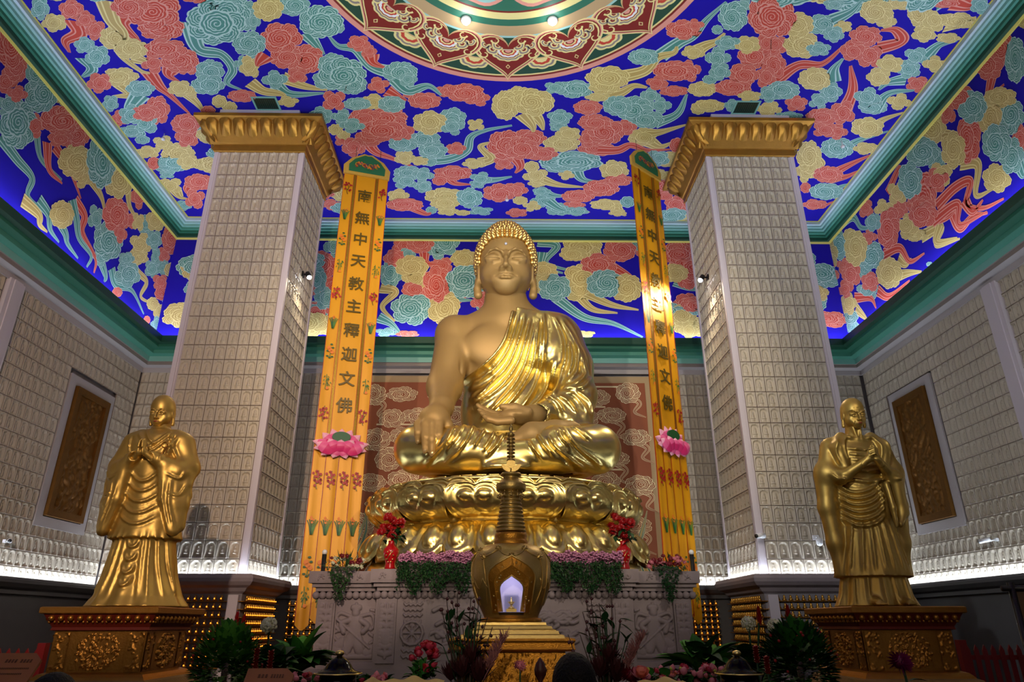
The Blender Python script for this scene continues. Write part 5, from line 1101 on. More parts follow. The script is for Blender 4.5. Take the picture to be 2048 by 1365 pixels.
def old_monk():
    d = SDF((-.78, -.62, -.02), (.78, .62, 2.42), .0135)
    fl = lambda a, z_: 1+.06*np.clip(1-z_/.8, 0, 1)*np.cos(8*a+.5)+.03*np.cos(14*a+1)*np.clip(1-z_/1.2, .1, 1)
    d.loft([0, .03, .15, .40], [.50, .48, .43, .38], [.36, .35, .32, .29], 0, flute=fl)
    d.loft([.34, .40, .7, 1.0, 1.3, 1.5], [.47, .45, .38, .33, .31, .28], [.36, .34, .31, .28, .25, .22], .01, flute=fl)
    d.loft([1.3, 1.5, 1.75, 1.95, 2.06], [.27, .26, .31, .33, .24], [.20, .19, .21, .19, .13], .08)
    d.cone((-.22, .0, 2.02), (.22, .0, 2.02), .11, .11, .08); d.cone((0, 0, 2.02), (0, -.03, 2.26), .10, .085, .05)
    for q in (1.62, 1.69, 1.76, 1.83, 1.90):      # ribs
        for x in (-1, 1): d.chain([(x*.02, -.205, q), (x*.10, -.205, q+.012), (x*.18, -.17, q+.03)], [.012, .013, .009], .02)
    for x in (-1, 1):
        d.chain([(x*.02, -.12, 2.04), (x*.13, -.14, 2.08), (x*.22, -.08, 2.07)], [.018, .02, .018], .03)
        d.chain([(x*.05, -.10, 2.25), (x*.025, -.15, 2.05)], [.018, .015], .03)
        d.chain([(x*.33, .02, 1.98), (x*.42, -.02, 1.62), (x*.30, -.22, 1.55)], [.13, .13, .085], .06); d.chain([(x*.30, -.22, 1.56), (x*.05, -.40, 1.74)], [.075, .045], .04)
        # robe over the shoulders hanging down at both sides
        d.chain([(x*.20, -.05, 2.10), (x*.30, -.12, 1.95), (x*.26, -.17, 1.70)], [.075, .09, .06], .04)
        d.chain([(x*.44, .02, 1.65), (x*.46, .02, 1.2), (x*.42, .0, .75), (x*.40, -.02, .42)], [.14, .11, .10, .07], .07)
    d.chain([(.34, -.24, 1.55), (.38, -.20, 1.1), (.30, -.28, .95)], [.08, .07, .03], .05)
    d.chain([(.20, -.24, 1.45), (.22, -.29, 1.15), (.23, -.30, .92)], [.045, .04, .025], .03)
    X, Z_ = d.xz()
    sash = [[(-.36, b+.16), (-.22, b), (-.02, b+.02), (.14, b+.14)] for b in (1.36, 1.28, 1.20, 1.11, 1.02, .94)]+[[(-.2, 1.52), (0, 1.48), (.2, 1.52)], [(.10, 1.50), (.14, 1.3), (.12, 1.1)]]
    skirt = [[(a, 1.0), (a*1.25, .7), (a*1.5, .40)] for a in (-.26, -.17, -.08, .0, .08, .17, .27)]+[[(a, .34), (a*1.15, .02)] for a in (-.34, -.2, -.05, .1, .25, .36)]
    shl = [[(x*.16, 2.12), (x*.24, 1.95), (x*.20, 1.74)] for x in (-1, 1)]+[[(x*.30, 2.08), (x*.36, 1.9), (x*.32, 1.72)] for x in (-1, 1)]+[[(x*.46, 1.6), (x*.40, 1.52), (x*.30, 1.5)] for x in (-1, 1)]
    d.raise_xz(ridge_map(X, Z_, sash, .024, .018)+ridge_map(X, Z_, skirt, .018, .016)+ridge_map(X, Z_, shl, .018, .016), ymax=.0)
    for x in (-1, 1):      # feet
        d.chain([(x*.17, -.24, .06), (x*.18, -.42, .035)], [.065, .045], .03)
        for i in range(5): d.cone((x*(.13+.024*i), -.44, .03), (x*(.128+.026*i), -.485+.008*i, .018), .018, .014, .006)
    P_, F = d.mesh(); b = (relax(P_, F, 2, .5), F)
    h = SDF((-.16, -.56, 1.62), (.16, -.28, 1.98), .0052)
    h.ell((-.03, -.42, 1.80), (.045, .035, .06), .02); h.ell((.035, -.40, 1.79), (.045, .035, .06), .02)
    for x in (-1, 1): h.cone((x*.12, -.36, 1.68), (x*.04, -.41, 1.77), .046, .036, .02)
    for i in range(4):
        h.chain([(-.05, -.435-.012*(i % 2), 1.775+.026*i), (.00, -.465, 1.79+.026*i), (.045, -.445, 1.785+.026*i)], [.014, .0135, .011], .004)
        h.chain([(.06, -.42, 1.765+.026*i), (.02, -.452, 1.80+.026*i), (-.005, -.445, 1.835+.022*i)], [.013, .0125, .010], .004)
    h.chain([(-.03, -.40, 1.85), (-.01, -.42, 1.895), (.01, -.43, 1.92)], [.016, .014, .010], .006); h.chain([(.03, -.39, 1.85), (.02, -.405, 1.89), (.02, -.42, 1.925)], [.016, .013, .010], .006)
    P_, F = h.mesh(); return join(b, (relax(P_, F, 1, .4), F), monk_head((0, -.05, 2.42), .22, True, .12))
def pedestal(cx, label, seed):
    hx = .645; cy = 8.33+hx; e = empty('statue_pedestal', (cx, cy, 0), 0, label, 'pedestal')
    st = lambda pr: stepped_box(MB(), 0, 0, hx, hx, [(a, E+b) for a, b in pr])
    st([(0, .12), (.015, .13), (.015, .185), (0, .195)]).build('top_slab', M['bronze_gold'], e)
    st([(-.13, -.06), (-.09, -.05), (-.10, -.02), (-.03, .10), (-.02, .12), (-.02, .125)]).build('cornice', M['ped_red'], e)
    b = st([(-.13, -.48), (-.13, -.06)]); b.build('body', M['bronze_gold'], e)
    st([(-.02, -.56), (-.04, -.53), (-.07, -.50), (-.13, -.48)]).build('base', M['bronze_gold'], e); st([(.14, -E), (.14, -.80), (.02, -.57), (-.02, -.555)]).build('cloth_skirt', M['tan'], e)
    for (o, us, n) in (((-hx, -hx), (1, 0), (0, -1)), ((hx, -hx), (0, 1), (1, 0)), ((-hx, hx), (0, -1), (-1, 0))):
        us3 = np.array([us[0], us[1], 0.]); n3 = np.array([n[0], n[1], 0.]); o3 = np.array([o[0], o[1], 0.])
        bl = MB()
        for i in range(11):
            c = o3+us3*(.06+i*.1065+.05)-n3*.035
            bl.ball(c+np.array([0, 0, E+.075]), .034, 8); bl.ball(c+us3*.03+np.array([0, 0, E+.035])-n3*.025, .016, 6); bl.ball(c-us3*.03+np.array([0, 0, E+.035])-n3*.025, .016, 6)
        bl.build('lotus_band', M['bronze_gold'], e)
        X, Z_, H = leafy(90, 46, seed, 170, asp=2.0); H2 = H*(np.hypot((X-1.0)/.80, (Z_-.5)/.52) < 1)
        m_ = MB(); relief(m_, o3+us3*.34-n3*.128+np.array([0, 0, E-.46]), us3*.61, (0, 0, .38), n3, H2*.025+.004); m_.build('carved_panel', M['bronze_gold'], e)
        for s0 in (.145, .98):
            p = MB(); c0 = o3+us3*s0-n3*.131+np.array([0, 0, E-.475])
            X, Z_, H = leafy(20, 46, seed+3, 26, asp=.4); relief(p, c0, us3*.165, (0, 0, .40), n3, .012+H*.015); p.build('carved_post', M['bronze_gold'], e)
    return e
pedestal(-4.505, 'carved gilt pedestal under the young praying monk statue on the left', 21); pedestal(4.645, 'carved gilt pedestal under the old gaunt monk statue on the right', 33)
def lean(V, x):
    V = np.array(V, float); h = V[:, 2]; V[:, 1] -= .030*np.maximum(h, 0); V[:, 0] += (-1 if x < 0 else 1)*.040*np.maximum(h, 0); return V
for fn, x, lab in ((young_monk, -4.43, 'golden standing statue of a young shaven monk with palms pressed together'), (old_monk, 4.63, 'golden standing statue of an old gaunt frowning monk with bare ribs and clasped hands')):
    e = empty('monk_statue', (x, 8.98, E+.203), 0, lab, 'statue'); e.rotation_euler = (0, 0, 0); V, F = fn(); V = lean(V, x); quads('body', V, F, M['statue'], e)
    hc = (0, -.02, 2.43) if x < 0 else (0, -.05, 2.42); S_ = .225 if x < 0 else .22; R_ = rot('X', .16 if x < 0 else .12)
    m_ = MB(); m_.tube([np.array(hc)+S_*(R_@np.array(v)) for v in ((-.15, -.815, -.638), (-.07, -.865, -.634), (0, -.875, -.636), (.07, -.865, -.634), (.15, -.815, -.638))], [.003, .006, .007, .006, .003], 6); m_.v = [lean(v, x) for v in m_.v]; m_.build('painted_lips', M['lip'], e)
    if x < 0:      # ring and cord clasp of the robe
        t = np.linspace(0, 2*PI, 16); c = MB(); c.tube(np.stack([.20+.035*np.cos(t), -.262+0*t, 1.93+.035*np.sin(t)], 1), .007); c.tube([(.22, -.27, 1.90), (.19, -.285, 1.80), (.14, -.30, 1.74), (.16, -.30, 1.70)], .009); c.tube([(.24, -.26, 1.90), (.23, -.27, 1.76), (.20, -.29, 1.68)], .009); c.v = [lean(v, x) for v in c.v]; c.build('robe_clasp', M['bronze_gold'], e)

# ------------------------------------------------------------------ golden reliquary stupa in front of the altar
SY = 7.5; SX_ = at(1022, 1150, SY)[0]
STU = empty('reliquary_stupa', (SX_, SY, 0), 0, 'tall golden reliquary stupa with a lit glass niche, in front of the altar', 'stupa')
M['stupa'] = mat('stupa_gold', (194, 164, 94), .38, .85, var=.1, scale=12, bump=.15, bscale=70); M['stupa_d'] = mat('stupa_deep_gold', (186, 128, 40), .38, .85, var=.15, scale=20, bump=.3, bscale=90)
def pr(l, hk=1.):
    out = []
    for py, hw in l:
        p = at(1022, py, SY); d = SY*FW[1]+(p[2]-E)*FW[2]; out.append((max(.003, hw*d/FPX*hk), p[2]))
    return out[::-1]
MB().lathe(pr([(848, .6), (853, 2.6), (858, 4.5), (863, 3), (865, 2), (866, 6), (869, 7.5), (873, 7.5), (874, 4)]), (0, 0, 0), 16).build('finial', M['stupa'], STU)
sp = []
for i in range(7): y0 = 875+i*7; sp += [(y0, 4), (y0+1.5, 4), (y0+2, 8), (y0+5, 8.4), (y0+5.5, 4)]
MB().lathe(pr(sp+[(930, 4.5), (948, 5)]), (0, 0, 0), 14).build('spire', M['stupa'], STU)
zz = lambda py: at(1022, py, SY)[2]
t = np.linspace(0, 2*PI, 20, endpoint=False); MB().prism(np.stack([.048*np.cos(t), 0*t-.03, zz(929)+.048*np.sin(t)], 1), (0, .05, 0)).build('sun_disc', M['stupa'], STU)
a = np.linspace(-1.25, 1.25, 13); o = np.stack([.112*np.sin(a), 0*a-.025, zz(931)+.02-.10*np.cos(a)], 1); i_ = np.stack([.112*np.sin(a[::-1]), 0*a-.025, zz(931)+.03-.038*np.cos(a[::-1])], 1)
MB().prism(np.concatenate([o, i_[1:-1]]), (0, .045, 0)).build('crescent_moon', M['stupa'], STU)
um = MB().lathe(pr([(946, 5), (948, 20), (952, 21), (954, 16), (958, 15), (960, 20), (966, 23), (969, 29), (971, 30), (982, 29), (984, 27), (986, 14)]), (0, 0, 0), 36).build('umbrella', M['stupa'], STU)
for k in range(12):
    q = k*PI/6; bl = MB().tube([(0, 0, .05), (0, 0, 0)], .003, 5).lathe([(.014, -.035), (.013, -.02), (.008, 0), (.003, .004)], (0, 0, 0), 8).build('bell', M['stupa'], um); bl.location = (.14*math.cos(q), .14*math.sin(q), zz(990))
rg = []
for i in range(11): y0 = 984+i*7.6; w = 15+i*1.15; rg += [(y0, w), (y0+.8, w+3.2), (y0+4.2, w+3.6), (y0+5, w)]
MB().lathe(pr(rg), (0, 0, 0), 32).build('ringed_spire', M['stupa'], STU)
MB().lathe(pr([(1067, 26), (1068, 31), (1074, 32), (1080, 30), (1082, 33), (1090, 34), (1094, 33)]), (0, 0, 0), 32).build('spire_base', M['stupa_d'], STU)
vp = smooth_line(pr([(1091, 32), (1092, 46), (1098, 58), (1108, 69), (1122, 76), (1138, 78.5), (1158, 78), (1180, 75), (1205, 67), (1225, 58), (1238, 53)]), 40)
vase = MB().lathe(vp, (0, 0, 0), 72); nh0, nh1 = zz(1226), zz(1158)
Vv = np.concatenate(vase.v); keep = [f for f in vase.f if len(f) == 4 and not (np.mean(Vv[list(f), 1]) < -.1 and abs(np.mean(Vv[list(f), 0])) < .125 and nh0-.02 < np.mean(Vv[list(f), 2]) < nh1)]
vase.f = keep; vase.m = [0]*len(keep); vase.sm = [True]*len(keep); vase.build('vase', M['stupa'], STU)
rad = lambda q: float(np.interp(q, vp[:, 1], vp[:, 0]))
pt = lambda an, q, o=.004: ((rad(q)+o)*math.sin(an), -(rad(q)+o)*math.cos(an), q)
for k in range(16):
    an = k*2*PI/16; z1 = zz(1104) if k % 2 else zz(1119); c = np.array(pt(an, z1, .0)); n_ = Vector((math.sin(an), -math.cos(an), .45)).to_track_quat('Z', 'Y').to_matrix()
    md = MB().lathe([(.030, -.01), (.030, .006), (.016, .010), (.014, .020), (.004, .026)], (0, 0, 0), 12)
    for j in range(8): md.ball((.026*math.cos(j*PI/4), .026*math.sin(j*PI/4), .010), .008, 6)
    md.v = [v@np.array(n_).T+c for v in md.v]; md.build('flower_boss', M['stupa'], STU)
    z2 = zz(1119) if k % 2 else zz(1104); pts = [pt(an+f*2*PI/16, z1+(z2-z1)*f-.02*math.sin(PI*f)) for f in np.linspace(0, 1, 8)]; MB().tube(pts, .006, 6).build('bead_chain', M['stupa'], STU)
    if abs(an) > .75 and abs(an-2*PI) > .75:
        pts = [pt(an+.10*math.sin(f*PI)*(-1)**k, z1+(zz(1212)-z1)*f) for f in np.linspace(0, 1, 14)]; MB().tube(pts, .005, 6).build('bead_chain', M['stupa'], STU)
        pts = [pt(an+f*2*PI/16, zz(1160)-.10*math.sin(PI*f)) for f in np.linspace(0, 1, 9)]; MB().tube(pts, .005, 6).build('bead_chain', M['stupa'], STU)
# ogee door frame with its lit niche
def ogee(hw, zb, zt):
    L = [(-.76, 0), (-.90, .32), (-1, .60), (-.98, .68), (-.88, .76), (-.66, .84), (-.40, .905), (-.18, .955), (0, 1)]
    return np.array([(x*hw, zb+q*(zt-zb)) for x, q in L]+[(-x*hw, zb+q*(zt-zb)) for x, q in L[-2::-1]])
out = ogee(.235, zz(1228), zz(1119)); inn = ogee(.118, zz(1225), zz(1157)); mid = ogee(.17, zz(1226.5), zz(1138)); fr = MB(); n = len(out)
surf = lambda x, q, o: -math.sqrt(max(.01, (rad(min(max(q, vp[0, 1]), vp[-1, 1]))+o)**2-x*x))
L0 = [(x, surf(x, q, -.02), q) for x, q in out]; L1 = [(x, surf(x, q, .035), q) for x, q in out]; L2 = [(x*1., surf(x, q, .055), q) for x, q in mid]; L3 = [(x, surf(x, q, .03), q) for x, q in inn]; L4 = [(x, surf(x, q, -.04), q) for x, q in inn]
for A, B_ in ((L0, L1), (L1, L2), (L2, L3), (L3, L4)): fr.add(A+B_, [(i, i+1, n+i+1, n+i) for i in range(n-1)], 0, False)
frame = fr.build('door_frame', M['stupa_d'], STU)
for L, r in ((L1, .010), (L3, .008)): MB().tube(L, r, 6).build('frame_beading', M['stupa'], frame)
ro = random.Random(5)
for k in range(26):
    f = ro.random()*(n-1); i = int(f); u = f-i; w = ro.uniform(.25, .75); A = np.array(L1[i])*(1-u)+np.array(L1[i+1])*u; B_ = np.array(L3[i])*(1-u)+np.array(L3[i+1])*u; p = A*(1-w)+B_*w+np.array([0, -.012, 0]); MB().ball(p, ro.uniform(.010, .017), 7).build('frame_scroll', M['stupa'], frame)
M['niche'] = mat('niche_lining_glow', (206, 200, 226), .6, emit=(196, 186, 232), estr=.22); M['glass'] = mat('clear_glass', (255, 255, 255), .02)  # niche lining: the lamp's glow is put into its emission
M['glass'].node_tree.nodes['Principled BSDF'].inputs['Transmission Weight'].default_value = 1; M['glass'].node_tree.nodes['Principled BSDF'].inputs['IOR'].default_value = 1.05
z0, z1 = zz(1226), zz(1156); nb = MB()
nb.add([(-.13, -.15, z0), (.13, -.15, z0), (.13, -.15, z1), (-.13, -.15, z1), (-.13, -.37, z0), (.13, -.37, z0), (.13, -.37, z1), (-.13, -.37, z1)], [(0, 1, 2, 3), (0, 4, 5, 1), (3, 2, 6, 7), (0, 3, 7, 4), (1, 5, 6, 2)]).build('niche', M['niche'], STU)
MB().box((-.05, -.28, z0), (.05, -.20, z0+.03)).lathe([(.035, z0+.03), (.03, z0+.045), (.008, z0+.06), (.03, z0+.085), (.038, z0+.095), (.012, z0+.10), (.008, z0+.125), (.002, z0+.14)], (0, -.24, 0), 10).build('relic_holder', M['leaf'], STU)
MB().box((-.07, -.31, z0+.002), (.07, -.17, z0+.17)).build('glass_case', M['glass'], STU)
lamp('niche_light', 'POINT', (SX_, SY-.30, z1-.06), None, .35, (.85, .82, 1), .03)
# stepped square base
q4 = [(a, zz(b)) for a, b in ((0, 0),)] if False else None
def sq(name, l, m): 
    p = pr(l); return stepped_box(MB(), 0, 0, 0, 0, p).build(name, m, STU)
MB().lathe(pr([(1236, 52), (1238, 60), (1243, 62), (1246, 58), (1247, 58)]), (0, 0, 0), 40).build('lotus_ring', M['stupa_d'], STU)
sq('step', [(1245, 60), (1246, 66), (1251, 67), (1253, 70)], M['stupa']); sq('step', [(1253, 76), (1258, 78), (1260, 84), (1262, 84)], M['stupa']); sq('step', [(1262, 88), (1268, 90), (1270, 98), (1276, 100)], M['stupa'])
sq('base_band', [(1276, 116), (1280, 118), (1284, 116), (1292, 116), (1296, 118), (1300, 112)], M['stupa_d']); sq('base_body', [(1300, 100), (1380, 104), (1390, 120), (1400, 122)], M['stupa_d'])
bb = at(1022, 1400, SY)[2]; stepped_box(MB(), 0, 0, 0, 0, [(.66, 0), (.66, bb-.02), (.62, bb), (.60, bb+.002)]).build('foot', M['stupa_d'], STU)
dpb = SY*FW[1]; hb_ = 100*7.0/FPX
for k in range(7):
    X, Z_, H = leafy(30, 30, 40+k, 26, asp=1.); m_ = MB(); zb = zz(1362); relief(m_, (-.49+k*.14, -.512, zb), (.13, 0, 0), (0, 0, zz(1303)-zb), (0, -1, 0), H*.02+.002); m_.build('carved_panel', M['stupa_d'], STU)
# ------------------------------------------------------------------ plants and flowers
M['leaf_g'] = mat('leaf_green', (44, 104, 36), .55, spec=.25, var=.25, scale=9); M['leaf_b'] = mat('leaf_bright_green', (84, 150, 56), .55, spec=.25, var=.2, scale=9); M['leaf_dk'] = mat('leaf_dark_green', (24, 62, 30), .55, spec=.25, var=.25, scale=9)
M['ivy'] = mat('ivy_green', (46, 80, 40), .5, var=.35, scale=25); M['stem'] = mat('brown_stem', (52, 34, 22), .7); M['bud'] = mat('dark_bud', (58, 14, 20), .5); M['protea'] = mat('dark_maroon_petal', (56, 12, 16), .6, var=.3, scale=30)
M['fl_pink'] = mat('flower_pink', (206, 120, 134), .55, var=.15, scale=20); M['fl_rose'] = mat('flower_deep_pink', (186, 50, 76), .55, var=.2, scale=20); M['fl_red'] = mat('flower_red', (150, 8, 14), .5, var=.2, scale=20); M['fl_white'] = mat('flower_cream', (214, 216, 184), .6); M['fl_mauve'] = mat('flower_mauve_pink', (186, 124, 158), .6, var=.2, scale=20)
M['fl_purple'] = mat('flower_purple', (112, 14, 78), .55, var=.2, scale=20); M['fl_coral'] = mat('flower_coral', (222, 120, 96), .55, var=.15, scale=20); M['pampas'] = mat('pampas_dusty_pink', (136, 84, 80), .8); M['fl_lime'] = mat('bud_lime', (170, 180, 60), .5); M['fl_wine'] = mat('flower_wine', (110, 14, 30), .5)
M['pot'] = mat('dark_planter', (46, 34, 28), .5); M['red_lac'] = mat('red_lacquer', (164, 14, 20), .2, spec=.6); M['blk_lac'] = mat('black_lacquer', (10, 7, 8), .12, spec=.12); M['tan'] = mat('tan_cloth', (150, 116, 66), .7, var=.12, scale=12, bump=.4, bscale=45)
M['wood'] = mat('light_wood_sign', (150, 94, 52), .5, var=.12, scale=6); M['wood_dk'] = mat('dark_wood', (50, 32, 22), .5); M['fence'] = mat('red_fence_paint', (120, 16, 16), .45); M['ink'] = mat('dark_ink', (60, 34, 18), .6)
def leaf(mb, p, d, L, w, droop=.3, mi=0, up=(0, 0, 1), nu=3, nv=6, fold=.15):
    """one curved blade from p along d"""
    d = np.asarray(d, float); d = d/np.linalg.norm(d); up = np.asarray(up, float); s_ = np.cross(d, up); n = np.linalg.norm(s_)
    s_ = s_/n if n > 1e-3 else np.array([1., 0, 0]); nrm = np.cross(s_, d); v = np.linspace(0, 1, nv)[None, :, None]; u = np.linspace(-1, 1, nu)[:, None, None]
    wd = w*.5*np.sin(PI*np.clip(v*.94+.03, 0, 1)**.8); V = np.asarray(p)+d*(L*v)+s_*(u*wd)+nrm*(np.abs(u)*wd*fold*2)-np.array([0, 0, 1.])*(droop*L*v**2)
    mb.grid(V, mi, True)
def rdir(r, lo=-.2):
    while True:
        v = np.array([r.uniform(-1, 1), r.uniform(-1, 1), r.uniform(lo, 1)]); n = np.linalg.norm(v)
        if .2 < n < 1: return v/n
def rose_mb(R, mi=0, mj=1, n=9):
    """a cupped bloom of overlapping petals"""
    mb = MB(); mb.ball((0, 0, R*.15), R*.55, 7, mi)
    for k in range(n):
        a = k*2.399; t = .35+.65*k/n; o = np.array([math.cos(a), math.sin(a), 0.]); u = np.linspace(-1, 1, 5)[:, None]; v = np.linspace(0, 1, 5)[None, :]
        ang = a+u*.75*(.5+.5*np.sin(PI*(v*.7+.2))); rr = R*t*(.35+.65*np.sin(v*1.5)); V = np.stack([np.cos(ang)*rr, np.sin(ang)*rr, R*(-.35+v*(1.25-.75*t))+0*u], -1); mb.grid(V, mi if k % 3 else mj, True)
    return mb
def pom_mb(R, n, mi=0, w=.32, r=None):
    """a round head of many pointed petals"""
    r = r or random.Random(3); mb = MB(); mb.ball((0, 0, 0), R*.6, 7, mi)
    for k in range(n):
        q = 1-1.5*(k+.5)/n; a = k*2.399; h = math.sqrt(max(0, 1-q*q)); leaf(mb, (0, 0, 0), (h*math.cos(a), h*math.sin(a), q), R*r.uniform(.85, 1.1), R*w, .05, mi, up=(math.sin(a), -math.cos(a), .3), nu=2, nv=4)
    return mb
def bud_mb(R, mi=0): return MB().lathe([(.1*R, -R), (.75*R, -.55*R), (R, 0), (.8*R, .6*R), (.35*R, 1.1*R), (.05*R, 1.35*R)], (0, 0, 0), 8, mi)
def put_all(proto, name, parent, pts, r, tilt=.5, smin=.75, smax=1.15):
    """copies of a bloom as parts of its arrangement"""
    for i, p in enumerate(pts):
        o = proto if i == 0 else proto.copy()
        if i: COL.objects.link(o)
        o.parent = parent; o.location = p; s_ = r.uniform(smin, smax); o.scale = (s_, s_, s_); o.rotation_euler = (r.uniform(-tilt, tilt)+.35, r.uniform(-tilt, tilt), r.uniform(0, 6.28))
# low dark stands that carry the flower arrangements, either side of the stupa
STZ = E-.95
for sx in (-1, 1):
    e = empty('flower_stand', (sx*2.2, 9.05, 0), 0, 'low dark stand carrying the flowers on the '+('left' if sx < 0 else 'right')+' of the stupa', 'stand')
    MB().box((-1.42, -1.9, STZ-.06), (1.42, 1.9, STZ)).build('stand_top', M['wood_dk'], e); MB().box((-1.36, -1.85, 0), (1.36, 1.85, STZ-.06)).build('stand_skirt', M['pot'], e)
def pot(e, w, h, z0): MB().lathe([(w*.7, z0), (w, z0+h*.9), (w*1.05, z0+h), (w*.9, z0+h)], (0, 0, 0), 16).build('planter', M['pot'], e)
def arrangement(name, px, py, y, label, cat, z0=STZ, group=None):
    p = at(px, py, y); e = empty(name, (p[0], y, z0), 0, label, cat, group); return e, np.array([0, 0, p[2]-z0])
def bush(px, py, y, R, n, seed, label, mats, berries=0):
    e, c = arrangement('leafy_bush', px, py, y, label, 'plant'); r = random.Random(seed); mb = MB(); pot(e, R*.55, .25, 0)
    for i in range(n):
        d = rdir(r, -.5); q = R*r.uniform(.45, 1)**.6; p = c+d*np.array([1, 1, 1.1])*q*.9; leaf(mb, p, d+np.array([0, 0, .5]), R*r.uniform(.20, .32), R*r.uniform(.13, .20), .15, i % 2)
    mb.build('foliage', mats, e)['kind'] = 'stuff'
    MB().tube([(0, 0, .2), (0, 0, c[2])], .03).build('stem', M['stem'], e)
    if berries:
        pr_ = MB().ball((0, 0, 0), .014, 7).build('berry', M['fl_red'], e); put_all(pr_, 'berry', e, [c+rdir(r, -.2)*R*1.0 for _ in range(berries)], r)
    return e
bush(452, 1325, 7.25, .33, 1000, 1, 'round green bush with small red berries beside the young monk pedestal', [M['leaf_g'], M['leaf_b']], 26)
bush(1598, 1325, 7.3, .36, 1000, 2, 'round green bush with small red berries beside the old monk pedestal', [M['leaf_dk'], M['leaf_g']], 30)
def rosette(px, py, y, label, seed, n, L, w, mats, flowers=(), extra=(), ph=.25, spread=1., droop=.35):
    """big-leaved plant; flowers: (kind, px, py)"""
    e, c = arrangement('broadleaf_plant', px, py, y, label, 'plant'); r = random.Random(seed); pot(e, .16, ph, 0)
    for k in range(3):
        mb = MB()
        for i in range(k, n, 3):
            a = i*2.399; t = r.uniform(.25, 1.1)*spread; d = np.array([math.cos(a)*t, math.sin(a)*t, 1-.45*t]); leaf(mb, (0, 0, c[2]*.55+.1*r.random()), d, L*r.uniform(.7, 1.1), w*1.35*r.uniform(.75, 1.2), droop*r.uniform(.6, 1.6), 0, nu=5, nv=9, fold=.22)
        mb.build('foliage', mats[k % len(mats)], e)['kind'] = 'stuff'
    MB().tube([(0, 0, ph*.5), (0, 0, c[2]*.6+.05)], .025).build('stem', M['stem'], e)
    for kind, fx, fy in flowers:
        q = np.array(at(fx, fy, y-.12)); q = q-np.array([e.location.x, e.location.y, STZ])
        if kind == 'bromeliad':
            m_ = MB()
            for i in range(34): a = i*2.399; hgt = i/34; leaf(m_, (0, 0, hgt*.16-.08), (math.cos(a)*(.5-.3*hgt), math.sin(a)*(.5-.3*hgt), 1), .11*(1.1-.4*hgt), .028, .0, 0, nu=2, nv=4)
            o = m_.build('red_bromeliad_spike', M['fl_red'], e)
        elif kind == 'hydrangea':
            m_ = MB(); rr = random.Random(7)
            for i in range(80): d = rdir(rr, -.4); m_.ball(d*.075, .017, 5)
            m_.ball((0, 0, 0), .07, 10); o = m_.build('hydrangea_head', M['fl_white'], e)
        o.location = q; MB().tube([(q[0]*.3, q[1]*.3, c[2]*.5), q*np.array([.9, .9, 1])-np.array([0, 0, .05])], .012).build('flower_stalk', M['leaf_dk'], e)
    return e
rosette(478, 1290, 8.6, 'dark broad-leaved plant with one tall red bromeliad behind the left berry bush', 3, 34, .44, .22, [M['leaf_dk'], M['leaf_g']], [('bromeliad', 472, 1250), ('bromeliad', 486, 1256)])
rosette(545, 1298, 8.1, 'dark leafy plant with one cream hydrangea head left of the altar', 4, 44, .48, .22, [M['leaf_dk'], M['leaf_dk'], M['leaf_g']], [('hydrangea', 538, 1252)])
rosette(600, 1300, 9.7, 'large fern-like plant with upright light green blades before the altar corner', 5, 44, .70, .19, [M['leaf_g'], M['leaf_b'], M['leaf_dk']], spread=.9)
rosette(1400, 1310, 10.2, 'banana-leaved plant with long arching light green blades right of the altar', 6, 38, .84, .19, [M['leaf_b'], M['leaf_g'], M['leaf_dk']], spread=1.1)
rosette(1500, 1300, 8.9, 'dark broad-leaved plant with two cream hydrangea heads and a red bromeliad', 7, 46, .46, .22, [M['leaf_dk'], M['leaf_g'], M['leaf_dk']], [('hydrangea', 1497, 1248), ('hydrangea', 1549, 1254), ('bromeliad', 1519, 1238)])
rosette(1585, 1285, 8.0, 'dark glossy plant topped by a red bromeliad beside the old monk pedestal', 8, 42, .46, .21, [M['leaf_dk'], M['leaf_g']], [('bromeliad', 1578, 1238)])
def red_spire(px, py0, py1, y, label):
    p = at(px, py1, y); q = at(px, py0, y); e = empty('red_flower_spire', (p[0], y, 0), 0, label, 'flower'); h0, h1 = p[2], q[2]; pot(e, .06, .2, 0); m_ = MB(); r = random.Random(int(px)); n = 46
    for i in range(n): a = i*2.4; z_ = h0+(h1-h0)*i/n; leaf(m_, (0, 0, z_), (math.cos(a), math.sin(a), .9), .05, .035, .1, 0, nu=2, nv=4)
    m_.build('florets', M['fl_red'], e)['kind'] = 'stuff'; MB().tube([(0, 0, 0), (0, 0, h1)], .008).build('stalk', M['leaf_dk'], e)
red_spire(509, 1302, 1345, 6.9, 'red flower spire left of its twin by the left wooden sign'); red_spire(538, 1306, 1345, 6.9, 'red flower spire right of its twin by the left wooden sign')
red_spire(1515, 1297, 1330, 6.9, 'taller red flower spire right of the right lacquer urn'); red_spire(1537, 1318, 1352, 6.7, 'shorter red flower spire right of the right lacquer urn')
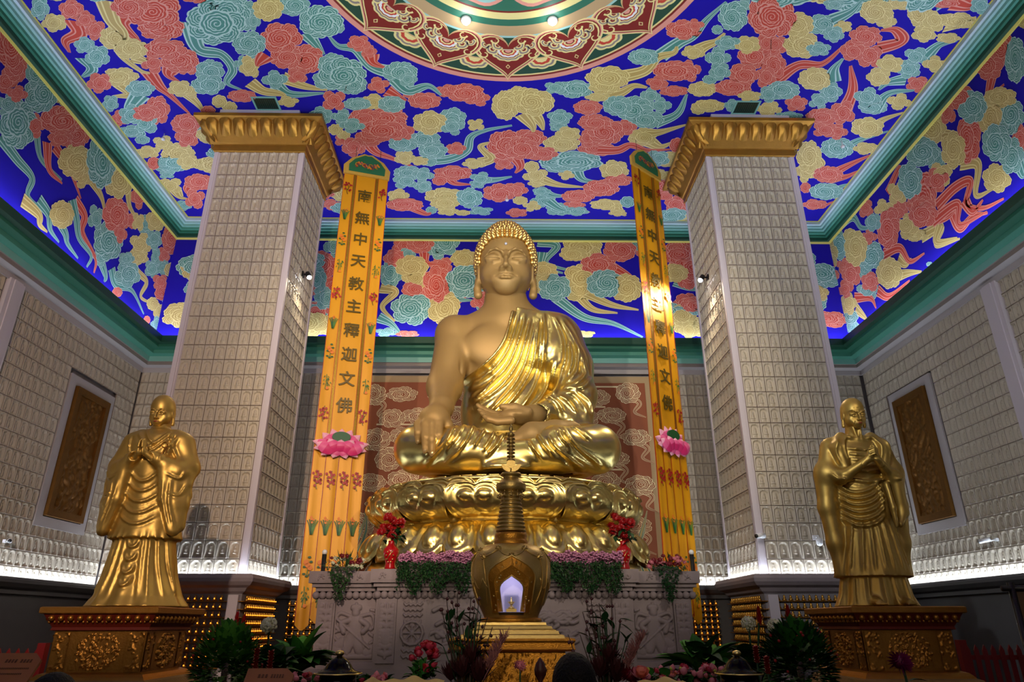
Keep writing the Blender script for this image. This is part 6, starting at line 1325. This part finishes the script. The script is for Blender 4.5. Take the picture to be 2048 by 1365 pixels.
# beds of pink roses and lotus buds along the foot of the altar
def rose_bed(x0, x1, y, label, seed, pal, nl=260, nf=44, top=.42, cluster=None):
    cx = (x0+x1)/2; e = empty('rose_bed', (cx, y, STZ), 0, label, 'flower bed'); r = random.Random(seed); hw_ = (x1-x0)/2; MB().box((-hw_, -.16, 0), (hw_, .16, .16)).build('planter', M['pot'], e)
    for k in range(2):
        mb = MB()
        for i in range(nl//2): leaf(mb, (r.uniform(-hw_, hw_), r.uniform(-.22, .18), .14+r.random()**.8*(top-.16)), rdir(r, 0)+np.array([0, -.3, .2]), r.uniform(.10, .20), r.uniform(.07, .14), .4, 0, nu=3, nv=5)
        mb.build('foliage', [M['leaf_dk'], M['leaf_g']][k], e)['kind'] = 'stuff'
    for m_, n_, nm, bl in pal:
        k = int(nf*n_); b_ = bl().build(nm, m_, e); put_all(b_, nm, e, [(r.uniform(-hw_, hw_), r.uniform(-.26, .05), top*r.uniform(.75, 1.12)) for _ in range(max(1, k))], r)
    return e
PK = [(M['fl_pink'], .35, 'rose_bud', lambda: bud_mb(.036)), ([M['fl_pink'], M['fl_coral']], .3, 'pink_rose', lambda: rose_mb(.050)), (M['fl_rose'], .15, 'chrysanthemum', lambda: pom_mb(.055, 40)), (M['fl_lime'], .08, 'lime_bud', lambda: bud_mb(.022)), (M['fl_rose'], .12, 'deep_rose', lambda: rose_mb(.045).build and rose_mb(.045))]
PK[-1] = ([M['fl_rose'], M['fl_wine']], .12, 'deep_rose', lambda: rose_mb(.045))
rose_bed(-2.28, -1.75, 7.75, 'bed of pink rose buds left of the left lacquer urn', 11, PK, 160, 44, .44)
rose_bed(-2.15, -1.35, 9.2, 'bed of roses and round lily leaves before the left altar panel', 12, PK, 200, 26, .36)
rose_bed(1.55, 2.55, 8.25, 'bed of pink rose buds between the dry bouquet and the right urn', 13, PK, 240, 90, .47)
e, c = arrangement('red_flower_bunch', 848, 1318, 9.0, 'tight bunch of deep pink flowers left of the tall dry bouquet', 'flowers'); r = random.Random(3); pot(e, .12, .2, 0); MB().tube([(0, 0, .1), (0, 0, c[2])], .03).build('stem', M['leaf_dk'], e)
put_all(rose_mb(.075).build('bloom', [M['fl_rose'], M['fl_red']], e), 'bloom', e, [c+rdir(r, -.6)*.15 for _ in range(22)], r); mb = MB()
for i in range(60): leaf(mb, c*np.array([1, 1, .7])+rdir(r, -.3)*.12, rdir(r, -.1), .16, .08, .3)
mb.build('foliage', M['leaf_g'], e)['kind'] = 'stuff'
# tall dry bouquets on both sides of the stupa
def dry_bouquet(px, y, label, seed, tops, flip=1):
    e, c = arrangement('dry_bouquet', px, 1340, y, label, 'bouquet'); r = random.Random(seed); pot(e, .15, .22, 0); MB().box((-.18, -.16, -STZ), (.18, .16, 0)).build('plant_stand', M['wood_dk'], e); P = lambda x, q, dy=0: np.array(at(x, q, y+dy))-np.array([e.location.x, y, STZ])
    for i, (x, q) in enumerate(tops):
        t = P(x, q, r.uniform(-.1, .1)); b_ = np.array([r.uniform(-.06, .06), r.uniform(-.05, .05), .15]); m_ = b_*.45+t*.55+np.array([r.uniform(-.04, .04), 0, 0]); l = smooth_line([b_, m_, t], 10); tw = MB().tube(l, np.linspace(.008, .0035, 10), 5).build('twig', M['stem'], e)
        for k in range(r.choice([3, 5, 6])):
            f = r.uniform(.55, 1); j = min(9, int(f*9.5)); bb_ = bud_mb(.014).build('bud', M['bud'], tw); bb_.location = l[j]+np.array([r.uniform(-.02, .02), 0, .005])
    mb = MB()
    for i in range(30):
        x, q = px+r.uniform(-52, 52), r.uniform(1225, 1330); p = P(x, q, r.uniform(-.1, .12)); leaf(mb, p, (r.uniform(-1, 1), r.uniform(-.4, .1), r.uniform(-.2, .9)), .13, .065, .1, 0, nu=3, nv=6)
        mb.tube([np.array([0, 0, .3]), p*.6+np.array([0, 0, .12]), p], .004, 4, 0)
    mb.build('eucalyptus_leaves', M['leaf_dk'], e)['kind'] = 'stuff'
    for i, (x, q, R) in enumerate(((px-12, 1342, .085), (px+22, 1350, .10), (px+6, 1316, .085), (px-34, 1350, .08))):
        m_ = MB(); n = 40
        for k in range(n): a = k*2.399; h = .15+.85*k/n; leaf(m_, (0, 0, -R*.6), (math.cos(a)*(1.05-h), math.sin(a)*(1.05-h), .5+h), R*2.0, R*.45, -.02, 0, up=(math.cos(a), math.sin(a), .2), nu=3, nv=5)
        o = m_.build('protea', M['protea'], e); o.location = P(x, q, -.12+.04*i); MB().tube([(0, 0, .1), np.array(P(x, q, -.1))-np.array([0, 0, .05])], .01).build('protea_stalk', M['stem'], e)
    for (x, q, a) in ((px+flip*72, 1300, .5), (px+flip*60, 1325, .35)):
        m_ = MB(); b_ = P(px+flip*30, 1362, -.15); t = P(x, q-20, -.15); l = smooth_line([b_, b_*.5+t*.5, t], 14)
        for k in range(150): f = r.uniform(.35, 1); p = l[min(13, int(f*13.9))]; m_.tube([p, p+np.array([r.uniform(-.05, .05), r.uniform(-.03, .03), r.uniform(.03, .10)])], .0025, 3)
        m_.tube(l, .004, 4); m_.build('pampas_plume', M['pampas'], e)['kind'] = 'stuff'
    return e
dry_bouquet(936, 6.45, 'tall dry bouquet of budded twigs and dark proteas left of the stupa', 21, [(884, 1222), (893, 1200), (905, 1207), (915, 1188), (942, 1195), (950, 1205), (958, 1200), (975, 1235), (985, 1255), (897, 1270), (925, 1250), (945, 1235)])
dry_bouquet(1212, 6.6, 'tall dry bouquet of budded twigs and dark proteas right of the stupa', 22, [(1165, 1225), (1172, 1205), (1182, 1200), (1198, 1208), (1210, 1215), (1222, 1190), (1190, 1258), (1178, 1262), (1240, 1245), (1136, 1270), (1160, 1270), (1205, 1235)])
for px, py, k, lab in ((1282, 1348, 0, 'large coral rose at the foot of the right dry bouquet'), (1262, 1352, 1, 'dark wine chrysanthemum beside the coral rose'), (1040, 1332, 2, 'dusty pink pompom flower at the left front of the stupa base')):
    yb = (6.2, 6.35, 6.55)[k]; p = at(px, py, yb); e = empty('cut_flower', (p[0], yb, 0), 0, lab, 'flower'); h = p[2]-e.location.z
    o = (rose_mb(.085, 0, 1, 13).build('bloom', [M['fl_coral'], M['fl_pink']], e) if k == 0 else pom_mb(.09 if k == 1 else .06, 60).build('bloom', M['fl_wine'] if k == 1 else M['fl_pink'], e)); o.location = (0, 0, h); o.rotation_euler = (.6, 0, 0); MB().tube([(0, 0, 0), (0, 0, h-.02)], .008).build('stalk', M['leaf_dk'], e)
# purple dahlia near the camera
p = at(1800, 1325, 5.2); e = empty('purple_dahlia', (p[0], 5.2, 0), 0, 'single purple dahlia on a leafy stalk before the old monk pedestal', 'flower')
o = pom_mb(.085, 110, 0, .26).build('bloom', M['fl_purple'], e); o.location = (0, 0, p[2]); o.rotation_euler = (.6, -.2, 0); pot(e, .16, .35, 0)
MB().tube([(.03, .01, .3), (.05, .02, p[2]-.3), (.015, .01, p[2]-.02)], .009).build('stalk', M['leaf_dk'], e); mb = MB()
for i in range(16): a = i*2.4; leaf(mb, (.05, .02, p[2]-.12-.05*i), (math.cos(a), math.sin(a)*.5, .3), .13, .05, .3)
mb.build('foliage', M['leaf_dk'], e)['kind'] = 'stuff'
# on the altar: red vases, pink flower boxes with trailing ivy, small bouquets, microphones
AT = E+.82
for px, lab in ((780, 'red porcelain vase of crimson peonies on the left of the altar'), (1249, 'red porcelain vase of crimson peonies on the right of the altar')):
    yv = 11.62; p = at(px, 1139, yv); e = empty('flower_vase', (p[0], yv, AT), 0, lab, 'vase'); r = random.Random(px)
    MB().lathe([(.085, .0), (.09, .03), (.075, .09), (.10, .18), (.128, .27), (.12, .32), (.06, .38), (.045, .42), (.06, .45), (.055, .45)], (0, 0, 0), 24).build('vase_body', M['red_lac'], e)
    m_ = MB()
    for i in range(9): a = i*.7; m_.ball((.115*math.sin(a)*.5, -.118, .20+.09*math.cos(a)), .014, 6)
    m_.tube([(-.04, -.122, .14), (0, -.128, .22), (.05, -.122, .30)], .006); m_.build('gilt_flower_pattern', M['leaf'], e)
    put_all(pom_mb(.085, 50, 0, .4).build('peony', M['fl_red'], e), 'peony', e, [(.17*math.cos(a)*q, .14*math.sin(a)*q, .62+.26*z_) for a, q, z_ in [(i*2.4, .25+.75*(i % 5)/4, (-.55+1.6*i/15)*(1-.4*(i % 2))) for i in range(16)]], r)
    mb = MB()
    for i in range(40): leaf(mb, np.array([0, 0, .5])+rdir(r, -.2)*.15, rdir(r, -.3), .14, .07, .3)
    mb.build('foliage', M['leaf_dk'], e)['kind'] = 'stuff'
for x0, x1, lab in ((798, 946, 'row of mauve pink flowers with trailing ivy on the left half of the altar front'), (1098, 1240, 'row of mauve pink flowers with trailing ivy on the right half of the altar front')):
    yb = 11.48; a, b_ = at(x0, 1130, yb)[0], at(x1, 1130, yb)[0]; e = empty('flower_box', ((a+b_)/2, yb, AT+.003), 0, lab, 'flower box'); w = (b_-a)/2; r = random.Random(x0)
    MB().box((-w, -.05, 0), (w, .10, .10)).build('box', M['pot'], e); bl = MB()
    for k in range(5): bl.ball((.028*math.cos(k*1.26), .028*math.sin(k*1.26), 0), .021, 6, 0, .012)
    bl.ball((0, 0, .008), .010, 5); P0 = bl.build('blossom', M['fl_mauve'], e); pts = [(r.uniform(-w, w), r.uniform(-.14, .06), .14+r.uniform(-.05, .10)) for _ in range(190)]
    put_all(P0, 'blossom', e, pts[:98], r, .7, .8, 1.4); rest = MB()
    for p in pts[98:]:
        for k in range(5): rest.ball(np.array(p)+np.array([.03*math.cos(k*1.26), -.008, .03*math.sin(k*1.26)]), .022, 5, 0, .014)
    rest.build('blossom_mass', M['fl_mauve'], e)['kind'] = 'stuff'
    for k in range(2):
        mb = MB()
        for i in range(900):
            x = r.uniform(-w, w); z_ = .12-r.random()**.8*.50*(.75+.25*math.sin(x*17+k)); leaf(mb, (x, -.16-.04*r.random(), z_), (r.uniform(-1, 1), -.7, r.uniform(-1, .6)), .045, .032, .3, 0, nu=2, nv=3)
        mb.build('trailing_ivy', M['ivy'] if k else M['leaf_dk'], e)['kind'] = 'stuff'
for px, lab, dark in ((690, 'small trailing bouquet of white and wine flowers on the left altar wing', 0), (1330, 'small trailing bouquet of dark wine flowers on the right altar wing', 1)):
    yb = 11.75; p = at(px, 1128, yb); e = empty('trailing_bouquet', (p[0], yb, E+.803), 0, lab, 'bouquet'); r = random.Random(px); MB().box((-.2, -.08, 0), (.2, .08, .07)).build('basket', M['pot'], e)
    put_all(pom_mb(.05, 24).build('white_flower', M['fl_white'] if not dark else M['fl_pink'], e), 'white_flower', e, [(r.uniform(-.34, .34), r.uniform(-.12, .06), .10+r.uniform(-.04, .12)) for _ in range(12)], r)
    put_all(pom_mb(.055, 26).build('wine_flower', M['fl_wine'], e), 'wine_flower', e, [(r.uniform(-.26, .26), r.uniform(-.14, .06), .12+r.uniform(-.02, .12)) for _ in range(8 if not dark else 16)], r)
    mb = MB()
    for i in range(330):
        x = r.gauss(0, .11); z_ = .1-r.random()**.8*.55*math.exp(-(x/.16)**2); leaf(mb, (x, -.245 if z_ < .07 else r.uniform(-.2, .05), max(z_, .07) if False else z_), (r.uniform(-1, 1), -.9, r.uniform(-1, .6)), .05, .035, .3, 0, nu=2, nv=3)
    for i in range(30): leaf(mb, (r.uniform(-.1, .1), 0, .06), (r.uniform(-1, 1)*1.4, r.uniform(-.2, .1), r.uniform(.35, .8)), r.uniform(.22, .36), .03, .12, 0)
    mb.build('foliage', M['leaf_dk' if dark else 'ivy'], e)['kind'] = 'stuff'
for px, lab in ((646, 'black post with a white ball top on the left end of the altar'), (1386, 'black post with a white ball top on the right end of the altar')):
    yb = 12.1; p = at(px, 1140, yb); e = empty('altar_post', (p[0], yb, E+.802), 0, lab, 'post'); MB().lathe([(.05, 0), (.05, .02), (.035, .03), (.04, .30)], (0, 0, 0), 12).build('post_body', M['black'], e); MB().ball((0, 0, .335), .045, 12).build('ball_top', M['white'], e)

# ------------------------------------------------------------------ lacquer urns, signs, fences, board, cameras, lights
for px, lab in ((677, 'black lacquer urn with a domed lid and gilt knob, left of the stupa'), (1477, 'black lacquer urn with a domed lid and gilt knob, right of the stupa')):
    yb = 6.9 if px < 1000 else 6.7; d = lambda q: at(px, q, yb); e = empty('lacquer_urn', (d(1340)[0], yb, STZ if False else 0), 0, lab, 'urn'); k = (yb*FW[1])/FPX; zt = d(1300)[2]
    dome = [(46, 1348), (45, 1346), (34, 1342), (28, 1337), (24, 1330), (18, 1322), (10, 1316), (5, 1313), (4, 1311)]
    MB().lathe([(h*k*.98, d(q)[2]) for h, q in dome], (0, 0, 0), 40).build('lid', M['blk_lac'], e)
    MB().lathe([(.05*k*1000*.0+46*k, d(1349.5)[2]), (47*k, d(1348)[2]), (46*k, d(1346.5)[2])], (0, 0, 0), 40).build('gilt_rim', M['leaf'], e)
    MB().lathe([(5*k, d(1313)[2]), (8.5*k, d(1309)[2]), (8.5*k, d(1306)[2]), (6*k, d(1302.5)[2]), (1*k, d(1301)[2])], (0, 0, 0), 20).build('gilt_knob', M['leaf'], e)
    MB().lathe([(.20, 0), (.20, .03), (.08, .06), (.07, d(1349)[2]-.35), (.15, d(1349)[2]-.22), (.17, d(1349)[2]-.1), (.16, d(1349.5)[2])], (0, 0, 0), 32).build('urn_body', M['blk_lac'], e)
def sign(px0, px1, pyt, y, label, lines, rz=0.):
    a, b_ = at(px0, pyt, y), at(px1, pyt, y); w = (b_[0]-a[0])/2; e = empty('wooden_sign', ((a[0]+b_[0])/2, y, 0), rz, label, 'sign'); zt = a[2]; tl = .9
    c_ = .06; pts = [(-w, -.0), (-w, -.34), (w, -.34), (w, -.05), (w-c_, 0), (-w+c_, 0)]; f = lambda x, q, o=0: (x, q*math.sin(-.75)*-1*-1*.0+q*-.62-(-o*.78), zt+q*.78+o*.62) 
    g_ = lambda x, q, o: np.array([x, q*.62-o*.78, zt+q*.78+o*.62])
    V = [g_(x, q, 0) for x, q in pts]; dv = g_(0, 0, .02)-g_(0, 0, 0); MB().prism(V, dv).build('plaque', M['wood'], e)
    r = random.Random(5)
    for i, (q, hgt, x0, x1, n) in enumerate(lines):
        m_ = MB(); xs = np.linspace(x0*w, x1*w, n+1)
        for k in range(n):
            ww = (xs[k+1]-xs[k])*.38; cx = (xs[k]+xs[k+1])/2
            for j in range(3): qq = q-hgt*(.2+.3*j); m_.prism([g_(cx-ww*r.uniform(.6, 1), qq, .021), g_(cx+ww*r.uniform(.6, 1), qq, .021), g_(cx+ww, qq-hgt*.12, .021), g_(cx-ww, qq-hgt*.12, .021)], dv*.05)
            m_.prism([g_(cx-ww*.15, q-hgt*.1, .021), g_(cx+ww*.15, q-hgt*.1, .021), g_(cx+ww*.15, q-hgt*.95, .021), g_(cx-ww*.15, q-hgt*.95, .021)], dv*.05)
        m_.build('lettering', M['ink'], e)
    MB().box((-.04, -.14, 0), (.04, -.06, zt-.16)).build('stand_post', M['wood_dk'], e); MB().box((-.2, -.25, 0), (.2, .05, .03)).build('stand_foot', M['wood_dk'], e)
sign(498, 592, 1341, 5.6, 'slanted light wooden sign among the flowers, nearer the altar', [(-.045, .035, -.5, -.05, 3), (-.045, .035, .05, .62, 5), (-.11, .014, -.6, .7, 18), (-.15, .014, -.6, .4, 14)])
sign(-6, 93, 1311, 5.2, 'slanted light wooden sign at the left edge before the red fence', [(-.045, .03, -.4, .1, 4), (-.045, .03, .2, .7, 4), (-.11, .014, -.7, .75, 20), (-.15, .014, -.7, .6, 18)])
def fence(x0, x1, y, zt, label, seed):
    e = empty('picket_fence', ((x0+x1)/2, y, 0), 0, label, 'fence'); w = (x1-x0)/2; n = int(2*w/.115)
    for q in (zt-.16, zt-.62): MB().box((-w, -.012, q-.03), (w, .012, q+.03)).build('rail', M['fence'], e)
    pk = None
    for i in range(n):
        x = -w+(i+.5)*2*w/n
        if pk is None: pk = MB().prism([(-.032, -.03, .03), (.032, -.03, .03), (.032, -.03, zt-.07), (0, -.03, zt), (-.032, -.03, zt-.07)], (0, .018, 0)).build('picket', M['fence'], e); o = pk
        else: o = pk.copy(); COL.objects.link(o); o.parent = e
        o.location = (x, 0, 0)
    for x in (-w, w): MB().box((x-.05, -.05, 0), (x+.05, .05, zt+.06)).build('fence_post', M['fence'], e)
zt = at(60, 1297, 9.8)[2]; fence(-9.6, at(88, 1290, 9.8)[0], 9.8, zt, 'dark red picket fence left of the young monk pedestal', 1)
zt = at(1980, 1290, 10.2)[2]; fence(at(1922, 1290, 10.2)[0], 9.6, 10.2, zt, 'dark red picket fence right of the old monk pedestal', 2)
# framed dark board at the right edge
a = at(2010, 1172, 7.6); b_ = at(2040, 1290, 7.6); e = empty('framed_board', (a[0]+.6, 7.6, 0), 0, 'dark ochre board in a black frame on a stand at the right edge', 'board'); zt = a[2]
MB().box((-.52, -.02, zt-.75), (.6, .02, zt-.06)).build('board', mat('ochre_board', (96, 70, 26), .35), e)
f = MB(); f.tube([(-.56, -.03, 0), (-.56, -.03, zt+.03)], .035, 8).tube([(.64, -.03, 0), (.64, -.03, zt+.03)], .035, 8).tube([(-.66, -.03, zt-.03), (.74, -.03, zt-.03)], .03, 8).box((-.56, -.04, zt-.80), (.64, .02, zt-.75)); f.build('frame', M['black'], e)
# security cameras
def bullet_cam(p, n, label, rz):
    e = empty('security_camera', p, rz, label, 'camera'); MB().box((-.03, .0, -.03), (.03, .06, .03)).tube([(0, .0, 0), (0, -.10, -.02)], .016).build('bracket', M['white'], e); MB().tube([(-.02, -.08, .01), (-.20, -.20, -.015)], .045, 10).build('camera_body', M['white'], e); MB().tube([(-.195, -.197, -.014), (-.215, -.21, -.017)], .036, 10).build('lens', M['black'], e)
cx = X0+5.75-PHX; p = at(1520, 1075, PY0); bullet_cam((p[0]+.03, PY0-.10, p[2]), None, 'white bullet camera on the left corner of the right pillar', 0)
p = atx(1997, 1080, XR); bullet_cam((XR-.07, p[1], p[2]), None, 'white bullet camera on the tiles of the right wall', -PI/2); p = atx(6, 1083, XL); bullet_cam((XL+.07, p[1], p[2]), None, 'white bullet camera on the tiles of the left wall', PI/2)
p = at(1630, 1083, PY0); e = empty('dome_camera', (p[0], PY0-.05, p[2]), 0, 'white dome camera on the front of the right pillar', 'camera'); MB().box((-.05, -.03, .02), (.05, .02, .10)).tube([(0, -.02, .06), (0, -.13, .05), (0, -.13, .01)], .02).build('bracket', M['white'], e); MB().lathe([(.05, .03), (.06, .0), (.06, -.05), (.045, -.09), (.02, -.105)], (0, -.13, 0), 16).build('camera_body', M['white'], e)
# ceiling: two bright round lamps on the medallion, air vents, hanging detectors
for px, py, lab in ((932, 37, 'bright round lamp on the ceiling medallion, left of the pair'), (1105, 38, 'bright round lamp on the ceiling medallion, right of the pair')):
    p = atz(px, py, ZC); e = empty('ceiling_lamp', (p[0], p[1], ZC-.05), 0, lab, 'ceiling lamp'); MB().lathe([(.05, .05), (.10, .05), (.105, .0), (.09, -.03)], (0, 0, 0), 20).build('housing', M['white'], e); MB().ball((0, 0, -.04), .072, 14, 0, .05).build('lens', M['glow'], e); lamp('ceiling_lamp_light', 'POINT', (p[0], p[1], ZC-.22), None, 7, (.95, .97, 1), .06)
for px, py, lab in ((534, 210, 'dark ceiling vent above the left pillar'), (1490, 218, 'dark ceiling vent above the right pillar')):
    p = atz(px, py, ZC); e = empty('ceiling_vent', (p[0], p[1]-.06, ZC-.02), 0, lab, 'vent'); b = MB(); b.box((-.29, -.22, 0), (-.25, .22, .02)).box((.25, -.22, 0), (.29, .22, .02)).box((-.25, -.22, 0), (.25, -.18, .02)).box((-.25, .18, 0), (.25, .22, .02)).build('vent_frame', M['t2'], e); MB().box((-.25, -.18, .006), (.25, .18, .012)).build('backing', M['black'], e); sl = MB()
    for i in range(11): sl.box((-.24+i*.046, -.18, .001), (-.225+i*.046, .18, .006))
    sl.build('slat', M['green_d'], e)
for px, py, lab in ((329, 275, 'small hanging detector near the left ceiling edge'), (1683, 290, 'small hanging detector near the right ceiling edge'), (1014, 398, 'small hanging detector above the head of the Buddha')):
    p = atz(px, py-8, ZC); e = empty('ceiling_detector', (p[0], p[1], ZC), 0, lab, 'detector'); MB().tube([(0, 0, 0), (0, 0, -.16)], .012).build('ceiling_rod', M['white'], e); MB().lathe([(.03, -.14), (.05, -.16), (.045, -.19), (.02, -.21)], (0, 0, 0), 12).build('sensor', M['white'], e)
# small wooden flame-shaped finial on a stick before the stupa
p = at(1081, 1365, 4.6); e = empty('wooden_finial', (p[0], 4.6, 0), 0, 'dark wooden flame-shaped finial on a post before the stupa', 'ornament'); q = at(1081, 1340, 4.6)[2]; MB().lathe([(.02, -.12), (.024, -.08), (.013, -.065), (.034, -.03), (.038, .0), (.026, .035), (.008, .06), (.001, .068)], (0, 0, q), 16).build('flame_head', mat('finial_wood', (70, 30, 20), .4), e); MB().tube([(0, 0, 0), (0, 0, q-.1)], .014, 8).build('finial_post', M['wood_dk'], e)
# pale offering papers at the lower edge
for i, (x0, x1, py) in enumerate(((745, 890, 1358), (1275, 1365, 1360))):
    yb = 5.9; a, b_ = at(x0, py, yb), at(x1, py, yb); e = empty('offering_cloth', ((a[0]+b_[0])/2, yb, 0), 0, 'pale yellow cloth edge on a table at the lower frame edge, '+('left' if i == 0 else 'right')+' of the stupa', 'table cloth'); w = (b_[0]-a[0])/2
    X, Y_ = np.meshgrid(np.linspace(-w, w, 40), np.linspace(0, .5, 6), indexing='ij'); MB().grid(np.stack([X, -Y_, a[2]+.012*np.sin(X*17+1)+.01*np.sin(X*37)-.03*Y_], -1), 0, True).build('cloth', mat('pale_yellow_cloth', (214, 186, 110), .7), e); MB().box((-w, -.5, 0), (w, 0, a[2]-.035)).build('table_body', M['wood_dk'], e)
# ------------------------------------------------------------------ visitors seen from behind
M['hair'] = mat('black_hair', (7, 6, 7), .6, bump=.5, bscale=120, spec=.2); M['skin'] = mat('skin', (176, 128, 100), .5); M['coat'] = mat('dark_jacket', (22, 23, 28), .8, var=.1, scale=10); M['trouser'] = mat('dark_trousers', (24, 24, 30), .8)
def visitor(px, py, y, label, hair_s=1.):
    p = at(px, py, y); H = p[2]; k = H/1.64; e = empty('person', (p[0], y, 0), 0, label, 'person'); P = lambda *v: tuple(np.array(v)*k)
    s = SDF(np.array((-.40, -.32, -.01))*k, np.array((.40, .34, 1.68))*k, .012)
    for x in (-1, 1):
        s.chain([P(x*.09, .0, .06), P(x*.09, .02, .46), P(x*.085, .0, .84)], [.045*k, .058*k, .085*k], .03); s.chain([P(x*.09, -.03, .035), P(x*.10, .16, .028)], [.04*k, .032*k], .03)
        s.chain([P(x*.19, .0, 1.33), P(x*.24, .0, 1.05), P(x*.20, .10, .86)], [.055*k, .043*k, .034*k], .03); s.ell(P(x*.195, .13, .80), (.025*k, .04*k, .05*k), .02)
        for i in range(4): s.cone(P(x*.192, .10+.018*i, .77), P(x*.185, .12+.018*i, .70+.006*abs(i-1.5)), .009*k, .007*k, .004)
        s.cone(P(x*.175, .14, .81), P(x*.16, .165, .755), .011*k, .008*k, .006)
    s.ell(P(0, 0, 1.18), (.185*k, .11*k, .24*k), .04); s.ell(P(0, 0, .93), (.16*k, .11*k, .13*k), .06); s.cone(P(-.15, 0, 1.34), P(.15, 0, 1.34), .06*k, .06*k, .05)
    s.cone(P(0, 0, 1.36), P(0, .01, 1.47), .052*k, .05*k, .03); s.ell(P(0, .015, 1.53), (.072*k, .092*k, .105*k), .02)
    for x in (-1, 1): s.ell(P(x*.074, .01, 1.52), (.012*k, .02*k, .03*k), .008); s.ell(P(x*.028, .098, 1.535), (.013*k, .01*k, .008*k), .006, op='cut')
    s.cone(P(0, .10, 1.54), P(0, .118, 1.50), .010*k, .014*k, .01); s.cone(P(-.02, .095, 1.468), P(.02, .095, 1.468), .006*k, .006*k, .004)
    V, F = s.mesh(); V = relax(V, F, 2, .5); zc = V[F].mean(1)[:, 2]/k; xc = np.abs(V[F].mean(1)[:, 0])/k; mi = np.where(zc > 1.38, 0, np.where(zc > .88, 1, 2)); mi = np.where((zc < .87) & (xc > .155) & (zc > .68), 0, mi); mi = np.where(zc < .07, 3, mi)
    quads('body', V, F, [M['skin'], M['coat'], M['trouser'], M['black']], e, mi)
    h = SDF(np.array((-.12, -.14, 1.38))*k, np.array((.12, .14, 1.68))*k, .006); h.ell(P(0, .0, 1.545), (.081*k*hair_s, .102*k, .102*k), 0); h.ell(P(0, .115, 1.50), (.075*k, .06*k, .085*k), .02, op='cut')
    V, F = h.mesh(); V = V+np.random.RandomState(1).normal(0, .0006, V.shape); quads('hair', V, F, M['hair'], e)
visitor(1147, 1309, 2.75, 'person with short black hair seen from behind, before the stupa'); visitor(112, 1349, 2.6, 'person with black hair seen from behind at the lower left corner')
